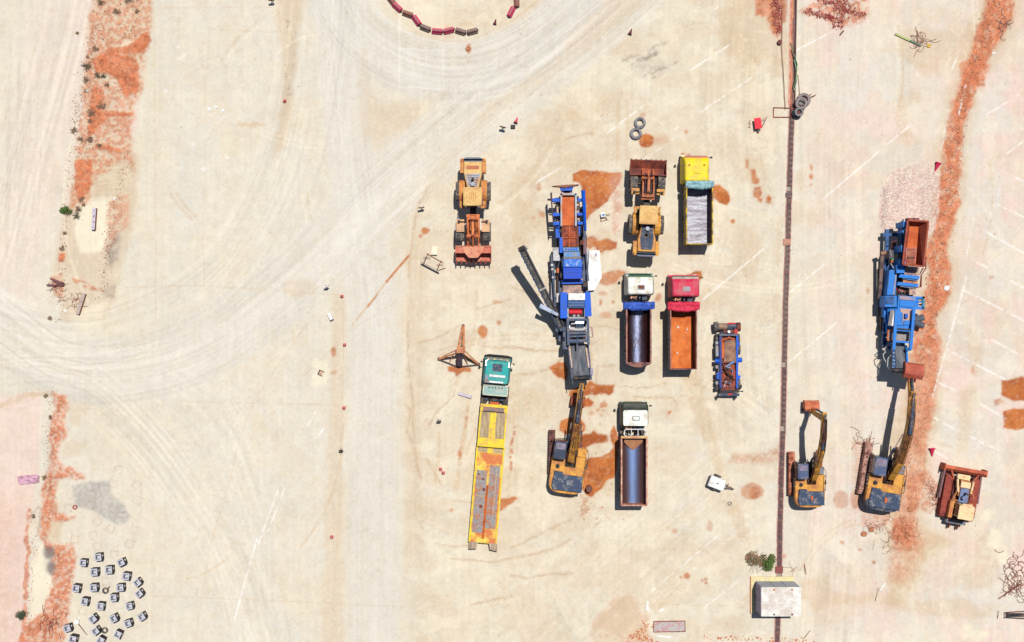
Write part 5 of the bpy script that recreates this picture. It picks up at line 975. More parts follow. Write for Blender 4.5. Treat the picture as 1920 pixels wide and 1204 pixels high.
jb = K.quad('jaw_housing', cb, [(1056, 501), (1091.5, 501), (1091, 486), (1057, 486)], 1.4, 3.6)
mat('sunlit_speckled_blue', D(56, 124, 226), .3, dirt=D(214, 222, 236), amt=.22, scale=4, bump=.5)  # brighter blue and pale specks imitate sun glints on the lid
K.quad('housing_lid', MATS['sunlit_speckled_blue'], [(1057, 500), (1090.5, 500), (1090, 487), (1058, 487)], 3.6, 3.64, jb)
K.quad('jaw_housing', mat('royal_blue_panel', D(6, 72, 204), .3, amt=.1), [(1057, 523), (1091, 522.5), (1091.5, 501), (1056, 501)], 1.4, 3.45)
K.beam('housing_ridge', cb, (1057, 510, 3.47), (1091, 510, 3.47), .05)
for x, y in ((1054.5, 494), (1092, 494)): K.cyl('flywheel', navy, (x-1.5, y, 2.6), (x+1.5, y, 2.6), .62, 20)
K.cyl('drive_motor', blackm, (1093, 536, 2.3), (1101, 536, 2.3), .42, 14); K.cyl('drive_motor', navy, (1096, 545, 2.0), (1096, 531, 2.0), .3, 12)
K.cyl('drive_motor', blackm, (1050, 515, 2.0), (1056, 515, 2.0), .4, 14)
K.slab('feed_belt', beltd, [(1055, 560, 2.0), (1094, 560, 2.0), (1092, 522, 2.0), (1055, 522, 2.0)], .1)
for y in (526, 530.5): K.beam('belt_crossbar', cb, (1053, y+1, 2.4), (1093, y, 2.4), .12)
K.box('control_cabinet', galv, 1037.5, 464, 1049.5, 489, .9, 2.6, bevel=.02); K.box('cabinet_trim', steelg, 1038, 464.5, 1049, 469, 2.6, 2.64)
for a, c_, w in (((1034, 478, 2.0), (1041, 575, 2.0), .16), ((1098, 466, 2.1), (1103.5, 527, 2.1), .12), ((1038.5, 494, 2.2), (1040, 560, 2.2), .10), ((1104, 470, 2.3), (1101.5, 520, 2.3), .08)): K.beam('walkway_rail', slate, a, c_, w)
K.box('walkway', steelg, 1033, 494, 1040, 575, 1.2, 1.28); K.box('walkway', steelg, 1096, 466, 1102, 546, 1.2, 1.28)
for x, y in ((1036, 497), (1038, 520), (1037, 505)): K.box('walkway_box', galv, x-3, y-2, x+3, y+2, 1.3, 2.2)
K.box('oil_tank', mat('rust_orange_tank', D(226, 120, 74), .7, amt=.3), 1044, 503, 1048, 512, 1.3, 2.0); K.box('side_box', galv, 1043.5, 550, 1051, 567, 1.0, 1.9)
for i in range(3): K.cyl('side_roller', rust, (1090, 452+i*3, 2.2), (1098, 451+i*3, 2.2), .06, 8)
K.quad('side_guard', mat('dark_pink_guard', D(130, 96, 104), .6, amt=.4), [(1094, 477), (1100, 475), (1099, 448), (1094, 448)], 1.2, 2.3)
can = K.box('canopy_side', cb, 1050.5, 548, 1064, 597, 1.3, 3.2, bevel=.03); K.quad('canopy_side', cb, [(1097, 594), (1109.5, 593), (1107, 547), (1096, 548)], 1.3, 3.2)
K.box('engine_hood', whitem, 1065.5, 550, 1097, 563, 1.3, 3.3, bevel=.05); K.box('radiator_housing', mat('mid_blue_cover', D(48, 88, 156), .4, amt=.3), 1065, 563, 1096, 577, 1.3, 3.15)
for i in range(5): K.box('radiator_slat', cbl if i % 2 else navy, 1067, 564+i*2.6, 1095, 565+i*2.6, 3.15, 3.2)
eb = K.box('engine_bay', galv, 1064.5, 576.5, 1097, 596.5, 1.3, 2.3); K.box('engine_bay_floor', blackm, 1066, 578, 1095, 595, 2.3, 2.34)
for i in range(6): K.cyl('engine_cylinder', redm, (1069+i*3.6, 580, 2.5), (1069+i*3.6, 589, 2.5), .11, 8)
K.cyl('engine_block', redm, (1066.5, 585, 2.5), (1091, 585, 2.5), .24, 10); K.box('engine_pump', steelg, 1074, 590, 1079, 594, 2.3, 2.7); K.box('engine_pump', steelg, 1082, 590, 1087, 594, 2.3, 2.6)
for q in ((1064, 576, 1066, 597), (1095.5, 576, 1097.5, 597), (1064, 576, 1097, 578), (1064, 595, 1097, 597)): K.box('bay_rim', galv, *q, 2.3, 3.0)
K.slab('side_conveyor_cover', mat('pale_blue_white_cover', D(206, 216, 234), .5, dirt=D(120, 140, 190), amt=.35), [(1011, 577, 3.3), (1014, 569, 3.4), (1047, 588, 3.4), (1046, 593, 3.3)], .3)
for x in (1064.5, 1102): K.beam('magnet_frame', slate, (x, 597, 3.5), (x+1.5, 647, 3.5), .22)
for y, w in ((600, .2), (625, .22), (631, .16), (639.5, .28)): K.beam('frame_crossbar', slate, (1063, y, 3.45), (1104, y-1, 3.45), w)
for x, y in ((1064.5, 600), (1102, 600), (1066, 646), (1104, 645)): K.beam('frame_leg', slate, (x, y, 3.4), (x-1, y, 1.0), .18)
K.cyl('silencer', chrome, (1079.5, 606.5, 3.2), (1094, 606.5, 3.2), .42, 16); K.tube('exhaust_pipe', chrome, [(1068, 615, 3.0), (1068, 610, 3.0), (1072, 607, 3.2), (1079, 606.5, 3.2)], .09)
K.cyl('magnet_drum', galv, (1067, 617, 2.9), (1098, 617, 2.9), .2, 12); K.box('magnet', blackm, 1068, 619, 1098, 637, 2.3, 2.8)
for a in (1071, 1095): K.beam('magnet_hanger', rustd, (a, 619, 3.0), (a, 637, 3.3), .1)
K.beam('centre_post', slate, (1083, 634, 3.6), (1082, 654, 3.4), .14)
for q in ((1055, 613, 1064, 621), (1056, 622, 1064, 632), (1056, 640, 1064, 655), (1050, 616, 1056, 621), (1059, 632, 1065, 640)): K.box('gearbox', slate, *q, 1.5, 2.9)
K.tube('guard_hoop', mat('pinkish_steel_hoop', D(180, 140, 140), .5, amt=.3), [(1104, 614, 2.6), (1109.5, 613, 2.6), (1111.5, 632, 2.6), (1104, 632, 2.6)], .06)
cv = [(1064, 645, 2.2), (1073, 713, 3.6), (1108, 710, 3.6), (1101, 645, 2.2)]
K.slab('conveyor_frame', slate, cv, .35)
bl = K.slab('conveyor_belt', beltm, [(1069, 645, 2.3), (1076, 710, 3.7), (1104.5, 708, 3.7), (1098, 645, 2.3)], .08)
for x0, x1, m_ in ((1067.5, 1072, MATS['dusty_peach_rail']), (1098.5, 1104.5, MATS['dusty_peach_rail'])): K.beam('belt_skirt', m_, (x0, 648, 2.5), (x1, 690, 3.35), .14)
for x0, x1 in ((1065, 1073), (1102, 1109)): K.beam('conveyor_rail', slate, (x0, 645, 2.4), (x1, 712, 3.85), .12)
for y in range(655, 700, 6): K.beam('rail_bracket', steelg, (1065+(y-645)*.12, y, 2.4+(y-645)*.02), (1063.5+(y-645)*.12, y, 2.3+(y-645)*.02), .1)
K.cyl('head_drum', blackm, (1075, 709.5, 3.55), (1106, 708, 3.55), .24, 14); K.box('drum_motor', mat('lilac_grey_motor', D(176, 160, 184), .5, amt=.4), 1107, 691, 1112, 705, 3.1, 3.7)
K.beam('scraper_arm', steelg, (1072.5, 700, 3.7), (1074, 721, 3.5), .07); K.beam('conveyor_strut', slate, (1070, 680, 2.9), (1062, 640, 1.2), .12); K.beam('conveyor_strut', slate, (1106, 680, 2.9), (1102, 640, 1.2), .12)
# side conveyor
a, c_ = (979, 467, 5.6), (1055, 618, 1.9)
def sc(t_, off, dz=0): 
    x = a[0]+(c_[0]-a[0])*t_; y = a[1]+(c_[1]-a[1])*t_; L_ = math.hypot(c_[0]-a[0], c_[1]-a[1]); nx_, ny_ = (c_[1]-a[1])/L_, -(c_[0]-a[0])/L_
    return (x+nx_*off, y+ny_*off, a[2]+(c_[2]-a[2])*t_+dz)
K.slab('side_conveyor', slate, [sc(0, -6.5), sc(1, -6.5), sc(1, 6), sc(0, 6)], .4)
K.slab('side_belt', mat('black_ore_belt', D(84, 84, 84, .5), .9, dirt=D(134, 130, 122, .6), amt=.45, scale=6, var=.4), [sc(0, -4.5, .08), sc(1, -4.5, .08), sc(1, 2.0, .08), sc(0, 2.0, .08)], .06)
K.slab('side_belt_gap', blackm, [sc(0.02, 2.4, .06), sc(1, 2.4, .06), sc(1, 4.4, .06), sc(0.02, 4.4, .06)], .05)
K.beam('conveyor_rail', steelg, sc(0, 5.6, .15), sc(1, 5.6, .15), .12); K.beam('conveyor_rail', slate, sc(0, -6.2, .15), sc(1, -6.2, .15), .1)
for t_ in [i/14 for i in range(15)]: K.box('idler_bracket', blackm, sc(t_, -7)[0]-1, sc(t_, -7)[1]-1.4, sc(t_, -7)[0]+1.2, sc(t_, -7)[1]+1.4, sc(t_, 0)[2]-.3, sc(t_, 0)[2]+.05)
K.cyl('head_drum', blackm, sc(0, -6.5, -.05), sc(0, 6.5, -.05), .26, 12); K.cyl('drum_motor', steelg, sc(.01, 6), sc(.01, 9.5), .15, 10); K.beam('conveyor_brace', steelg, sc(.5, -6, .2), sc(.5, 6.5, .2), .16)
K.beam('conveyor_strut', slate, sc(.6, 0, -.3), (1052, 610, .9), .14); K.box('pivot_frame', slate, 1042, 605, 1056, 622, .9, 1.9)

# white sheet beside it
cs = mat('white_fibre_sheet', D(250, 250, 250, .64), .5, dirt=D(226, 220, 216), amt=.25, scale=1.2, var=.03)
K = Site('corrugated_sheet_stack', 1114, 507, 'white ribbed sheets stacked on blocks to the right of the long blue crusher', 'sheets')
K.quad('sheet', cs, [(1103, 545), (1114.5, 544), (1128.5, 520), (1124, 469.5), (1100, 470)], .45, .62)
for i in range(7): K.beam('sheet_rib', whitem, (1104+i*2.3, 474+i*1.5, .62), (1106+i*2.6, 541-i*3.0, .62), .06, .05)
for y in (478, 500, 525): K.box('timber_block', plank, 1103, y-2, 1121, y+2, 0, .44)
K.box('patch', steelg, 1115.5, 475, 1119.5, 481, .62, .635)

# ------------------------------------------------------------ right crusher
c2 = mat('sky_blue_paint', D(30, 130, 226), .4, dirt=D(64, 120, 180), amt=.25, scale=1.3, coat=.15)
c2d = mat('shaded_blue_side', D(44, 96, 156), .5, dirt=D(40, 56, 84), amt=.3)  # darker copy of the sky blue, shade put into the colour
K = Site('mobile_crusher', 1682, 555, 'blue mobile crusher with tall rusty hopper on the red earth strip', 'crusher', 'mobile rock crushers')
b = MB()
for x0, x1 in ((1655, 1661), (1690, 1697)): K.prism(b, [(x0, 650), (x1, 650), (x1+6, 430), (x0+6, 430)], .9, 1.35)
for y in (440, 500, 560, 640): K.prism(b, [(1656, y+3), (1702, y+3), (1702, y-3), (1656, y-3)], .95, 1.3)
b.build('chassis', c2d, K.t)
for x0, x1 in ((1652, 1663), (1690, 1700)):
    tk = K.box('track', blackm, x0, 500, x1, 620, 0, .95); b = MB()
    for i in range(30): K.prism(b, [(x0-.5, 502+i*4), (x1+.5, 502+i*4), (x1+.5, 500+i*4), (x0-.5, 500+i*4)], .95, 1.0)
    tag(b.build('track_shoes', rustd, tk), kind='stuff')
ZR = 4.4
rim_ = [(1692.5, 496), (1731.5, 499.5), (1740.5, 415.5), (1702, 413)]
flo = [(1695, 497, 2.9), (1718.5, 498, 2.9), (1724.5, 421, 3.3), (1704, 420, 3.3)]
def wall(n, p, q, pf, qf, m_=rust, th=.09):
    A, B_, C_, D_ = K.P(*p, ZR), K.P(*q, ZR), K.P(*qf), K.P(*pf); mb = MB()
    nn = (Vector(B_)-Vector(A)).cross(Vector(D_)-Vector(A)).normalized()*th
    mb.loft([[A, B_, C_, D_], [tuple(Vector(v)+nn) for v in (A, B_, C_, D_)]]); return mb.build(n, m_, K.t)
hr_ = mat('red_brown_hopper_wall', D(176, 88, 66), .75, dirt=D(150, 72, 58), amt=.4, scale=1.2, var=.12)
wall('hopper_wall', rim_[1], rim_[2], flo[1], flo[2], hr_); wall('hopper_wall', rim_[0], rim_[1], flo[0], flo[1], hr_); wall('hopper_wall', rim_[2], rim_[3], flo[2], flo[3], hr_); wall('hopper_wall', rim_[3], rim_[0], flo[3], flo[0], hr_)
fl_ = K.slab('hopper_floor', rusto, flo, .1)
for k in range(4):
    p, q = rim_[k], rim_[(k+1) % 4]; K.beam('hopper_rim', hr_, (*p, ZR), (*q, ZR), .16)
gz = K.slab('grizzly_frame', MATS['salmon_rusty_bucket'], [(1697, 497, 3.15), (1716, 497, 3.15), (1719, 464, 3.3), (1700, 464, 3.3)], .08)
K.slab('grizzly_gap', blackm, [(1699, 495, 3.17), (1714.5, 495, 3.17), (1717, 466.5, 3.32), (1701.5, 466.5, 3.32)], .01, gz)
for i in range(9):
    for yy0, yy1 in ((467, 482), (485, 495)): K.beam('grizzly_bar', MATS['salmon_rusty_bucket'], (1702.3+i*1.85-(yy0-467)*.09, yy0, 3.38), (1702.3+i*1.85-(yy1-467)*.09, yy1, 3.24), .055)
K.quad('hopper_end', mat('brown_pink_plate', D(158, 92, 88), .7, amt=.3), [(1703, 414), (1724, 414), (1724, 408.5), (1703, 408.5)], 3.2, 4.2)
K.cyl('end_hole', blackm, (1713.5, 411, 4.2), (1713.5, 411, 4.22), .09, 8)
# blue hopper supports, seen on the left flank
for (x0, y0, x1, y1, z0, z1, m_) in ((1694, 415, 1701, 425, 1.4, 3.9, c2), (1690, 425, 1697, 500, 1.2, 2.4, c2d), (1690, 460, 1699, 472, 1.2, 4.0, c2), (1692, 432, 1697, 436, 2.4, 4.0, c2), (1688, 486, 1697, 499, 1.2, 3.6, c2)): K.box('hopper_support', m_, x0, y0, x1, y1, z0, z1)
K.slab('hopper_flank', c2, [(1684, 425, 1.6), (1694, 410, 3.9), (1696, 425, 3.9), (1687, 436, 1.6)], .12); K.slab('hopper_flank', c2, [(1679, 470, 1.6), (1691, 458, 3.9), (1691, 468, 3.9), (1680, 478, 1.6)], .12)
K.slab('hopper_flank', cbl, [(1687, 436, 1.7), (1700, 416, 4.0), (1701, 424, 4.0), (1690, 450, 1.7)], .1)
K.box('walkway', rustd, 1672, 455, 1680, 470, 1.4, 1.5); K.tube('guard_rail', rustd, [(1671, 454, 2.6), (1688, 449, 2.6), (1688, 462, 2.6)], .05); K.tube('guard_rail', steelg, [(1669, 468, 2.6), (1671, 480, 2.6)], .05)
K.box('valve_box', mat('dark_grey_box', D(84, 78, 84), .5, amt=.3), 1667, 469, 1676, 485, 1.4, 2.6, bevel=.03); K.box('green_lamp', mat('green_lamp', D(60, 150, 90), .4), 1671, 485, 1676, 487.5, 2.3, 2.7); K.box('orange_lamp', rusto, 1671, 488, 1675, 492, 2.2, 2.6)
K.tube('hydraulic_hose', galv, [(1670, 494, 2.4), (1675, 502, 2.7), (1680, 507, 2.6), (1681, 511, 2.5)], .04)
K.slab('side_conveyor', mat('dark_brown_conveyor', D(88, 70, 72), .6, dirt=D(150, 120, 110), amt=.4), [(1647, 560, 1.3), (1653, 560, 1.3), (1658, 478, 1.9), (1652, 478, 1.9)], .3); K.cyl('conveyor_roller', mat('tan_roller', D(176, 130, 100), .6, amt=.4), (1652, 476, 2.0), (1661, 473, 2.0), .2, 12)
K.slab('side_hood', c2, [(1663, 553, 2.8), (1679, 553, 2.8), (1682, 506, 2.8), (1668, 506, 2.8)], 1.4); K.slab('hood_strip', steelg, [(1674, 553, 2.84), (1677, 553, 2.84), (1682, 508, 2.84), (1680, 508, 2.84)], .03)
K.box('engine_bay', blackm, 1678, 540, 1712, 556, 1.2, 1.9); K.box('feed_chute', c2, 1681, 497, 1696, 512, 1.2, 3.3)
K.slab('apron_plate', beltd, [(1695, 517, 2.6), (1722, 521, 2.6), (1724, 501, 2.9), (1698, 499, 2.9)], .12); K.slab('apron_plate', mat('pale_rust_plate', D(222, 158, 110), .8, dirt=D(180, 110, 84), amt=.4), [(1691, 537, 2.4), (1719, 541, 2.4), (1722, 522, 2.6), (1695, 518, 2.6)], .12)
for yy in (517, 531.5): K.slab('cross_beam', c2, [(1685-(yy-517)*.25, yy+3, 3.0), (1723-(yy-517)*.15, yy+7, 3.0), (1725-(yy-517)*.15, yy+1, 3.0), (1688-(yy-517)*.25, yy-3, 3.0)], .4); K.slab('beam_flange', cbl, [(1692-(yy-517)*.3, yy+6, 2.8), (1720-(yy-517)*.2, yy+9.5, 2.8), (1720-(yy-517)*.2, yy+7.5, 2.8), (1692-(yy-517)*.3, yy+4, 2.8)], .1)
gr_ = []
for p in ([(1731, 484, 3.2), (1736.5, 482, 3.2), (1735.5, 504, 3.2), (1727, 516, 3.0), (1725, 538, 2.9)], [(1732, 484, 2.6), (1736, 504, 2.6), (1729, 504, 2.6), (1724, 515, 2.6), (1731, 503, 2.6)], [(1728, 516, 3.0), (1727, 538, 3.0), (1718, 539, 3.0)]): K.tube('guard_rail', mat('dark_red_rail', D(140, 60, 60), .5, amt=.2), p, .05)
for i in range(5): K.tube('engine_hose', [redm, galv, rusto, steelg, hose][i], [(1681+i*5, 541+i, 2.3), (1686+i*5, 548, 2.6), (1690+i*4, 544+i, 2.3)], .04)
K.box('engine_cover', beltd, 1705, 541, 1717, 553, 1.9, 2.6)
m1 = K.box('main_housing', c2, 1659, 554.5, 1682, 576, 1.2, 3.0, bevel=.04); K.box('housing_step', c2d, 1661, 556, 1676, 570, 3.0, 3.12, m1)
m2_ = K.quad('engine_canopy', c2, [(1681, 615), (1713, 617), (1719, 556), (1684, 554)], 1.3, 3.0)
K.quad('canopy_panel', c2, [(1687, 574.5), (1713, 577), (1714, 565), (1688, 563)], 3.0, 3.12, m2_); K.quad('canopy_panel', mat('dusty_lilac_panel', D(120, 140, 196), .5, dirt=D(190, 160, 150), amt=.45), [(1686, 561), (1716, 564), (1716, 557), (1687, 554.5)], 3.0, 3.1, m2_)
K.quad('canopy_dust', mat('dust_on_blue', D(214, 174, 150), .9, dirt=D(60, 130, 200), amt=.3, scale=2.5), [(1692, 608), (1708, 609), (1715, 581), (1688, 578)], 3.0, 3.03, m2_)
K.box('canopy_panel', c2, 1682.5, 586, 1693, 610, 3.03, 3.14, m2_); K.box('canopy_panel', c2, 1694.5, 601, 1708.5, 609.5, 3.03, 3.14, m2_); K.box('filter_cap', cb, 1697, 588, 1702.5, 597, 3.03, 3.35, m2_, bevel=.03)
K.slab('canopy_flank', c2, [(1668, 612, 2.4), (1681, 614, 2.9), (1684, 578, 2.9), (1664, 578, 2.4)], .5)
K.cyl('silencer', mat('pale_steel_silencer', D(232, 222, 220), .3, .6, amt=.2), (1676.5, 582, 3.1), (1671.5, 611, 3.1), .32, 14)
K.box('side_platform', c2, 1716, 556.5, 1722, 580, 1.5, 2.2)
for x0, y0, x1, y1 in ((1716, 556, 1734, 560), (1716, 575, 1732, 580.5), (1729.5, 556, 1734, 580), (1720, 565, 1731, 567)): K.box('platform_rail', c2 if x0 != 1729.5 else mat('teal_blue_rail', D(60, 150, 180), .4), x0, y0, x1, y1, 2.1, 2.35)
for y in (559, 564, 570): K.box('platform_step', c2d, 1720, y, 1730, y+3, 1.5, 1.7)
for x0, y0, x1, y1 in ((1714, 601, 1731, 595), (1714, 604, 1731, 611), (1715, 592, 1722, 600)): K.cyl('jack_leg', mat('slate_grey_leg', D(92, 98, 112), .5, amt=.3), (x0, y0, 1.2), (x1, y1, 1.1), .3, 10)
for q in ((1657.5, 574, 1664, 595), (1660, 594, 1666, 605), (1663, 606, 1668, 625)): K.box('side_bracket', c2, *q, 1.0, 1.9)
for x0, x1 in ((1676.5, 1675.5), (1709.5, 1707)): K.beam('magnet_frame', c2, (x0+4, 580, 3.5), (x1, 655, 3.5), .26)
for y in (618, 640, 616): K.beam('frame_crossbar', c2 if y != 616 else blackm, (1676, y, 3.45), (1710, y+3, 3.45), .16)
K.beam('frame_foot', c2, (1708, 654, 3.4), (1700, 656, 3.2), .3); K.beam('frame_leg', c2, (1675, 650, 3.4), (1673, 650, 1.0), .2)
K.slab('cross_belt', beltd if False else mat('grey_dust_belt', D(172, 160, 154), .85, dirt=D(140, 130, 128), amt=.4, scale=2), [(1665, 638.5, 2.6), (1706, 640, 2.6), (1707, 621, 2.6), (1665.5, 619, 2.6)], .12)
for yy in (619.5, 638.5): K.beam('belt_edge', rusto, (1664, yy, 2.7), (1676, yy, 2.7), .08)
K.beam('belt_edge', rusto, (1665, 619, 2.7), (1664.5, 639, 2.7), .1)
for q in ((1667, 641, 1671, 646), (1664, 649, 1671, 655), (1669, 655, 1673, 662)): K.box('gearbox', c2d, *q, 1.2, 2.3)
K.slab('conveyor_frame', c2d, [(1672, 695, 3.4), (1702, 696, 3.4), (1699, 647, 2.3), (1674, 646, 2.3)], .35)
K.slab('conveyor_belt', beltm, [(1680, 694, 3.5), (1698, 695.5, 3.5), (1697.5, 647, 2.4), (1678, 646, 2.4)], .08)
K.beam('conveyor_rail', c2, (1699, 648, 2.7), (1702, 691, 3.6), .16)
for i in range(6): K.beam('ladder_rung', galv, (1672.5, 654+i*7, 2.6+i*.15), (1678, 655+i*7, 2.6+i*.15), .05)
K.beam('ladder_rail', blackm, (1673, 652, 2.6), (1672, 692, 3.5), .08); K.cyl('head_drum', blackm, (1671, 694, 3.3), (1700, 695.5, 3.3), .25, 12)
for p in ([(1662, 650, 2.0), (1657, 655, 2.2), (1658, 658, 2.0), (1664, 660, 2.0)], [(1661, 660, 2.1), (1656, 664, 2.2), (1657, 672, 2.2), (1664, 683, 2.0), (1668, 690, 2.0)], [(1668, 668, 2.2), (1671, 666, 2.4), (1665, 672, 2.4), (1664, 688, 2.4), (1669, 692, 2.6)]): K.tube('hydraulic_hose', galv, p, .045)
for x, y in ((1735-1, 640),): pass

# ------------------------------------------------------------ bulldozer
t = empty('bulldozer', G(1793, 931, 0), R(-10), 'rusty red and cream bulldozer with wide blade and cream cab roof', 'bulldozer')
rtk = mat('brick_red_track', D(176, 86, 72), .85, dirt=D(130, 64, 58), amt=.35, scale=2); rbl = mat('orange_rust_blade', D(220, 116, 80), .7, dirt=D(176, 84, 64), amt=.4, scale=1.2)
cream = mat('cream_roof_paint', D(250, 218, 168), .6, dirt=D(232, 160, 112), amt=.2, scale=1.6)
for s in (-1, 1):
    prof = []
    for i in range(9): a = math.pi*i/8-math.pi/2; prof.append((1.55+.5*math.cos(a), .52+.5*math.sin(a)))
    for i in range(9): a = math.pi*i/8+math.pi/2; prof.append((-1.55+.5*math.cos(a), .52+.5*math.sin(a)))
    tb = MB().extr_u(prof, s*.95, s*1.6).build('track', rtk, t); b = MB()
    for i in range(22): v = -1.65+i*.155; b.box(s*.9, v, 1.0, s*1.65, v+.07, 1.09)
    for i in range(22): v = -1.65+i*.155; b.box(s*.9, v, .0, s*1.65, v+.07, .03)
    tag(b.build('track_shoes', rtk, tb), kind='stuff')
    MB().beam((s*1.82, -.3, .6), (s*1.72, 2.6, .6), .16, .3).build('push_arm', mat('mauve_grey_arm', D(140, 96, 104), .6, amt=.3), t)
b = MB(); b.box(-.85, -2.1, .4, .85, 1.6, 1.2); b.build('hull', rustd, t)
b = MB(); n = 10; pf = [(2.55-.28*math.sin(math.pi*i/n), .08+1.35*i/n) for i in range(n+1)]; pf2 = [(v+.10, z) for v, z in pf]
b.extr_u(pf2 + pf[::-1], -1.95, 1.95); bo = b.build('blade', rbl, t)
MB().box(-1.95, 2.55, 1.42, 1.95, 2.86, 1.52).build('blade_top', rbl, bo)
for s in (-1, 1): MB().box(s*1.9, 2.3, .05, s*2.0, 2.95, 1.45).build('blade_end', rbl, bo)
for s in (-1, 1): MB().beam((s*1.3, 2.4, 1.3), (s*.7, 1.4, .9), .12).build('tilt_brace', rbl, t)
for s in (-1, 1): c_ = MB().cyl((s*.6, .6, 1.95), (s*.75, 1.7, 1.75), .1).build('lift_cylinder', cream, t); MB().cyl((s*.75, 1.7, 1.75), (s*.85, 2.35, 1.2), .05, 8).build('piston_rod', chrome, c_)
MB().box(-.6, 1.5, .9, .6, 2.2, 1.1).build('nose_guard', cream, t); b = MB(); b.loft([[(-.5, .2, z), (.5, .2, z), (.42, 1.75, z), (-.42, 1.75, z)] for z in (1.1, 1.75)]); b.build('engine_hood', mat('yellow_brown_hood', D(176, 116, 70), .6, dirt=D(230, 176, 110), amt=.4), t)
b = MB(); b.loft([[(-.42, -.35, z), (.42, -.35, z), (.36, 1.0, z), (-.36, 1.0, z)] for z in (1.75, 1.95)]); b.build('hood_panel', mat('lilac_blue_panel', D(122, 136, 176), .45, amt=.3), t)
MB().cyl((.05, .55, 1.95), (.05, .55, 2.7), .1).build('exhaust_stack', navy, t); MB().cyl((-.1, .15, 1.95), (-.1, .15, 2.4), .18, 14).build('air_intake', MATS['lilac_blue_panel'], t)
MB().box(-.45, 1.05, 1.75, .45, 1.6, 1.98).build('radiator_guard', cream, t)
for a, c_ in (((-.9, -.2, 1.8), (-.5, 1.1, 1.8)), ((-.9, -.2, 1.8), (-.3, -.2, 1.8)), ((.6, .9, 2.0), (.95, .2, 2.0))): MB().beam(a, c_, .07).build('handrail', yelo, t)
b = MB(); b.box(-1.05, -1.9, 1.1, -.6, -.3, 1.75); b.build('side_tank', yelo, t, bevel=.04); b = MB(); b.box(.6, -1.9, 1.1, 1.05, -.3, 1.75); b.build('side_tank', yelo, t, bevel=.04)
c_ = MB(); c_.loft([[(x, y, z) for x, y in rr(-.62, -1.6, .62, -.3, .1)] for z in (1.2, 2.0)] + [[(x, y, 2.95) for x, y in rr(-.55, -1.55, .55, -.5, .1)]]); cbo = c_.build('cab', glass, t)
for u in (-.6, .6):
    for v in (-1.55, -.42): MB().beam((u, v, 1.2), (u*.95, v, 2.98), .10).build('cab_post', cream, cbo)
MB().prism([(-.62, -1.75), (.72, -1.75), (.80, -1.5), (.80, -.55), (.45, -.3), (-.3, -.3), (-.62, -.6)], 2.97, 3.09).build('cab_roof', cream, cbo)
MB().box(-.9, -2.45, .5, .9, -2.1, 1.1).build('rear_plate', steelg, t)
for u in (-.4, .4): MB().beam((u, -2.4, .8), (u, -2.95, .35), .14, .2).build('ripper_shank', rustd, t)

# ------------------------------------------------------------ stripped lorry chassis with a scrap bin
K = Site('stripped_lorry', 1365, 680, 'stripped blue lorry chassis filled with rusty scrap, without a cab', 'truck')
K.box('chassis', navy, 1352, 622, 1381, 742, .5, .9)
for x0, y0 in ((1344, 636), (1344, 655), (1345, 720), (1383, 636), (1384, 655), (1384, 720)): K.cyl('wheel', rubber, (x0-3, y0, .5), (x0+3, y0, .5), .5, 16)
for x0, x1 in ((1349, 1353), (1380.5, 1383.5)): K.box('side_beam', cb if x0 > 1370 else mat('deep_navy_blue', D(30, 56, 140), .4, amt=.3), x0, 628, x1+.5, 728, .9, 1.5)
K.box('head_beam', slate, 1349, 626, 1383, 630, .9, 1.6); K.box('bin_floor', rust, 1353, 630, 1381, 727, .9, 1.0); K.box('cross_beam', rustd, 1353, 678, 1381, 681, 1.0, 1.45)
K.quad('rusty_sheet', mat('grey_rust_sheet', D(178, 136, 112), .85, dirt=D(120, 92, 80), amt=.45, scale=1.6), [(1357, 678), (1380, 678), (1379, 638), (1359, 637)], 1.0, 1.4)
K.quad('rusty_sheet', mat('brick_rust_sheet', D(178, 86, 68), .85, amt=.35), [(1357, 727), (1382, 724), (1381, 692), (1368, 700)], 1.0, 1.2)
K.box('gas_bottle', rusto, 1353, 641, 1358, 672, 1.0, 1.4)
rnd = random.Random(4); 
for k in range(16):
    x, y = rnd.uniform(1355, 1378), rnd.uniform(682, 722); a_ = rnd.uniform(0, 6.28); l = rnd.uniform(3, 9)
    K.beam('scrap_bar', [rustd, rust, steelg, blackm, cbl][k % 5], (x-l*math.cos(a_), y-l*math.sin(a_), 1.2+rnd.uniform(0, .3)), (x+l*math.cos(a_), y+l*math.sin(a_), 1.25+rnd.uniform(0, .3)), rnd.uniform(.05, .12))
for k in range(4): K.tube('scrap_hose', hose, [(1357+k*4, 690+k*5, 1.4), (1362+k*4, 695+k*4, 1.6), (1366+k*3, 704+k*3, 1.45), (1360+k*3, 712+k*2, 1.4)], .06)
K.beam('scrap_bar', rusto, (1352, 640, 1.5), (1368, 632, 1.5), .1); K.beam('scrap_bar', rusto, (1366, 632, 1.5), (1378, 637, 1.5), .08); K.slab('blue_strap', cbl, [(1359, 687, 1.5), (1362, 689, 1.5), (1378, 679, 1.5), (1376, 677, 1.5)], .05)
K.cyl('front_drum', rubber, (1339, 613, .9), (1347, 612, .9), .45, 16); K.cyl('gear_housing', mat('tan_rust_gear', D(176, 140, 116), .6, amt=.4), (1347, 612, 1.0), (1363, 612, 1.0), .3, 14); K.cyl('front_drum', navy, (1363, 613, 1.0), (1380, 612, 1.0), .34, 16); K.cyl('front_drum', rustd, (1381, 613, .9), (1388, 613, .9), .42, 16)
K.slab('red_panel', redm, [(1362, 608, 1.3), (1381, 608, 1.2), (1380, 605, 1.2), (1366, 605, 1.3)], .15); K.box('red_panel', redm, 1377, 617, 1383, 626, .9, 1.3); K.box('gear_housing', rustd, 1356, 617, 1376, 624, .6, 1.1); K.cyl('valve', whitem, (1367, 622, 1.1), (1367, 622, 1.35), .14, 8)
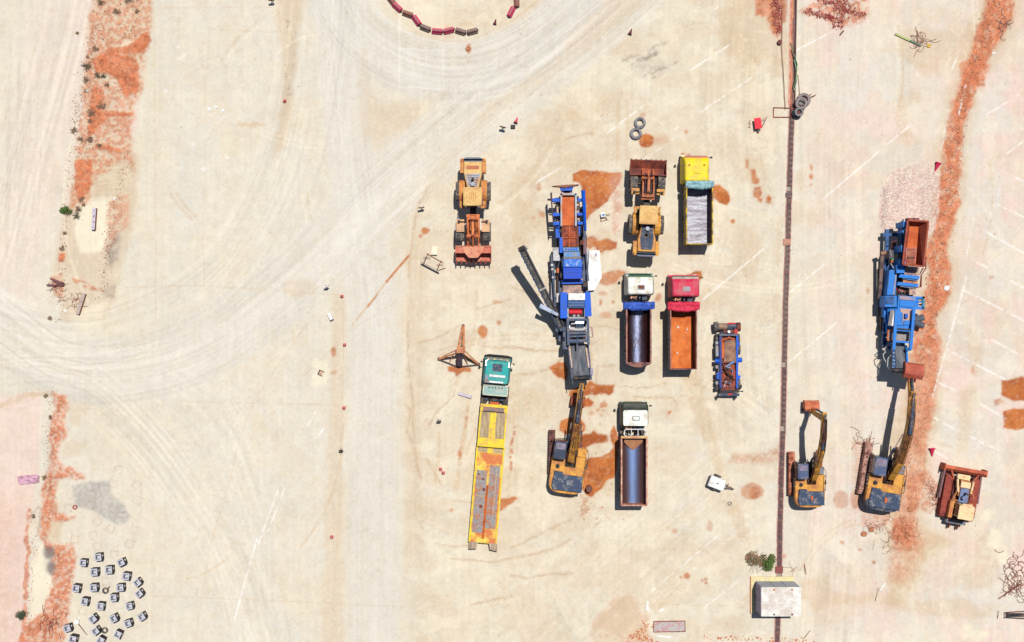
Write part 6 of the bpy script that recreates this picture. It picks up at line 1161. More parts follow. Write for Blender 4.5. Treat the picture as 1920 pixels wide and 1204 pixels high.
for (x, y) in ((1345, 677), (1387, 675)): K.cyl('blue_lamp', cb, (x-4, y, 1.2), (x+4, y, 1.2), .22, 12)
for (x, y) in ((1347, 702), (1347, 708), (1384, 645), (1385, 707)): K.cyl('blue_valve', cb, (x, y, 1.0), (x, y, 1.4), .18, 10)
for y in (640, 650, 665, 685, 700, 715, 725): K.box('side_unit', [rustd, steelg, blackm][int(y) % 3], 1342, y, 1347, y+6, .6, 1.1)
K.beam('air_pipe', steelg, (1344, 648, 1.2), (1344.5, 668, 1.2), .25); K.box('tail_frame', blackm, 1350, 730, 1385, 737, .5, 1.0); K.box('tail_lamp', redm, 1365, 738, 1373, 740.5, .7, 1.0); K.box('tail_beam', navy, 1348, 738, 1386, 743, .5, .85)
K.quad('tail_plate', rustd, [(1353, 733), (1383, 731), (1384, 724), (1352, 727)], .9, 1.1)
for x in (1343, 1377): K.beam('tail_bracket', blackm, (x, 742, .5), (x+1, 749, .4), .12)
K.tube('bent_bar', blackm, [(1384, 728, 1.2), (1391, 722, 1.2), (1390, 726, 1.2), (1384, 734, 1.2), (1393, 734, 1.1)], .06)
# ============================================================ KIOSK, DRAIN, SMALL THINGS
padm = mat('cream_concrete_pad', D(238, 222, 164), .9, dirt=D(220, 206, 176), amt=.35)
roofw = mat('white_patched_roof', D(244, 243, 234, .62), .8, dirt=D(222, 208, 196), amt=.48, scale=1.1, var=.06)
lilac = mat('lilac_grey_wall', D(170, 160, 186), .7, dirt=D(140, 128, 150), amt=.3); wallm = mat('pale_grey_wall', D(200, 204, 212), .7, amt=.2)
t = empty('kiosk', G(1452.8, 1116, 0), 0, 'small grey block kiosk with white patched flat roof at the end of the drain', 'kiosk')
MB().box(-2.25, -1.75, 0, 1.75, 1.75, .10).build('concrete_pad', padm, t); MB().box(-2.33, -1.75, 0, -2.25, 1.75, .12).build('pad_edge', mat('red_edge_strip', D(206, 128, 104), .8, amt=.3), t)
wz = 2.85
for i, (a, b_) in enumerate(((-1.3, -.02), (.02, 1.3))): MB().box(-1.86, a, .1, -1.78, b_, wz).build('side_panel', lilac, t); MB().box(1.70, a, .1, 1.78, b_, wz).build('side_panel', lilac, t)
for a, b_ in ((-1.78, -.62), (-.58, .55), (.59, 1.70)): MB().box(a, 1.25, .1, b_, 1.33, wz).build('end_panel', wallm, t); MB().box(a, -1.33, .1, b_, -1.25, wz).build('end_panel', wallm, t)
for i in range(4):
    for j in range(2): MB().box(-1.82+i*.91, -1.34+j*1.34, wz, -1.82+i*.91+.905, -1.34+j*1.34+1.335, wz+.12+.004*((i+j) % 2)).build('roof_slab', roofw, t)
for u, v in ((-.65, 1.12), (1.0, 1.12), (-.65, -1.15), (1.0, -1.15)): MB().cyl((u, v, wz+.12), (u, v, wz+.24), .08, 8).build('lifting_lug', rusto if v > 0 else rustd, t)
# compressor
t = empty('towed_compressor', G(1342.5, 904, 0), R(-21), 'small white towed compressor with drawbar pointing right', 'compressor')
b = MB(); b.loft([[(x, y, z) for x, y in rr(-.82, -.55, .72, .52, .14)] for z in (.45, 1.0)] + [[(x, y, 1.12) for x, y in rr(-.74, -.49, .66, .46, .14)]]); hd_ = b.build('hood', whitem, t)
MB().box(-.10, -.06, 1.12, .06, .04, 1.17).build('hood_handle', blackm, hd_); MB().box(-.84, -.48, .5, -.80, .45, .95).build('grille', navy, t)
for s in (-1, 1): MB().cyl((-.1, s*.58, .33), (-.1, s*.72, .33), .33, 16).build('wheel', rubber, t)
MB().box(-.7, -.5, .3, .7, .47, .46).build('frame', blackm, t)
for s in (-1, 1): MB().beam((.7, s*.2, .45), (1.5, s*.04, .42), .07).build('drawbar', steelg, t)
MB().beam((1.3, 0, .45), (1.75, 0, .42), .08).build('drawbar', rustd, t); MB().beam((1.05, -.3, .45), (1.05, .3, .45), .06).build('drawbar_crosspiece', rustd, t); MB().cyl((1.6, 0, .1), (1.6, 0, .5), .05, 8).build('jockey_stand', blackm, t)
tag(MB().torus((0, 0, .09), .16, .035, 'z', 16, 6).build('wire_ring', steelg), 'small pale ring lying below the white towed compressor', 'ring').location = G(1368, 944, 0)

# ------------------------------------------------------------ grated drain
dg = empty('drain_channel', (0, 0, 0), 0); tag(dg, 'long straight drain channel crossing the yard, covered with dark iron grates', kind='structure')
gmats = [mat('iron_grate', D(96, 82, 86), .7, dirt=D(150, 118, 104), amt=.5, scale=2), mat('iron_grate_reddish', D(136, 92, 90), .7, dirt=D(104, 86, 88), amt=.45, scale=2)]
def grate_mesh(m_):
    b = MB(); b.box(-.22, -.245, -.03, -.185, .245, .02); b.box(.185, -.245, -.03, .22, .245, .02)
    for i in range(5): b.box(-.185, -.235+i*.098, -.03, .185, -.235+i*.098+.074, .015)
    return b.build('grate', m_, dg)
gm0 = [grate_mesh(m_) for m_ in gmats]
dr = [(x, y) for x, y in DR if -20 < y < 1230]; used = [False, False]
def drx(y):
    for (xa, ya), (xb, yb) in zip(DR, DR[1:]):
        if ya <= y <= yb: return xa+(xb-xa)*(y-ya)/(yb-ya)
y = 203.0; k = 0; rnd = random.Random(3)
while y < 1225:
    if not (352 < y < 360 or 446 < y < 460 or 676 < y < 690 or 798 < y < 811 or 1068 < y < 1085 or 1085 <= y < 1152):
        s = 1 if (y > 880 and rnd.random() < .65) or rnd.random() < .12 else 0
        o = gm0[s] if not used[s] else gm0[s].copy()
        if used[s]: scn.collection.objects.link(o)
        used[s] = True; p = G(drx(y), y, 0); q = G(drx(y+9), y+9, 0); o.location = (p.x+rnd.uniform(-.025, .025), p.y, .012+rnd.uniform(0, .008)); o.rotation_euler = (0, 0, math.atan2(q.y-p.y, q.x-p.x)+math.pi/2+rnd.uniform(-.04, .04))
    y += 10.0; k += 1
kerb = mat('pinkish_drain_kerb', D(206, 140, 132), .8, dirt=D(226, 196, 180), amt=.45); kerb2 = mat('dark_brown_drain_wall', D(110, 70, 72), .8, amt=.3)
for (xa, ya), (xb, yb) in zip(DR[:-1], DR[1:]):
    for s, w, m_ in ((-1, .07, kerb), (1, .06, kerb if ya > 190 else kerb2)):
        MB().beam(tuple(G(xa+s*5.2, ya, 0)), tuple(G(xb+s*5.2, yb, 0)), w if ya > 190 else .10, .05).build('kerb_edge', m_, dg)
for px_, py_ in ((1477.5, 361),): MB().box(-.32, -.2, .03, .3, .22, .10).build('lifted_grate', gmats[0], dg).location = G(px_+1.5, py_+5, 0)
MB().box(-.35, -.3, .0, .35, .3, .16).build('cover_block', mat('red_brown_cover', D(150, 84, 80), .8, amt=.3), dg).location = G(1460.5, 1068, 0)
MB().box(-.35, -.3, .0, .35, .3, .08).build('sump_frame', mat('peach_sump', D(206, 150, 126), .8, amt=.4), dg).location = G(1475, 454, 0)
tag(MB().torus((0, 0, .05), .15, .04, 'z', 18, 6).build('wire_ring', whitem), 'pale ring beside the broken drain sump', 'ring').location = G(1485, 465, 0)
tag(MB().tube([(0, 0, .05), (.25, 1.0, .12), (.35, 2.2, .15), (0, 3.4, .1), (-.25, 4.2, .05)], .05, 6).build('green_hose', mat('green_hose', D(96, 140, 96), .6, dirt=D(70, 90, 70), amt=.4)), 'green hose hanging into the open part of the drain', 'hose').location = G(1487, 165, 0)
tag(MB().tube([(0, 0, .05), (.2, .8, .1), (.2, 1.8, .12), (.0, 2.9, .1)], .04, 6).build('green_hose', mat('pale_green_hose', D(150, 186, 150), .6, amt=.3)), 'paler green hose beside the first, at the open drain', 'hose').location = G(1489, 170, 0)
t = empty('rusty_pipe_rack', G(1466, 211, 0), 0, 'rusty square pipe frame lying left of the drain next to the tyres', 'rack')
for a, c_ in (((-.8, -.45, .08), (.8, -.45, .08)), ((-.8, .45, .08), (.8, .4, .08)), ((-.8, -.45, .08), (-.8, .45, .08)), ((.8, -.6, .08), (.85, .8, .1)), ((.8, .2, .1), (1.5, .6, .3))): MB().beam(a, c_, .07).build('pipe', rust, t)
tag(MB().tube([tuple(G(1466, 20, .05)), tuple(G(1465, 90, .05)), tuple(G(1469, 140, .05)), tuple(G(1472, 205, .05))], .025, 5).build('cable', wirem), 'thin rusty cable running down along the left side of the open drain', 'cable')
tag(MB().tube([tuple(G(1496, 140, .05)), tuple(G(1498, 160, .05)), tuple(G(1499, 178, .05))], .03, 5).build('cable', wirem), 'short rusty cable right of the green hose, above the tyres', 'cable')
tag(MB().cyl((0, 0, 0), (0, 0, .35), .22, 14).build('iron_pot', rustd), 'small dark round pot left of the drain near the top edge', 'pot').location = G(1461, 80, 0)

# ------------------------------------------------------------ tyres
def tyre(px, py, r, w, z, label, tilt=0, m_=None, rims=None):
    t = empty('tyre', G(px, py, z), 0, label, 'tyre', 'loose tyres'); n = 28
    prof = [(r*.58, 0), (r*.78, 0), (r, w*.12), (r, w*.88), (r*.80, w), (r*.62, w), (r*.54, w*.75), (r*.54, w*.2)]
    vs = []; m = len(prof)
    for i in range(n): a = 2*math.pi*i/n; vs += [(q*math.cos(a), q*math.sin(a), h) for q, h in prof]
    b = MB(); b.add(vs, [(i*m+k, ((i+1) % n)*m+k, ((i+1) % n)*m+(k+1) % m, i*m+(k+1) % m) for i in range(n) for k in range(m)]); c_ = b.build('casing', m_ or tyg, t)
    b = MB()
    for i in range(24): a = 2*math.pi*i/24; b.beam((r*1.0*math.cos(a), r*1.0*math.sin(a), w*.15), (r*1.0*math.cos(a+.06), r*1.0*math.sin(a+.06), w*.85), .06, .04)
    tag(b.build('tread_lugs', rubber, c_), kind='stuff')
    if rims: MB().cyl((0, 0, w*.3), (0, 0, w*.36), r*.53, 18).build('rim', rims, t)
    t.rotation_euler = (tilt, tilt*.6, 0); return t
tyg = mat('dusty_grey_tyre', D(150, 148, 152), .85, dirt=D(110, 106, 112), amt=.4, scale=2)
tyre(1199.5, 231, .52, .34, 0, 'upper of two grey tyres lying together above the yellow loader'); tyre(1192, 251, .54, .36, 0, 'lower of two grey tyres lying together, touching the orange stain')
tyre(1506, 188, .62, .42, 0, 'large grey tyre half hidden under another beside the drain', m_=mat('warm_grey_tyre', D(158, 146, 144), .85, amt=.3)); tyre(1501, 194, .56, .40, .45, 'large grey tyre on top of the pile by the drain', .12, MATS['warm_grey_tyre'])
tyre(1493, 214, .42, .5, 0, 'small dark blue-grey tyre, lowest of the pile by the drain', m_=navy); tyre(1497, 211, .40, .4, .5, 'small dark tyre with a pale rim stacked by the drain', rims=rustd)
tyre(198.5, 1107, .28, .2, 0, 'small dark tyre with a stick in it between the concrete boxes', m_=rubber); tyre(197, 1181.5, .28, .2, 0, 'small dark tyre near the bottom edge between the concrete boxes', m_=rubber)
tyre(141, 951, .2, .12, 0, 'tiny red ring tyre on the grey gravel patch', m_=mat('dull_red_ring', D(196, 96, 96), .7, amt=.2))
for p, q, w, l in (((1510, 186), (1530, 178), .06, 'longer rusty bar sticking out of the tyre pile to the right'), ((1510, 182), (1522, 176), .04, 'thin short rusty bar beside the tyre pile'), ((1505, 196), (1507, 207), .05, 'short dark bar below the tyre pile'), ((201, 1104), (206, 1099), .05, 'short stick in the small tyre between the concrete boxes')):
    tag(MB().beam(tuple(G(*p, .5)), tuple(G(*q, .12)), w).build('steel_bar', wirem), l, 'bar')

# ------------------------------------------------------------ concrete footing boxes
bit = mat('black_bitumen_coating', D(52, 40, 48, .5), .6, dirt=D(80, 62, 66, .5), amt=.3); conc = mat('pale_grey_concrete', D(206, 206, 216), .8, dirt=D(176, 176, 188), amt=.3, scale=2, var=.08)
def fbox(px, py, ang, label):
    t = empty('footing_box', G(80+px/5.9, 1000+py/5.9, 1.0), R(ang), label, 'concrete box', 'concrete footing boxes, tar coated'); t.location.z = 0; q_ = random.Random(int(px)); t.scale = (q_.uniform(.94, 1.05), q_.uniform(.94, 1.05), q_.uniform(.9, 1.05))
    w, i = .31, .21; b = MB()
    for x0, y0, x1, y1 in ((-w, -w, -i, w), (i, -w, w, w), (-i, -w, i, -i), (-i, i, i, w)): b.box(x0, y0, 0, x1, y1, 1.0)
    c_ = b.build('box_wall', bit, t); b = MB(); b.v = []; 
    e = .003
    for x0, y0, x1, y1 in ((-w-e, -w-e, -i+.006, w+e), (i-.006, -w-e, w+e, w+e), (-i, -w-e, i, -i+.006), (-i, i-.006, i, w+e)): b.box(x0, y0, .985, x1, y1, 1.008)
    b.build('top_rim', conc, t); MB().box(-i, -i, .0, i, i, .42).build('inner_floor', conc, t)
    b = MB()
    for x0, y0, x1, y1 in ((-i, -i, -i+.01, i), (i-.01, -i, i, i), (-i, -i, i, -i+.01), (-i, i-.01, i, i)): b.box(x0, y0, .42, x1, y1, .985)
    b.build('inner_lining', conc, t); MB().box(w, -.02, .35, w+.02, .16, .62).build('paper_tag', whitem, t)
    return t
FB = [(440,330,-5,'upper left box of the group, next to the dark stained patch'),(607,268,5,'topmost box of the group'),(862,325,25,'tilted box at the upper right, turned well anticlockwise'),(565,432,3,'box just below and between the two uppermost left boxes'),(727,408,3,'box right of centre in the second row from the top'),
 (918,478,-8,'box leaning slightly clockwise at the right, above the box pair'),(1040,550,38,'upper box of the touching pair at the right edge'),(365,612,-8,'leftmost box of the middle row, on the edge of the red earth'),(558,605,3,'box left of the small tyre with a stick'),(852,605,5,'box right of the small tyre with a stick'),
 (1062,670,38,'lower box of the touching pair at the right edge'),(460,758,-8,'box on the left below the middle row, near the red earth'),(780,715,3,'box straight below and right of the small tyre with a stick'),(632,812,-5,'box in the centre of the lower half of the group'),(952,810,15,'box standing on a pale spill at the right'),
 (548,950,38,'strongly turned box left of centre, above another turned box'),(780,945,27,'box turned anticlockwise in the lower middle'),(938,1000,17,'box in the lower right, left of the rightmost box'),(1088,928,30,'rightmost box of the lower rows'),(265,1055,17,'lowest left box, on the red earth'),
 (578,1085,35,'turned box directly left of the bottom small tyre'),(825,1125,-25,'bottom right box, turned clockwise'),(330,1175,-12,'box cut by the bottom edge at the left'),(634,1192,-30,'box cut by the bottom edge right of its neighbour')]
for x, y, a, l in FB: fbox(x, y, a, 'grey concrete box, '+l)
t = empty('measuring_board', G(145.5, 1165, 0), R(-20), 'small white board with a brown pole beside the lowest left concrete box', 'board'); MB().box(-.2, -.2, .0, .2, .2, .28).build('board', whitem, t); MB().beam((.15, -.1, .25), (1.3, -.9, .05), .05).build('pole', wirem, t)

# ------------------------------------------------------------ barriers round the apron
bred = mat('pink_red_plastic', D(228, 74, 116), .5, dirt=D(190, 60, 90), amt=.3); bbrn = mat('faded_brown_plastic', D(166, 112, 96), .6, dirt=D(140, 100, 92), amt=.4); bgry = mat('grey_brown_plastic', D(136, 108, 104), .6, dirt=D(166, 140, 128), amt=.4)
def barrier(X_, Y_, ang, m_, label):
    t = empty('road_barrier', G(700+X_/6.4, Y_/6.4-2, 0), R(ang), label, 'barrier', 'plastic road barriers round the apron')
    L_ = .95; b = MB(); b.extr_u([(-.26, 0), (-.26, .22), (-.12, .38), (-.10, .62), (.10, .62), (.12, .38), (.26, .22), (.26, 0)], -L_/2, L_/2); b.build('body', m_, t, bevel=.03)
    MB().box(-L_/2+.1, -.05, .62, L_/2-.1, .05, .66).build('top_strip', bgry if m_ is bred else m_, t); MB().cyl((L_/2+.05, 0, .1), (L_/2+.05, 0, .55), .05, 8).build('coupling_pin', rustd, t)
for a in ((215,18,-52,bbrn,'brown barrier at the left end, cut by the top edge'),(290,105,-42,bred,'first red barrier from the left end of the curved row'),(413,185,-20,bbrn,'brown barrier between the first two red barriers at the left'),(520,262,-55,bred,'steeply turned red barrier, third full one from the left'),
          (625,355,-22,bgry,'grey-brown barrier between the steep red one and the bottom red pair'),(767,392,-5,bred,'left one of the red pair at the bottom of the curve'),(908,383,14,bred,'right one of the red pair at the bottom of the curve'),(1047,395,-17,bgry,'grey-brown barrier just right of the red pair'),
          (1190,395,14,bgry,'last grey-brown barrier at the right end of the curved row'),(1655,160,63,bred,'single red barrier on the right side of the apron'),(1720,40,92,bbrn,'brown barrier on the right side, cut by the top edge')): barrier(*a)
# ------------------------------------------------------------ blocks, beams, timbers, plates
def block(name, px, py, l, w, h, ang, m_, label, cat, z=0):
    o = MB().box(-l/2, -w/2, 0, l/2, w/2, h).build(name, m_, None, bevel=.02); o.location = G(px, py, z); o.rotation_euler = (0, 0, R(ang)); return tag(o, label, cat)
lilc = mat('lilac_grey_concrete', D(214, 206, 220), .8, dirt=D(180, 150, 146), amt=.35)
t = empty('concrete_beam', G(178.5, 411, 0), R(86), 'upright-lying pale concrete beam on the cream slab in the left verge', 'beam'); MB().box(-1.02, -.16, 0, 1.02, .16, .42).build('beam_body', mat('brown_beam_side', D(176, 120, 104), .8, amt=.3), t, bevel=.02); MB().box(-1.02, -.15, .42, 1.02, .17, .44).build('beam_top', lilc, t)
for u in (-.8, -.3, .25, .8): MB().cyl((u, 0, .44), (u, 0, .47), .05, 8).build('bolt_hole', rustd, t)
t = empty('concrete_beam', G(154, 570, 0), R(72), 'slanting grey concrete beam near the lower end of the left verge', 'beam'); MB().box(-1.0, -.16, 0, 1.0, .16, .42).build('beam_body', MATS['brown_beam_side'], t, bevel=.02); MB().box(-1.0, -.14, .42, 1.0, .17, .44).build('beam_top', mat('grey_tan_top', D(196, 178, 168), .8, amt=.3), t)
t = empty('concrete_beam', G(872, 741, 0), R(-17), 'short pale beam lying left of the teal lorry cab', 'beam'); MB().box(-.66, -.12, 0, .66, .14, .28).build('beam_body', lilc, t)
for i, (a, b_, l) in enumerate((((95, 522), (121, 532), 'uppermost'), ((88, 534.5), (119, 535), 'lowest, nearly level'), ((100, 527), (120, 534), 'second from the top, shorter'), ((100, 537), (118, 529), 'short rising'))):
    tag(MB().beam(tuple(G(*a, .15)), tuple(G(*b_, .1+.1*i)), .14, .1).build('timber', mat('dark_purple_timber', D(132, 84, 84), .8, amt=.3)), l+' dark timber of the small pile in the left verge', 'timber', 'dark timbers piled in the left verge')
t = empty('white_cabinet', G(620, 593.5, 0), R(-65), 'small white box left of the two cones in the middle of the road', 'box'); MB().box(-.34, -.17, 0, .34, .17, .4).build('case', whitem, t, bevel=.02); MB().box(.34, -.17, 0, .37, .17, .4).build('door', rustd, t); MB().cyl((-.1, 0, .4), (-.1, 0, .43), .04, 8).build('knob', blackm, t)
t = empty('manhole', G(602, 699.5, 0), R(-25), 'small open square manhole in the pale patch of the road', 'manhole'); MB().box(-.17, -.2, .0, .17, .2, .03).build('lid', mat('peach_lid', D(222, 176, 150), .8), t)
for a in ((-.26, -.24, .26, -.2), (-.26, .2, .26, .24), (-.26, -.2, -.17, .2)): MB().box(a[0], a[1], .0, a[2], a[3], .12).build('frame_side', blackm, t)
t = empty('steel_plate', G(1255, 1174.5, 0), R(1), 'pink and grey flaking flat plate near the bottom edge', 'plate')
MB().box(-1.45, -.48, 0, 1.45, .48, .05).build('plate', mat('flaking_pink_grey', D(206, 150, 150), .8, dirt=D(196, 190, 186), amt=.6, scale=2.5), t)
for a in ((-1.48, .46, 1.48, .52), (-1.48, -.52, 1.48, -.46), (-1.5, -.5, -1.45, .5), (1.45, -.5, 1.5, .5)): MB().box(a[0], a[1], 0, a[2], a[3], .12).build('plate_edge', rust, t)
for px, py, l, w, a, n, lab in ((1213.5, 1136, .9, .2, 82, 'offcut', 'upright white strip above the pink plate'), (1240, 1144, .5, .2, 30, 'offcut', 'short white strip above the pink plate'), (1247, 1194, 1.4, .12, -3, 'offcut', 'long white batten lying below the pink plate'), (1655, 1100, .9, .12, 55, 'offcut', 'white strip in the sandy patch at the lower right'), (1578, 62, .6, .14, 50, 'offcut', 'brown board end below the reddish rubble')):
    block('board_offcut', px, py, l, w, .06, a, whitem if 'brown' not in lab else rustd, lab, 'board')
t = empty('oil_drum', G(1104, 915, 0), 0, 'brown steel drum standing at the edge of the big orange stain', 'drum'); MB().cyl((0, 0, 0), (0, 0, .85), .3, 18).build('drum_body', mat('brown_drum', D(112, 76, 70), .6, amt=.3), t); MB().torus((0, 0, .85), .29, .025, 'z', 20, 6).build('drum_rim', rust, t)
t = empty('wheelbarrow', G(1419, 233, 0), R(8), 'bright red wheelbarrow left of the drain', 'wheelbarrow'); b = MB(); b.loft([[(-.26, -.36, .3), (.26, -.36, .3), (.26, .36, .3), (-.26, .36, .3)], [(-.32, -.5, .62), (.32, -.5, .62), (.32, .5, .62), (-.32, .5, .62)]]); b.build('tray', mat('bright_red_tray', D(250, 18, 48), .5, amt=.1), t); MB().cyl((-.07, -.62, .2), (.07, -.62, .2), .2, 14).build('wheel', rubber, t)
MB().beam((.3, .2, .4), (1.0, .5, .6), .04).build('handle', wirem, t); MB().beam((.3, -.5, .4), (.9, .45, .6), .04).build('handle', wirem, t)
tag(MB().tube([(-.5, .3, .05), (-.65, .1, .1), (-.5, -.1, .05), (-.7, -.3, .1), (-.5, -.4, .05)], .03, 5).build('wire_tangle', wirem), 'small rusty wire tangle left of the red wheelbarrow', 'wire').location = G(1417, 232, 0)

# ------------------------------------------------------------ tripod stand
K = Site('steel_tripod', 862, 655, 'orange steel three-legged lattice stand on a dark triangular base', 'tripod')
tri = mat('orange_steel', D(216, 148, 100), .6, dirt=D(170, 100, 76), amt=.4); dkb = mat('dark_brown_base', D(84, 62, 70), .6, amt=.25)
hub = (864.5, 656, 1.7); ends = [(823.5, 673, .2), (897.5, 683, .2), (868.5, 611, .5)]
for i, e_ in enumerate(ends):
    for s in (-1, 1):
        dx = 5*s if i == 2 else 0; dy = 0 if i == 2 else 4*s
        K.beam('leg_beam', tri, (hub[0]+dx, hub[1]+dy, hub[2]-.1*(s < 0)), (e_[0]+dx*.3, e_[1]+dy*.2, e_[2]), .16 if i == 2 else .11, .12)
    K.cyl('foot_plate', dkb, (e_[0], e_[1], e_[2]-.15), (e_[0], e_[1], e_[2]+.02), .16, 10)
for a, c_ in (((823, 674, .15), (858, 688, .15)), ((858, 688, .15), (898, 684, .15)), ((856, 668, .6), (824, 674, .15)), ((870, 668, .6), (897, 684, .15)), ((858, 660, 1.2), (858, 688, .2)), ((864, 660, 1.2), (866, 688, .2))): K.beam('base_bar', dkb, a, c_, .12)
for a, c_ in (((850, 663, .9), (843, 679, .2)), ((869, 664, .9), (877, 683, .2)), ((861, 645, 1.5), (869, 640, 1.3)), ((863, 630, 1.0), (870, 626, .9))): K.beam('brace', tri, a, c_, .07)
K.box('hub_plate', tri, 856, 650, 872, 662, 1.5, 1.8); K.cyl('hub_drum', dkb, (861, 672, .9), (861, 684, .5), .3, 10); K.beam('back_strut', tri, (868.5, 611, .6), (868, 650, 1.8), .1)

# ------------------------------------------------------------ road signs on stands, seen from above
def sign(px, py, ang, w, label, m_=None):
    t = empty('sign_stand', G(px, py, 0), R(ang), label, 'road sign', 'portable road signs')
    MB().box(-w/2, -.02, .55, w/2, .03, 1.15).build('sign_plate', m_ or rustd, t); MB().beam((0, 0, .0), (0, 0, 1.2), .04).build('post', steelg, t)
    for a in ((-.3, -.3), (.3, -.3), (-.3, .3), (.3, .3)): MB().beam((0, 0, .10), (a[0]*.7, a[1]*.7, .02), .03).build('foot', steelg, t)
sign(943, 241, -15, .55, 'sign stand left of the fallen red cone above the tan loader'); sign(791, 391, 8, .55, 'sign stand above the rust spot, left of the tan loader'); sign(613.5, 538, 3, .4, 'sign stand with a white top plate beside the middle of the road', whitem)
sign(641, 843, 2, .35, 'sign stand at the lower left side of the road'); sign(824, 788, -2, .4, 'sign stand left of the drag marks, beside the low loader'); sign(511, 4, 2, .5, 'sign stand at the top edge near the tan strip')
tag(MB().box(-.3, -.03, .0, .1, .25, .35).build('sign_foot_block', blackm), 'dark brown angular block below the fallen red cone', 'block').location = G(964, 240, 0)
t = empty('trestle_barrier', G(812, 492, 0), R(-28), 'rusty trestle barrier with dark board beside a cream sheet', 'barrier')
MB().box(-.95, -.5, .35, .95, -.47, .9).build('board', mat('dark_board', D(72, 62, 76), .7, amt=.2), t)
for u in (-.7, .7):
    MB().beam((u, -.45, .9), (u-.1, .5, .05), .05).build('trestle_leg', rustd, t); MB().beam((u, -.45, .9), (u+.1, -.7, .05), .05).build('trestle_leg', rustd, t); MB().beam((u-.3, .0, .4), (u+.3, .25, .3), .04).build('brace', rustd, t)
MB().beam((-.9, .45, .1), (.9, .4, .1), .05).build('ground_bar', rust, t); MB().beam((.8, -.4, .2), (1.3, .1, .1), .04).build('brace', rust, t)
t = empty('cream_panel', G(815, 470, 0), R(-5), 'cream square sheet behind the trestle barrier', 'sheet'); MB().box(-.28, -.4, .3, .28, .38, .36).build('panel', mat('cream_sheet', D(250, 240, 208), .6, amt=.1), t)
for u in (-.24, .24): MB().beam((u, .3, 0), (u, .3, .3), .04).build('panel_leg', blackm, t); MB().beam((u, -.35, 0), (u, -.35, .3), .04).build('panel_leg', blackm, t)
t = empty('folding_chair', G(1130, 404, 0), R(10), 'white cushioned folding seat right of the blue crusher', 'chair'); MB().box(-.22, -.2, .42, .22, .25, .5).build('seat', whitem, t, bevel=.03); MB().box(-.1, -.1, .5, .15, .1, .54).build('blue_pad', cbl, t)
for a, c_ in (((-.3, -.55, .04), (-.1, 0, .42)), ((.35, -.5, .04), (.1, 0, .42)), ((-.3, -.52, .04), (.35, -.48, .04)), ((.2, 0, .4), (.7, 0, .3))): MB().beam(a, c_, .05).build('frame_tube', rust, t)

# ------------------------------------------------------------ cones
crd = mat('coral_red_cone', D(236, 84, 92), .6, dirt=D(190, 60, 66), amt=.2); cdk = mat('dark_cone_base', D(110, 50, 56), .7)
def cone(px, py, label, fallen=None, h=.55, r=.17, m_=None):
    t = empty('traffic_cone', G(px, py, 0), R(fallen or 0), label, 'cone', 'red traffic cones')
    if fallen is None:
        MB().prism(rr(-.15, -.15, .15, .15, .04), 0, .05).build('base', m_ or crd, t); MB().cyl((0, 0, .05), (0, 0, h), r, 14, .035).build('cone_body', m_ or crd, t); MB().cyl((0, 0, .3), (0, 0, .38), .102, 14, .083).build('reflective_band', whitem, t)
    else:
        MB().cyl((0, 0, r), (0, h, .05), r, 14, .04).build('cone_body', m_ or crd, t); MB().box(-r-.03, -.05, 0, r+.03, 0, 2*r+.05).build('base', m_ or cdk, t)
cone(641, 556, 'red cone between the white-topped sign and the diagonal rust strip'); cone(646, 647, 'red cone at the road edge left of the rusty spots'); cone(645, 765, 'red cone at the road edge, third from the top'); cone(622, 1007, 'lone red cone at the road edge near the bottom')
cone(826, 880, 'upper one of two pale red cones close together'); cone(831, 887, 'lower one of two pale red cones close together'); cone(534, 190, 'red cone on the tan strip at the upper left'); cone(967, 230, 'fallen red cone right of the sign stand', -20, .5, .16)
cone(1181, 64, 'dark red fallen cone on the pale margin at the top', -20, .5, .15, cdk); cone(928, 45, 'dark red cone fallen between the right-hand barriers', -12, .45, .13, cdk); mg = mat('magenta_cone', D(240, 50, 96), .6, amt=.1)
cone(1758, 307, 'large magenta cone fallen at the tip of the gravel oval', 160, .75, .24, mg); cone(1746.5, 841, 'large magenta cone fallen right of the biggest excavator', 183, .75, .24, mg)

# ------------------------------------------------------------ plants
leafg = mat('bush_leaf_green', (.055, .115, .022, 1), .7, dirt=(.12, .15, .04, 1), amt=.4, scale=4, var=.4); leafd = mat('dark_bush_leaf', (.04, .06, .035, 1), .8, dirt=(.10, .10, .06, 1), amt=.4, scale=5, var=.4); dry = mat('dry_twig', (.26, .16, .10, 1), .9, dirt=(.10, .08, .06, 1), amt=.45, scale=5, var=.35)
def bush(name, px, py, rx, ry, h, n, m_, label, cat, seed, group=None, twigs=10, leaf=.12, ang=0):
    t = empty(name, G(px, py, 0), R(ang), label, cat, group); t.location.z = soil_z(px, py); rnd = random.Random(seed); b = MB()
    lob = [(rnd.uniform(-.55, .55), rnd.uniform(-.55, .55), rnd.uniform(.35, .6)) for _ in range(6)]
    for _ in range(n):
        lx, ly, lr = rnd.choice(lob); a = rnd.uniform(0, 6.28); q = lr*rnd.random()**.6; x = (lx+q*math.cos(a))*rx; y = (ly+q*math.sin(a))*ry; d = min(1, math.hypot(x/rx, y/ry)); z = h*rnd.uniform(.1, 1)*(1.05-d*.8)
        s_ = leaf*rnd.uniform(.6, 1.3); v = [Vector((rnd.uniform(-1, 1), rnd.uniform(-1, 1), rnd.uniform(-.6, .6)))*s_ for _ in range(3)]
        b.add([(x+w_.x, y+w_.y, max(.01, z+w_.z)) for w_ in v], [(0, 1, 2)])
    f = b.build('foliage', m_, t); b = MB()
    for i in range(twigs):
        a = rnd.uniform(0, 6.28); b.tube([(0, 0, 0), (.4*rx*math.cos(a), .4*ry*math.sin(a), h*.5), (1.15*rx*math.cos(a+.2), 1.15*ry*math.sin(a+.2), h*rnd.uniform(.3, .8))], .015, 4)
    b.build('stem', dry, t); return t
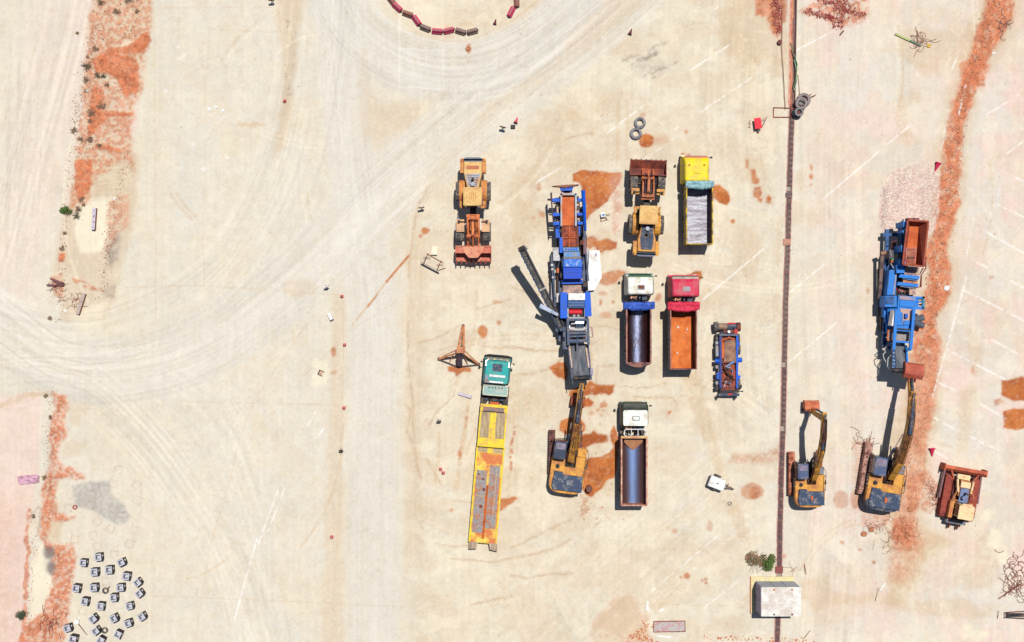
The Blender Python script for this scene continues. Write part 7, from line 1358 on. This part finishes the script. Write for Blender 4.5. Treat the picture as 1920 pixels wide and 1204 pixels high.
bush('green_bush', 125, 395, .62, .50, .7, 900, leafg, 'bright green round bush in the left verge', 'bush', 1, leaf=.08, ang=30)
bush('green_bush', 1438, 1057, .78, .95, 1.1, 1500, leafg, 'large green bush just above the grey kiosk', 'bush', 2, leaf=.09); bush('dry_bush', 1417, 1052, 1.1, .95, .8, 1300, mat('grey_green_leaf', (.16, .15, .09, 1), .8, dirt=(.30, .14, .08, 1), amt=.5, scale=2, var=.4), 'greyish dried bush touching the left side of the large green bush', 'bush', 3, leaf=.09)
bush('dark_bush', 41, 1153, .55, .45, .6, 700, leafd, 'dark green bush on the salmon slab at the lower left', 'bush', 5, leaf=.09)
sh = [(188,4,.4),(220,23,.3),(179,92,.28),(165,107,.14),(164,125,.45),(183,142,.26),(194,143,.24),(162,150,.3),(201,160,.2),(162,171,.18),(192,200,.4),(173,211,.38),(170,228,.2),(139,245,.3),(152,262,.26),(188,275,.22),(168,262,.3),(154,375,.28),(157,384,.16),(147,392,.3),(144,405,.32),(122,437,.18),(117,466,.24),(122,437,.1),(94,597,.2),(94,783,.2),(86,742,.2),(63,968,.2),(84,896,.24),(242,0,.4),(258,22,.2),(145,62,.15)]
rows = ['green-black','grey','brown']
for i, (x, y, r_) in enumerate(sh):
    bush('dry_shrub', x, y, r_*1.1, r_*1.05, r_*.8, int(80+r_*300), leafd if i in (4, 5, 6, 20) else dry, 'small dry shrub number %s from the top of the left-hand verge, %s' % (['one','two','three','four','five','six','seven','eight','nine','ten','eleven','twelve','thirteen','fourteen','fifteen','sixteen','seventeen','eighteen','nineteen','twenty','twenty-one','twenty-two','twenty-three','twenty-four','twenty-five','twenty-six','twenty-seven','twenty-eight','twenty-nine','thirty','thirty-one','thirty-two'][sorted(range(len(sh)), key=lambda k: sh[k][1]).index(i)], 'left side' if x < 150 else 'right side'), 'shrub', 10+i, 'dry shrubs on the left verge', 12, .06)
# ------------------------------------------------------------ tangles of reinforcing wire
def tangle(name, px, py, rx, ry, n, label, seed, r_=.016, m_=None, curl=.9):
    rnd = random.Random(seed); b = MB()
    for _ in range(n):
        a = rnd.uniform(0, 6.28); x, y = rnd.gauss(0, .45)*rx, rnd.gauss(0, .45)*ry; pts = []
        da = rnd.uniform(-1, 1)*curl*.5
        for k in range(9): pts.append((x, y, .06+.12*rnd.random())); x += .13*math.cos(a); y += .13*math.sin(a); a += da+rnd.uniform(-.3, .3)
        b.tube(pts, r_*.62, 4)
    o = b.build(name, m_ or wirem); o.location = G(px, py, 0); o.location.z = soil_z(px, py); return tag(o, label, 'wire', kind=None)
tangle('wire_tangle', 1646, 988, 1.3, 1.1, 22, 'thin looping rusty wires below the biggest excavator', 1, m_=mat('pale_rusty_wire', D(186, 120, 92), .9)); tangle('wire_tangle', 1692, 995, 1.4, 1.3, 30, 'dense patch of rusty wires right of the looping wires', 2, m_=mat('orange_rusty_wire', D(206, 116, 80), .9)); tangle('wire_tangle', 1670, 1022, .5, 1.2, 8, 'short rusty wires trailing downwards below the wire patch', 3, .018, MATS['pale_rusty_wire'])
tangle('wire_tangle', 1905, 1085, 1.3, 2.6, 70, 'heap of dark red reinforcing wire at the right edge', 4, .03, mat('dark_red_wire', D(182, 112, 100), .8)); tangle('wire_tangle', 1622, 830, .9, .9, 18, 'curled rusty wires left of the big excavator track', 5, .025, MATS['pale_rusty_wire'], 1.4); tangle('wire_tangle', 94, 1165, 1.0, .9, 26, 'red wire heap on the red earth near the bottom left', 6, .022, mat('red_wire', D(176, 70, 60), .8))
tangle('wire_tangle', 142, 567, .55, .7, 16, 'small red wire bunch beside the slanting concrete beam', 7, .018, MATS['red_wire']); tangle('wire_tangle', 1726, 80, .8, .7, 24, 'twisted pinkish wires with a yellow scrap at the upper right', 8, .025, MATS['dark_red_wire']); tangle('wire_tangle', 1490, 1068, .7, .8, 5, 'loose thin wires right of the end of the drain', 9, .015, MATS['pale_rusty_wire'], .3)
tangle('wire_tangle', 1883, 42, .2, 1.6, 10, 'thin grey and red wires in the red ribbon at the top right', 12, .03, mat('grey_wire', D(130, 110, 120), .8)); tangle('wire_tangle', 108, 543, .45, .5, 12, 'rusty wire under the dark timbers', 13, .02)
for a, c_, r_, l in (((1508, 1057), (1512, 1077), .05, 'dark bent bar standing right of the kiosk'), ((1872, 1123), (1915, 1095), .07, 'long dark red bar leaning against the wire heap'), ((1641, 1128), (1648, 1102), .03, 'thin upright dark rod in the pale lower yard'), ((1505, 1200), (1520, 1182), .03, 'thin rod at the bottom right of the drain end'), ((1870, 1160), (1873, 1145), .04, 'thin dark post left of the black trough')):
    tag(MB().beam(tuple(G(*a, .05)), tuple(G(*c_, .35)), r_).build('steel_bar', wirem), l, 'bar')
K = Site('black_trough', 1902, 1154, 'black open trough lying at the right edge near the bottom', 'trough'); K.box('trough_floor', blackm, 1888, 1150, 1925, 1157, 0, .1); K.beam('trough_side', rustd, (1886, 1148.5, .4), (1926, 1146, .4), .08); K.beam('trough_side', blackm, (1886, 1158, .3), (1926, 1160, .3), .08); K.beam('trough_end', rustd, (1886, 1148, .35), (1886, 1159, .35), .08)
t = empty('green_plank', G(1703, 75.5, 0), R(-25), 'long green tinted plank beside the twisted wires at the upper right', 'plank'); MB().box(-1.4, -.09, .1, .1, .09, .16).build('pale_half', mat('pale_green_plank', D(190, 200, 130), .7, amt=.3), t); MB().box(.1, -.08, .1, 1.3, .08, .16).build('dark_half', mat('dark_green_plank', D(110, 140, 110), .7, amt=.3), t)
tag(MB().box(-.15, -.15, 0, .15, .15, .12).build('yellow_scrap', mat('yellow_scrap', D(236, 196, 60), .6)), 'small yellow scrap beside the twisted wires', 'scrap').location = G(1741, 86, 0)
t = empty('crumpled_sheet', G(54, 899, 0), R(4), 'crumpled mauve plastic sheet on the salmon slab', 'sheet'); b = MB(); rnd = random.Random(8); P_ = {}
for i in range(9):
    for j in range(7):
        x = -1+i*.25; y = (-.45+j*.15)*(1-.25*abs(x)); P_[i, j] = len(b.v); b.v.append((x+rnd.uniform(-.06, .06), y+rnd.uniform(-.05, .05), .04+.18*rnd.random()))
b.f = [(P_[i, j], P_[i+1, j], P_[i+1, j+1], P_[i, j+1]) for i in range(8) for j in range(6)]; b.build('sheet', mat('mauve_plastic', D(226, 178, 196), .4, dirt=D(200, 150, 170), amt=.4), t)
for (px, py, l_) in ((405, 201, 'largest white stone of the loose trio at the upper left'), (418, 207, 'smaller white stone right of the largest in the loose trio'), (392, 205, 'tan stone at the left of the loose trio'), (215, 373, 'white stone at the top corner of the cream slab'), (123, 583, 'bright white stone at the lower end of the left verge'), (163, 171, 'pale stone with dark shadow in the left verge'), (1777, 955, ''), (1863, 100, 'white stone beside the red ribbon at the upper right'), (1774, 540, 'pale flat slab at the right edge of the red ribbon'), (1634, 993, 'orange-brown square lump below the biggest excavator'), (1706, 955, 'orange lump right of the excavator counterweight'), (1620, 1001, 'lower orange-brown lump below the biggest excavator'), (878, 92, 'reddish upright stone below the barrier apron')):
    if not l_: continue
    rnd = random.Random(int(px)); b = MB(); s_ = .24 if 'flat' in l_ or 'lump' in l_ or 'upright' in l_ else .15
    rp = lambda q, z: [(q*s_*math.cos(k*1.047+.4)*rnd.uniform(.7, 1.25), q*s_*math.sin(k*1.047+.4)*rnd.uniform(.7, 1.25), z*rnd.uniform(.8, 1.1)) for k in range(6)]
    b.loft([rp(1.15, .001), rp(1.1, s_*.3), rp(.7, s_*.55)]); o = b.build('loose_stone', mat('orange_brown_clay', D(200, 138, 100), .9, dirt=D(176, 112, 80), amt=.4, scale=4) if ('lump' in l_ or 'upright' in l_) else whitem); o.scale = (1, rnd.uniform(.7, 1.4), 1); o.location = G(px, py, 0); o.rotation_euler = (0, 0, rnd.uniform(0, 3)); o.location.z = soil_z(px, py)-.01; tag(o, l_, 'stone')
# ------------------------------------------------------------ uncountable rubble, pebbles, dry weeds
def scatter(name, label, m_, areas, n, s0, s1, seed):
    rnd = random.Random(seed); b = MB(); 
    vs = []; fs = []
    for _ in range(n):
        x0, y0, x1, y1, w0, w1 = rnd.choice(areas); t_ = rnd.random(); px = x0+(x1-x0)*t_+rnd.gauss(0, .5)*(w0+(w1-w0)*t_); py = y0+(y1-y0)*t_+rnd.gauss(0, 3)
        p = G(px, py, 0); s_ = s0+(s1-s0)*rnd.random()**3; a = rnd.uniform(0, 1.6); k = len(vs); e = rnd.uniform(.6, 1.3)
        zz = soil_z(px, py)
        for q in range(4): vs.append((p.x+s_*math.cos(a+q*1.57)*e, p.y+s_*math.sin(a+q*1.57), zz-.03))
        for q in range(4): vs.append((p.x+.6*s_*math.cos(a+q*1.57+.3)*e, p.y+.6*s_*math.sin(a+q*1.57+.3), zz+s_*rnd.uniform(.5, 1.1)+.02))
        fs += [(k+4, k+5, k+6, k+7)] + [(k+q, k+(q+1) % 4, k+4+(q+1) % 4, k+4+q) for q in range(4)]
    b.v = vs; b.f = fs; return tag(b.build(name, m_), label, 'stones' if 'stone' in name or 'pebble' in name else 'rubble', kind='stuff')
peb = mat('brown_stone', D(178, 116, 92), .9, dirt=D(206, 170, 150), amt=.5, scale=1.5, var=.4)
scatter('verge_stones', 'small brown stones scattered over the left verge', peb, [(200,0,150,200,34,18),(180,40,140,250,16,12),(150,200,125,380,16,14),(125,380,110,600,10,12),(215,380,190,560,14,14),(250,0,235,180,14,10),(240,280,200,480,8,10),(185,60,165,300,20,16),(200,0,190,300,30,22)], 2300, .02, .085, 21)
scatter('verge_stones', 'small dark stones along the lower left verge', peb, [(95,735,90,900,8,8),(105,780,95,980,8,10),(70,950,50,1200,8,8),(120,1020,110,1190,22,22)], 900, .02, .07, 22)
scatter('ribbon_stones', 'small stones in the red earth ribbon on the right', peb, [(1870,0,1800,200,18,14),(1800,200,1770,430,14,16),(1765,430,1740,640,18,16),(1740,640,1705,960,18,22),(1740,900,1760,960,10,10)], 2200, .03, .09, 23)
scatter('brick_rubble', 'reddish brick rubble at the top right of the drain', mat('brick_red_chip', D(176, 84, 80), .85, dirt=D(206, 140, 124), amt=.4, scale=2, var=.3), [(1545,0,1620,30,18,14),(1580,0,1570,50,16,14),(1510,20,1560,35,6,6),(1455,0,1460,60,10,6)], 1300, .03, .16, 24)
scatter('gravel_pebbles', 'pinkish gravel pebbles of the oval patch by the right crusher', mat('pink_gravel', D(206, 160, 150), .9, dirt=D(240, 228, 220), amt=.7, scale=2.5, var=.3), [(1690,325,1665,440,22,16),(1735,320,1730,430,18,16),(1660,350,1655,430,6,8)], 2200, .02, .055, 25)
scatter('orange_rubble', 'orange rubble patch at the bottom beside the pink plate', mat('orange_chip', D(226, 130, 84), .9, dirt=D(236, 190, 150), amt=.4, scale=2), [(1215,1170,1190,1204,12,22),(1190,1190,1230,1204,10,10),(1330,1196,1520,1202,20,20)], 500, .03, .12, 26)
scatter('yard_pebbles', 'tiny dark pebbles strewn over the concrete yard', mat('dark_pebble', D(120, 96, 84), .9, amt=.4), [(980,50,1450,1180,400,300),(350,50,600,1180,200,200),(1560,100,1600,1150,120,200),(1840,50,1860,1150,80,80),(1150,300,1130,480,20,20),(1090,930,1120,990,20,25)], 700, .02, .05, 27)
for o_ in scn.objects:      # things in the uneven verges rest on the soil, not below it
    if o_.parent is None and o_.name.split('.')[0] in ('concrete_beam', 'timber', 'footing_box', 'crumpled_sheet', 'measuring_board', 'green_plank', 'tyre'):
        if o_.name.startswith('timber'): o_.location.z += .08; continue
        o_.location.z += max(0, soil_z(o_.location.x*S+960, 602-o_.location.y*S))
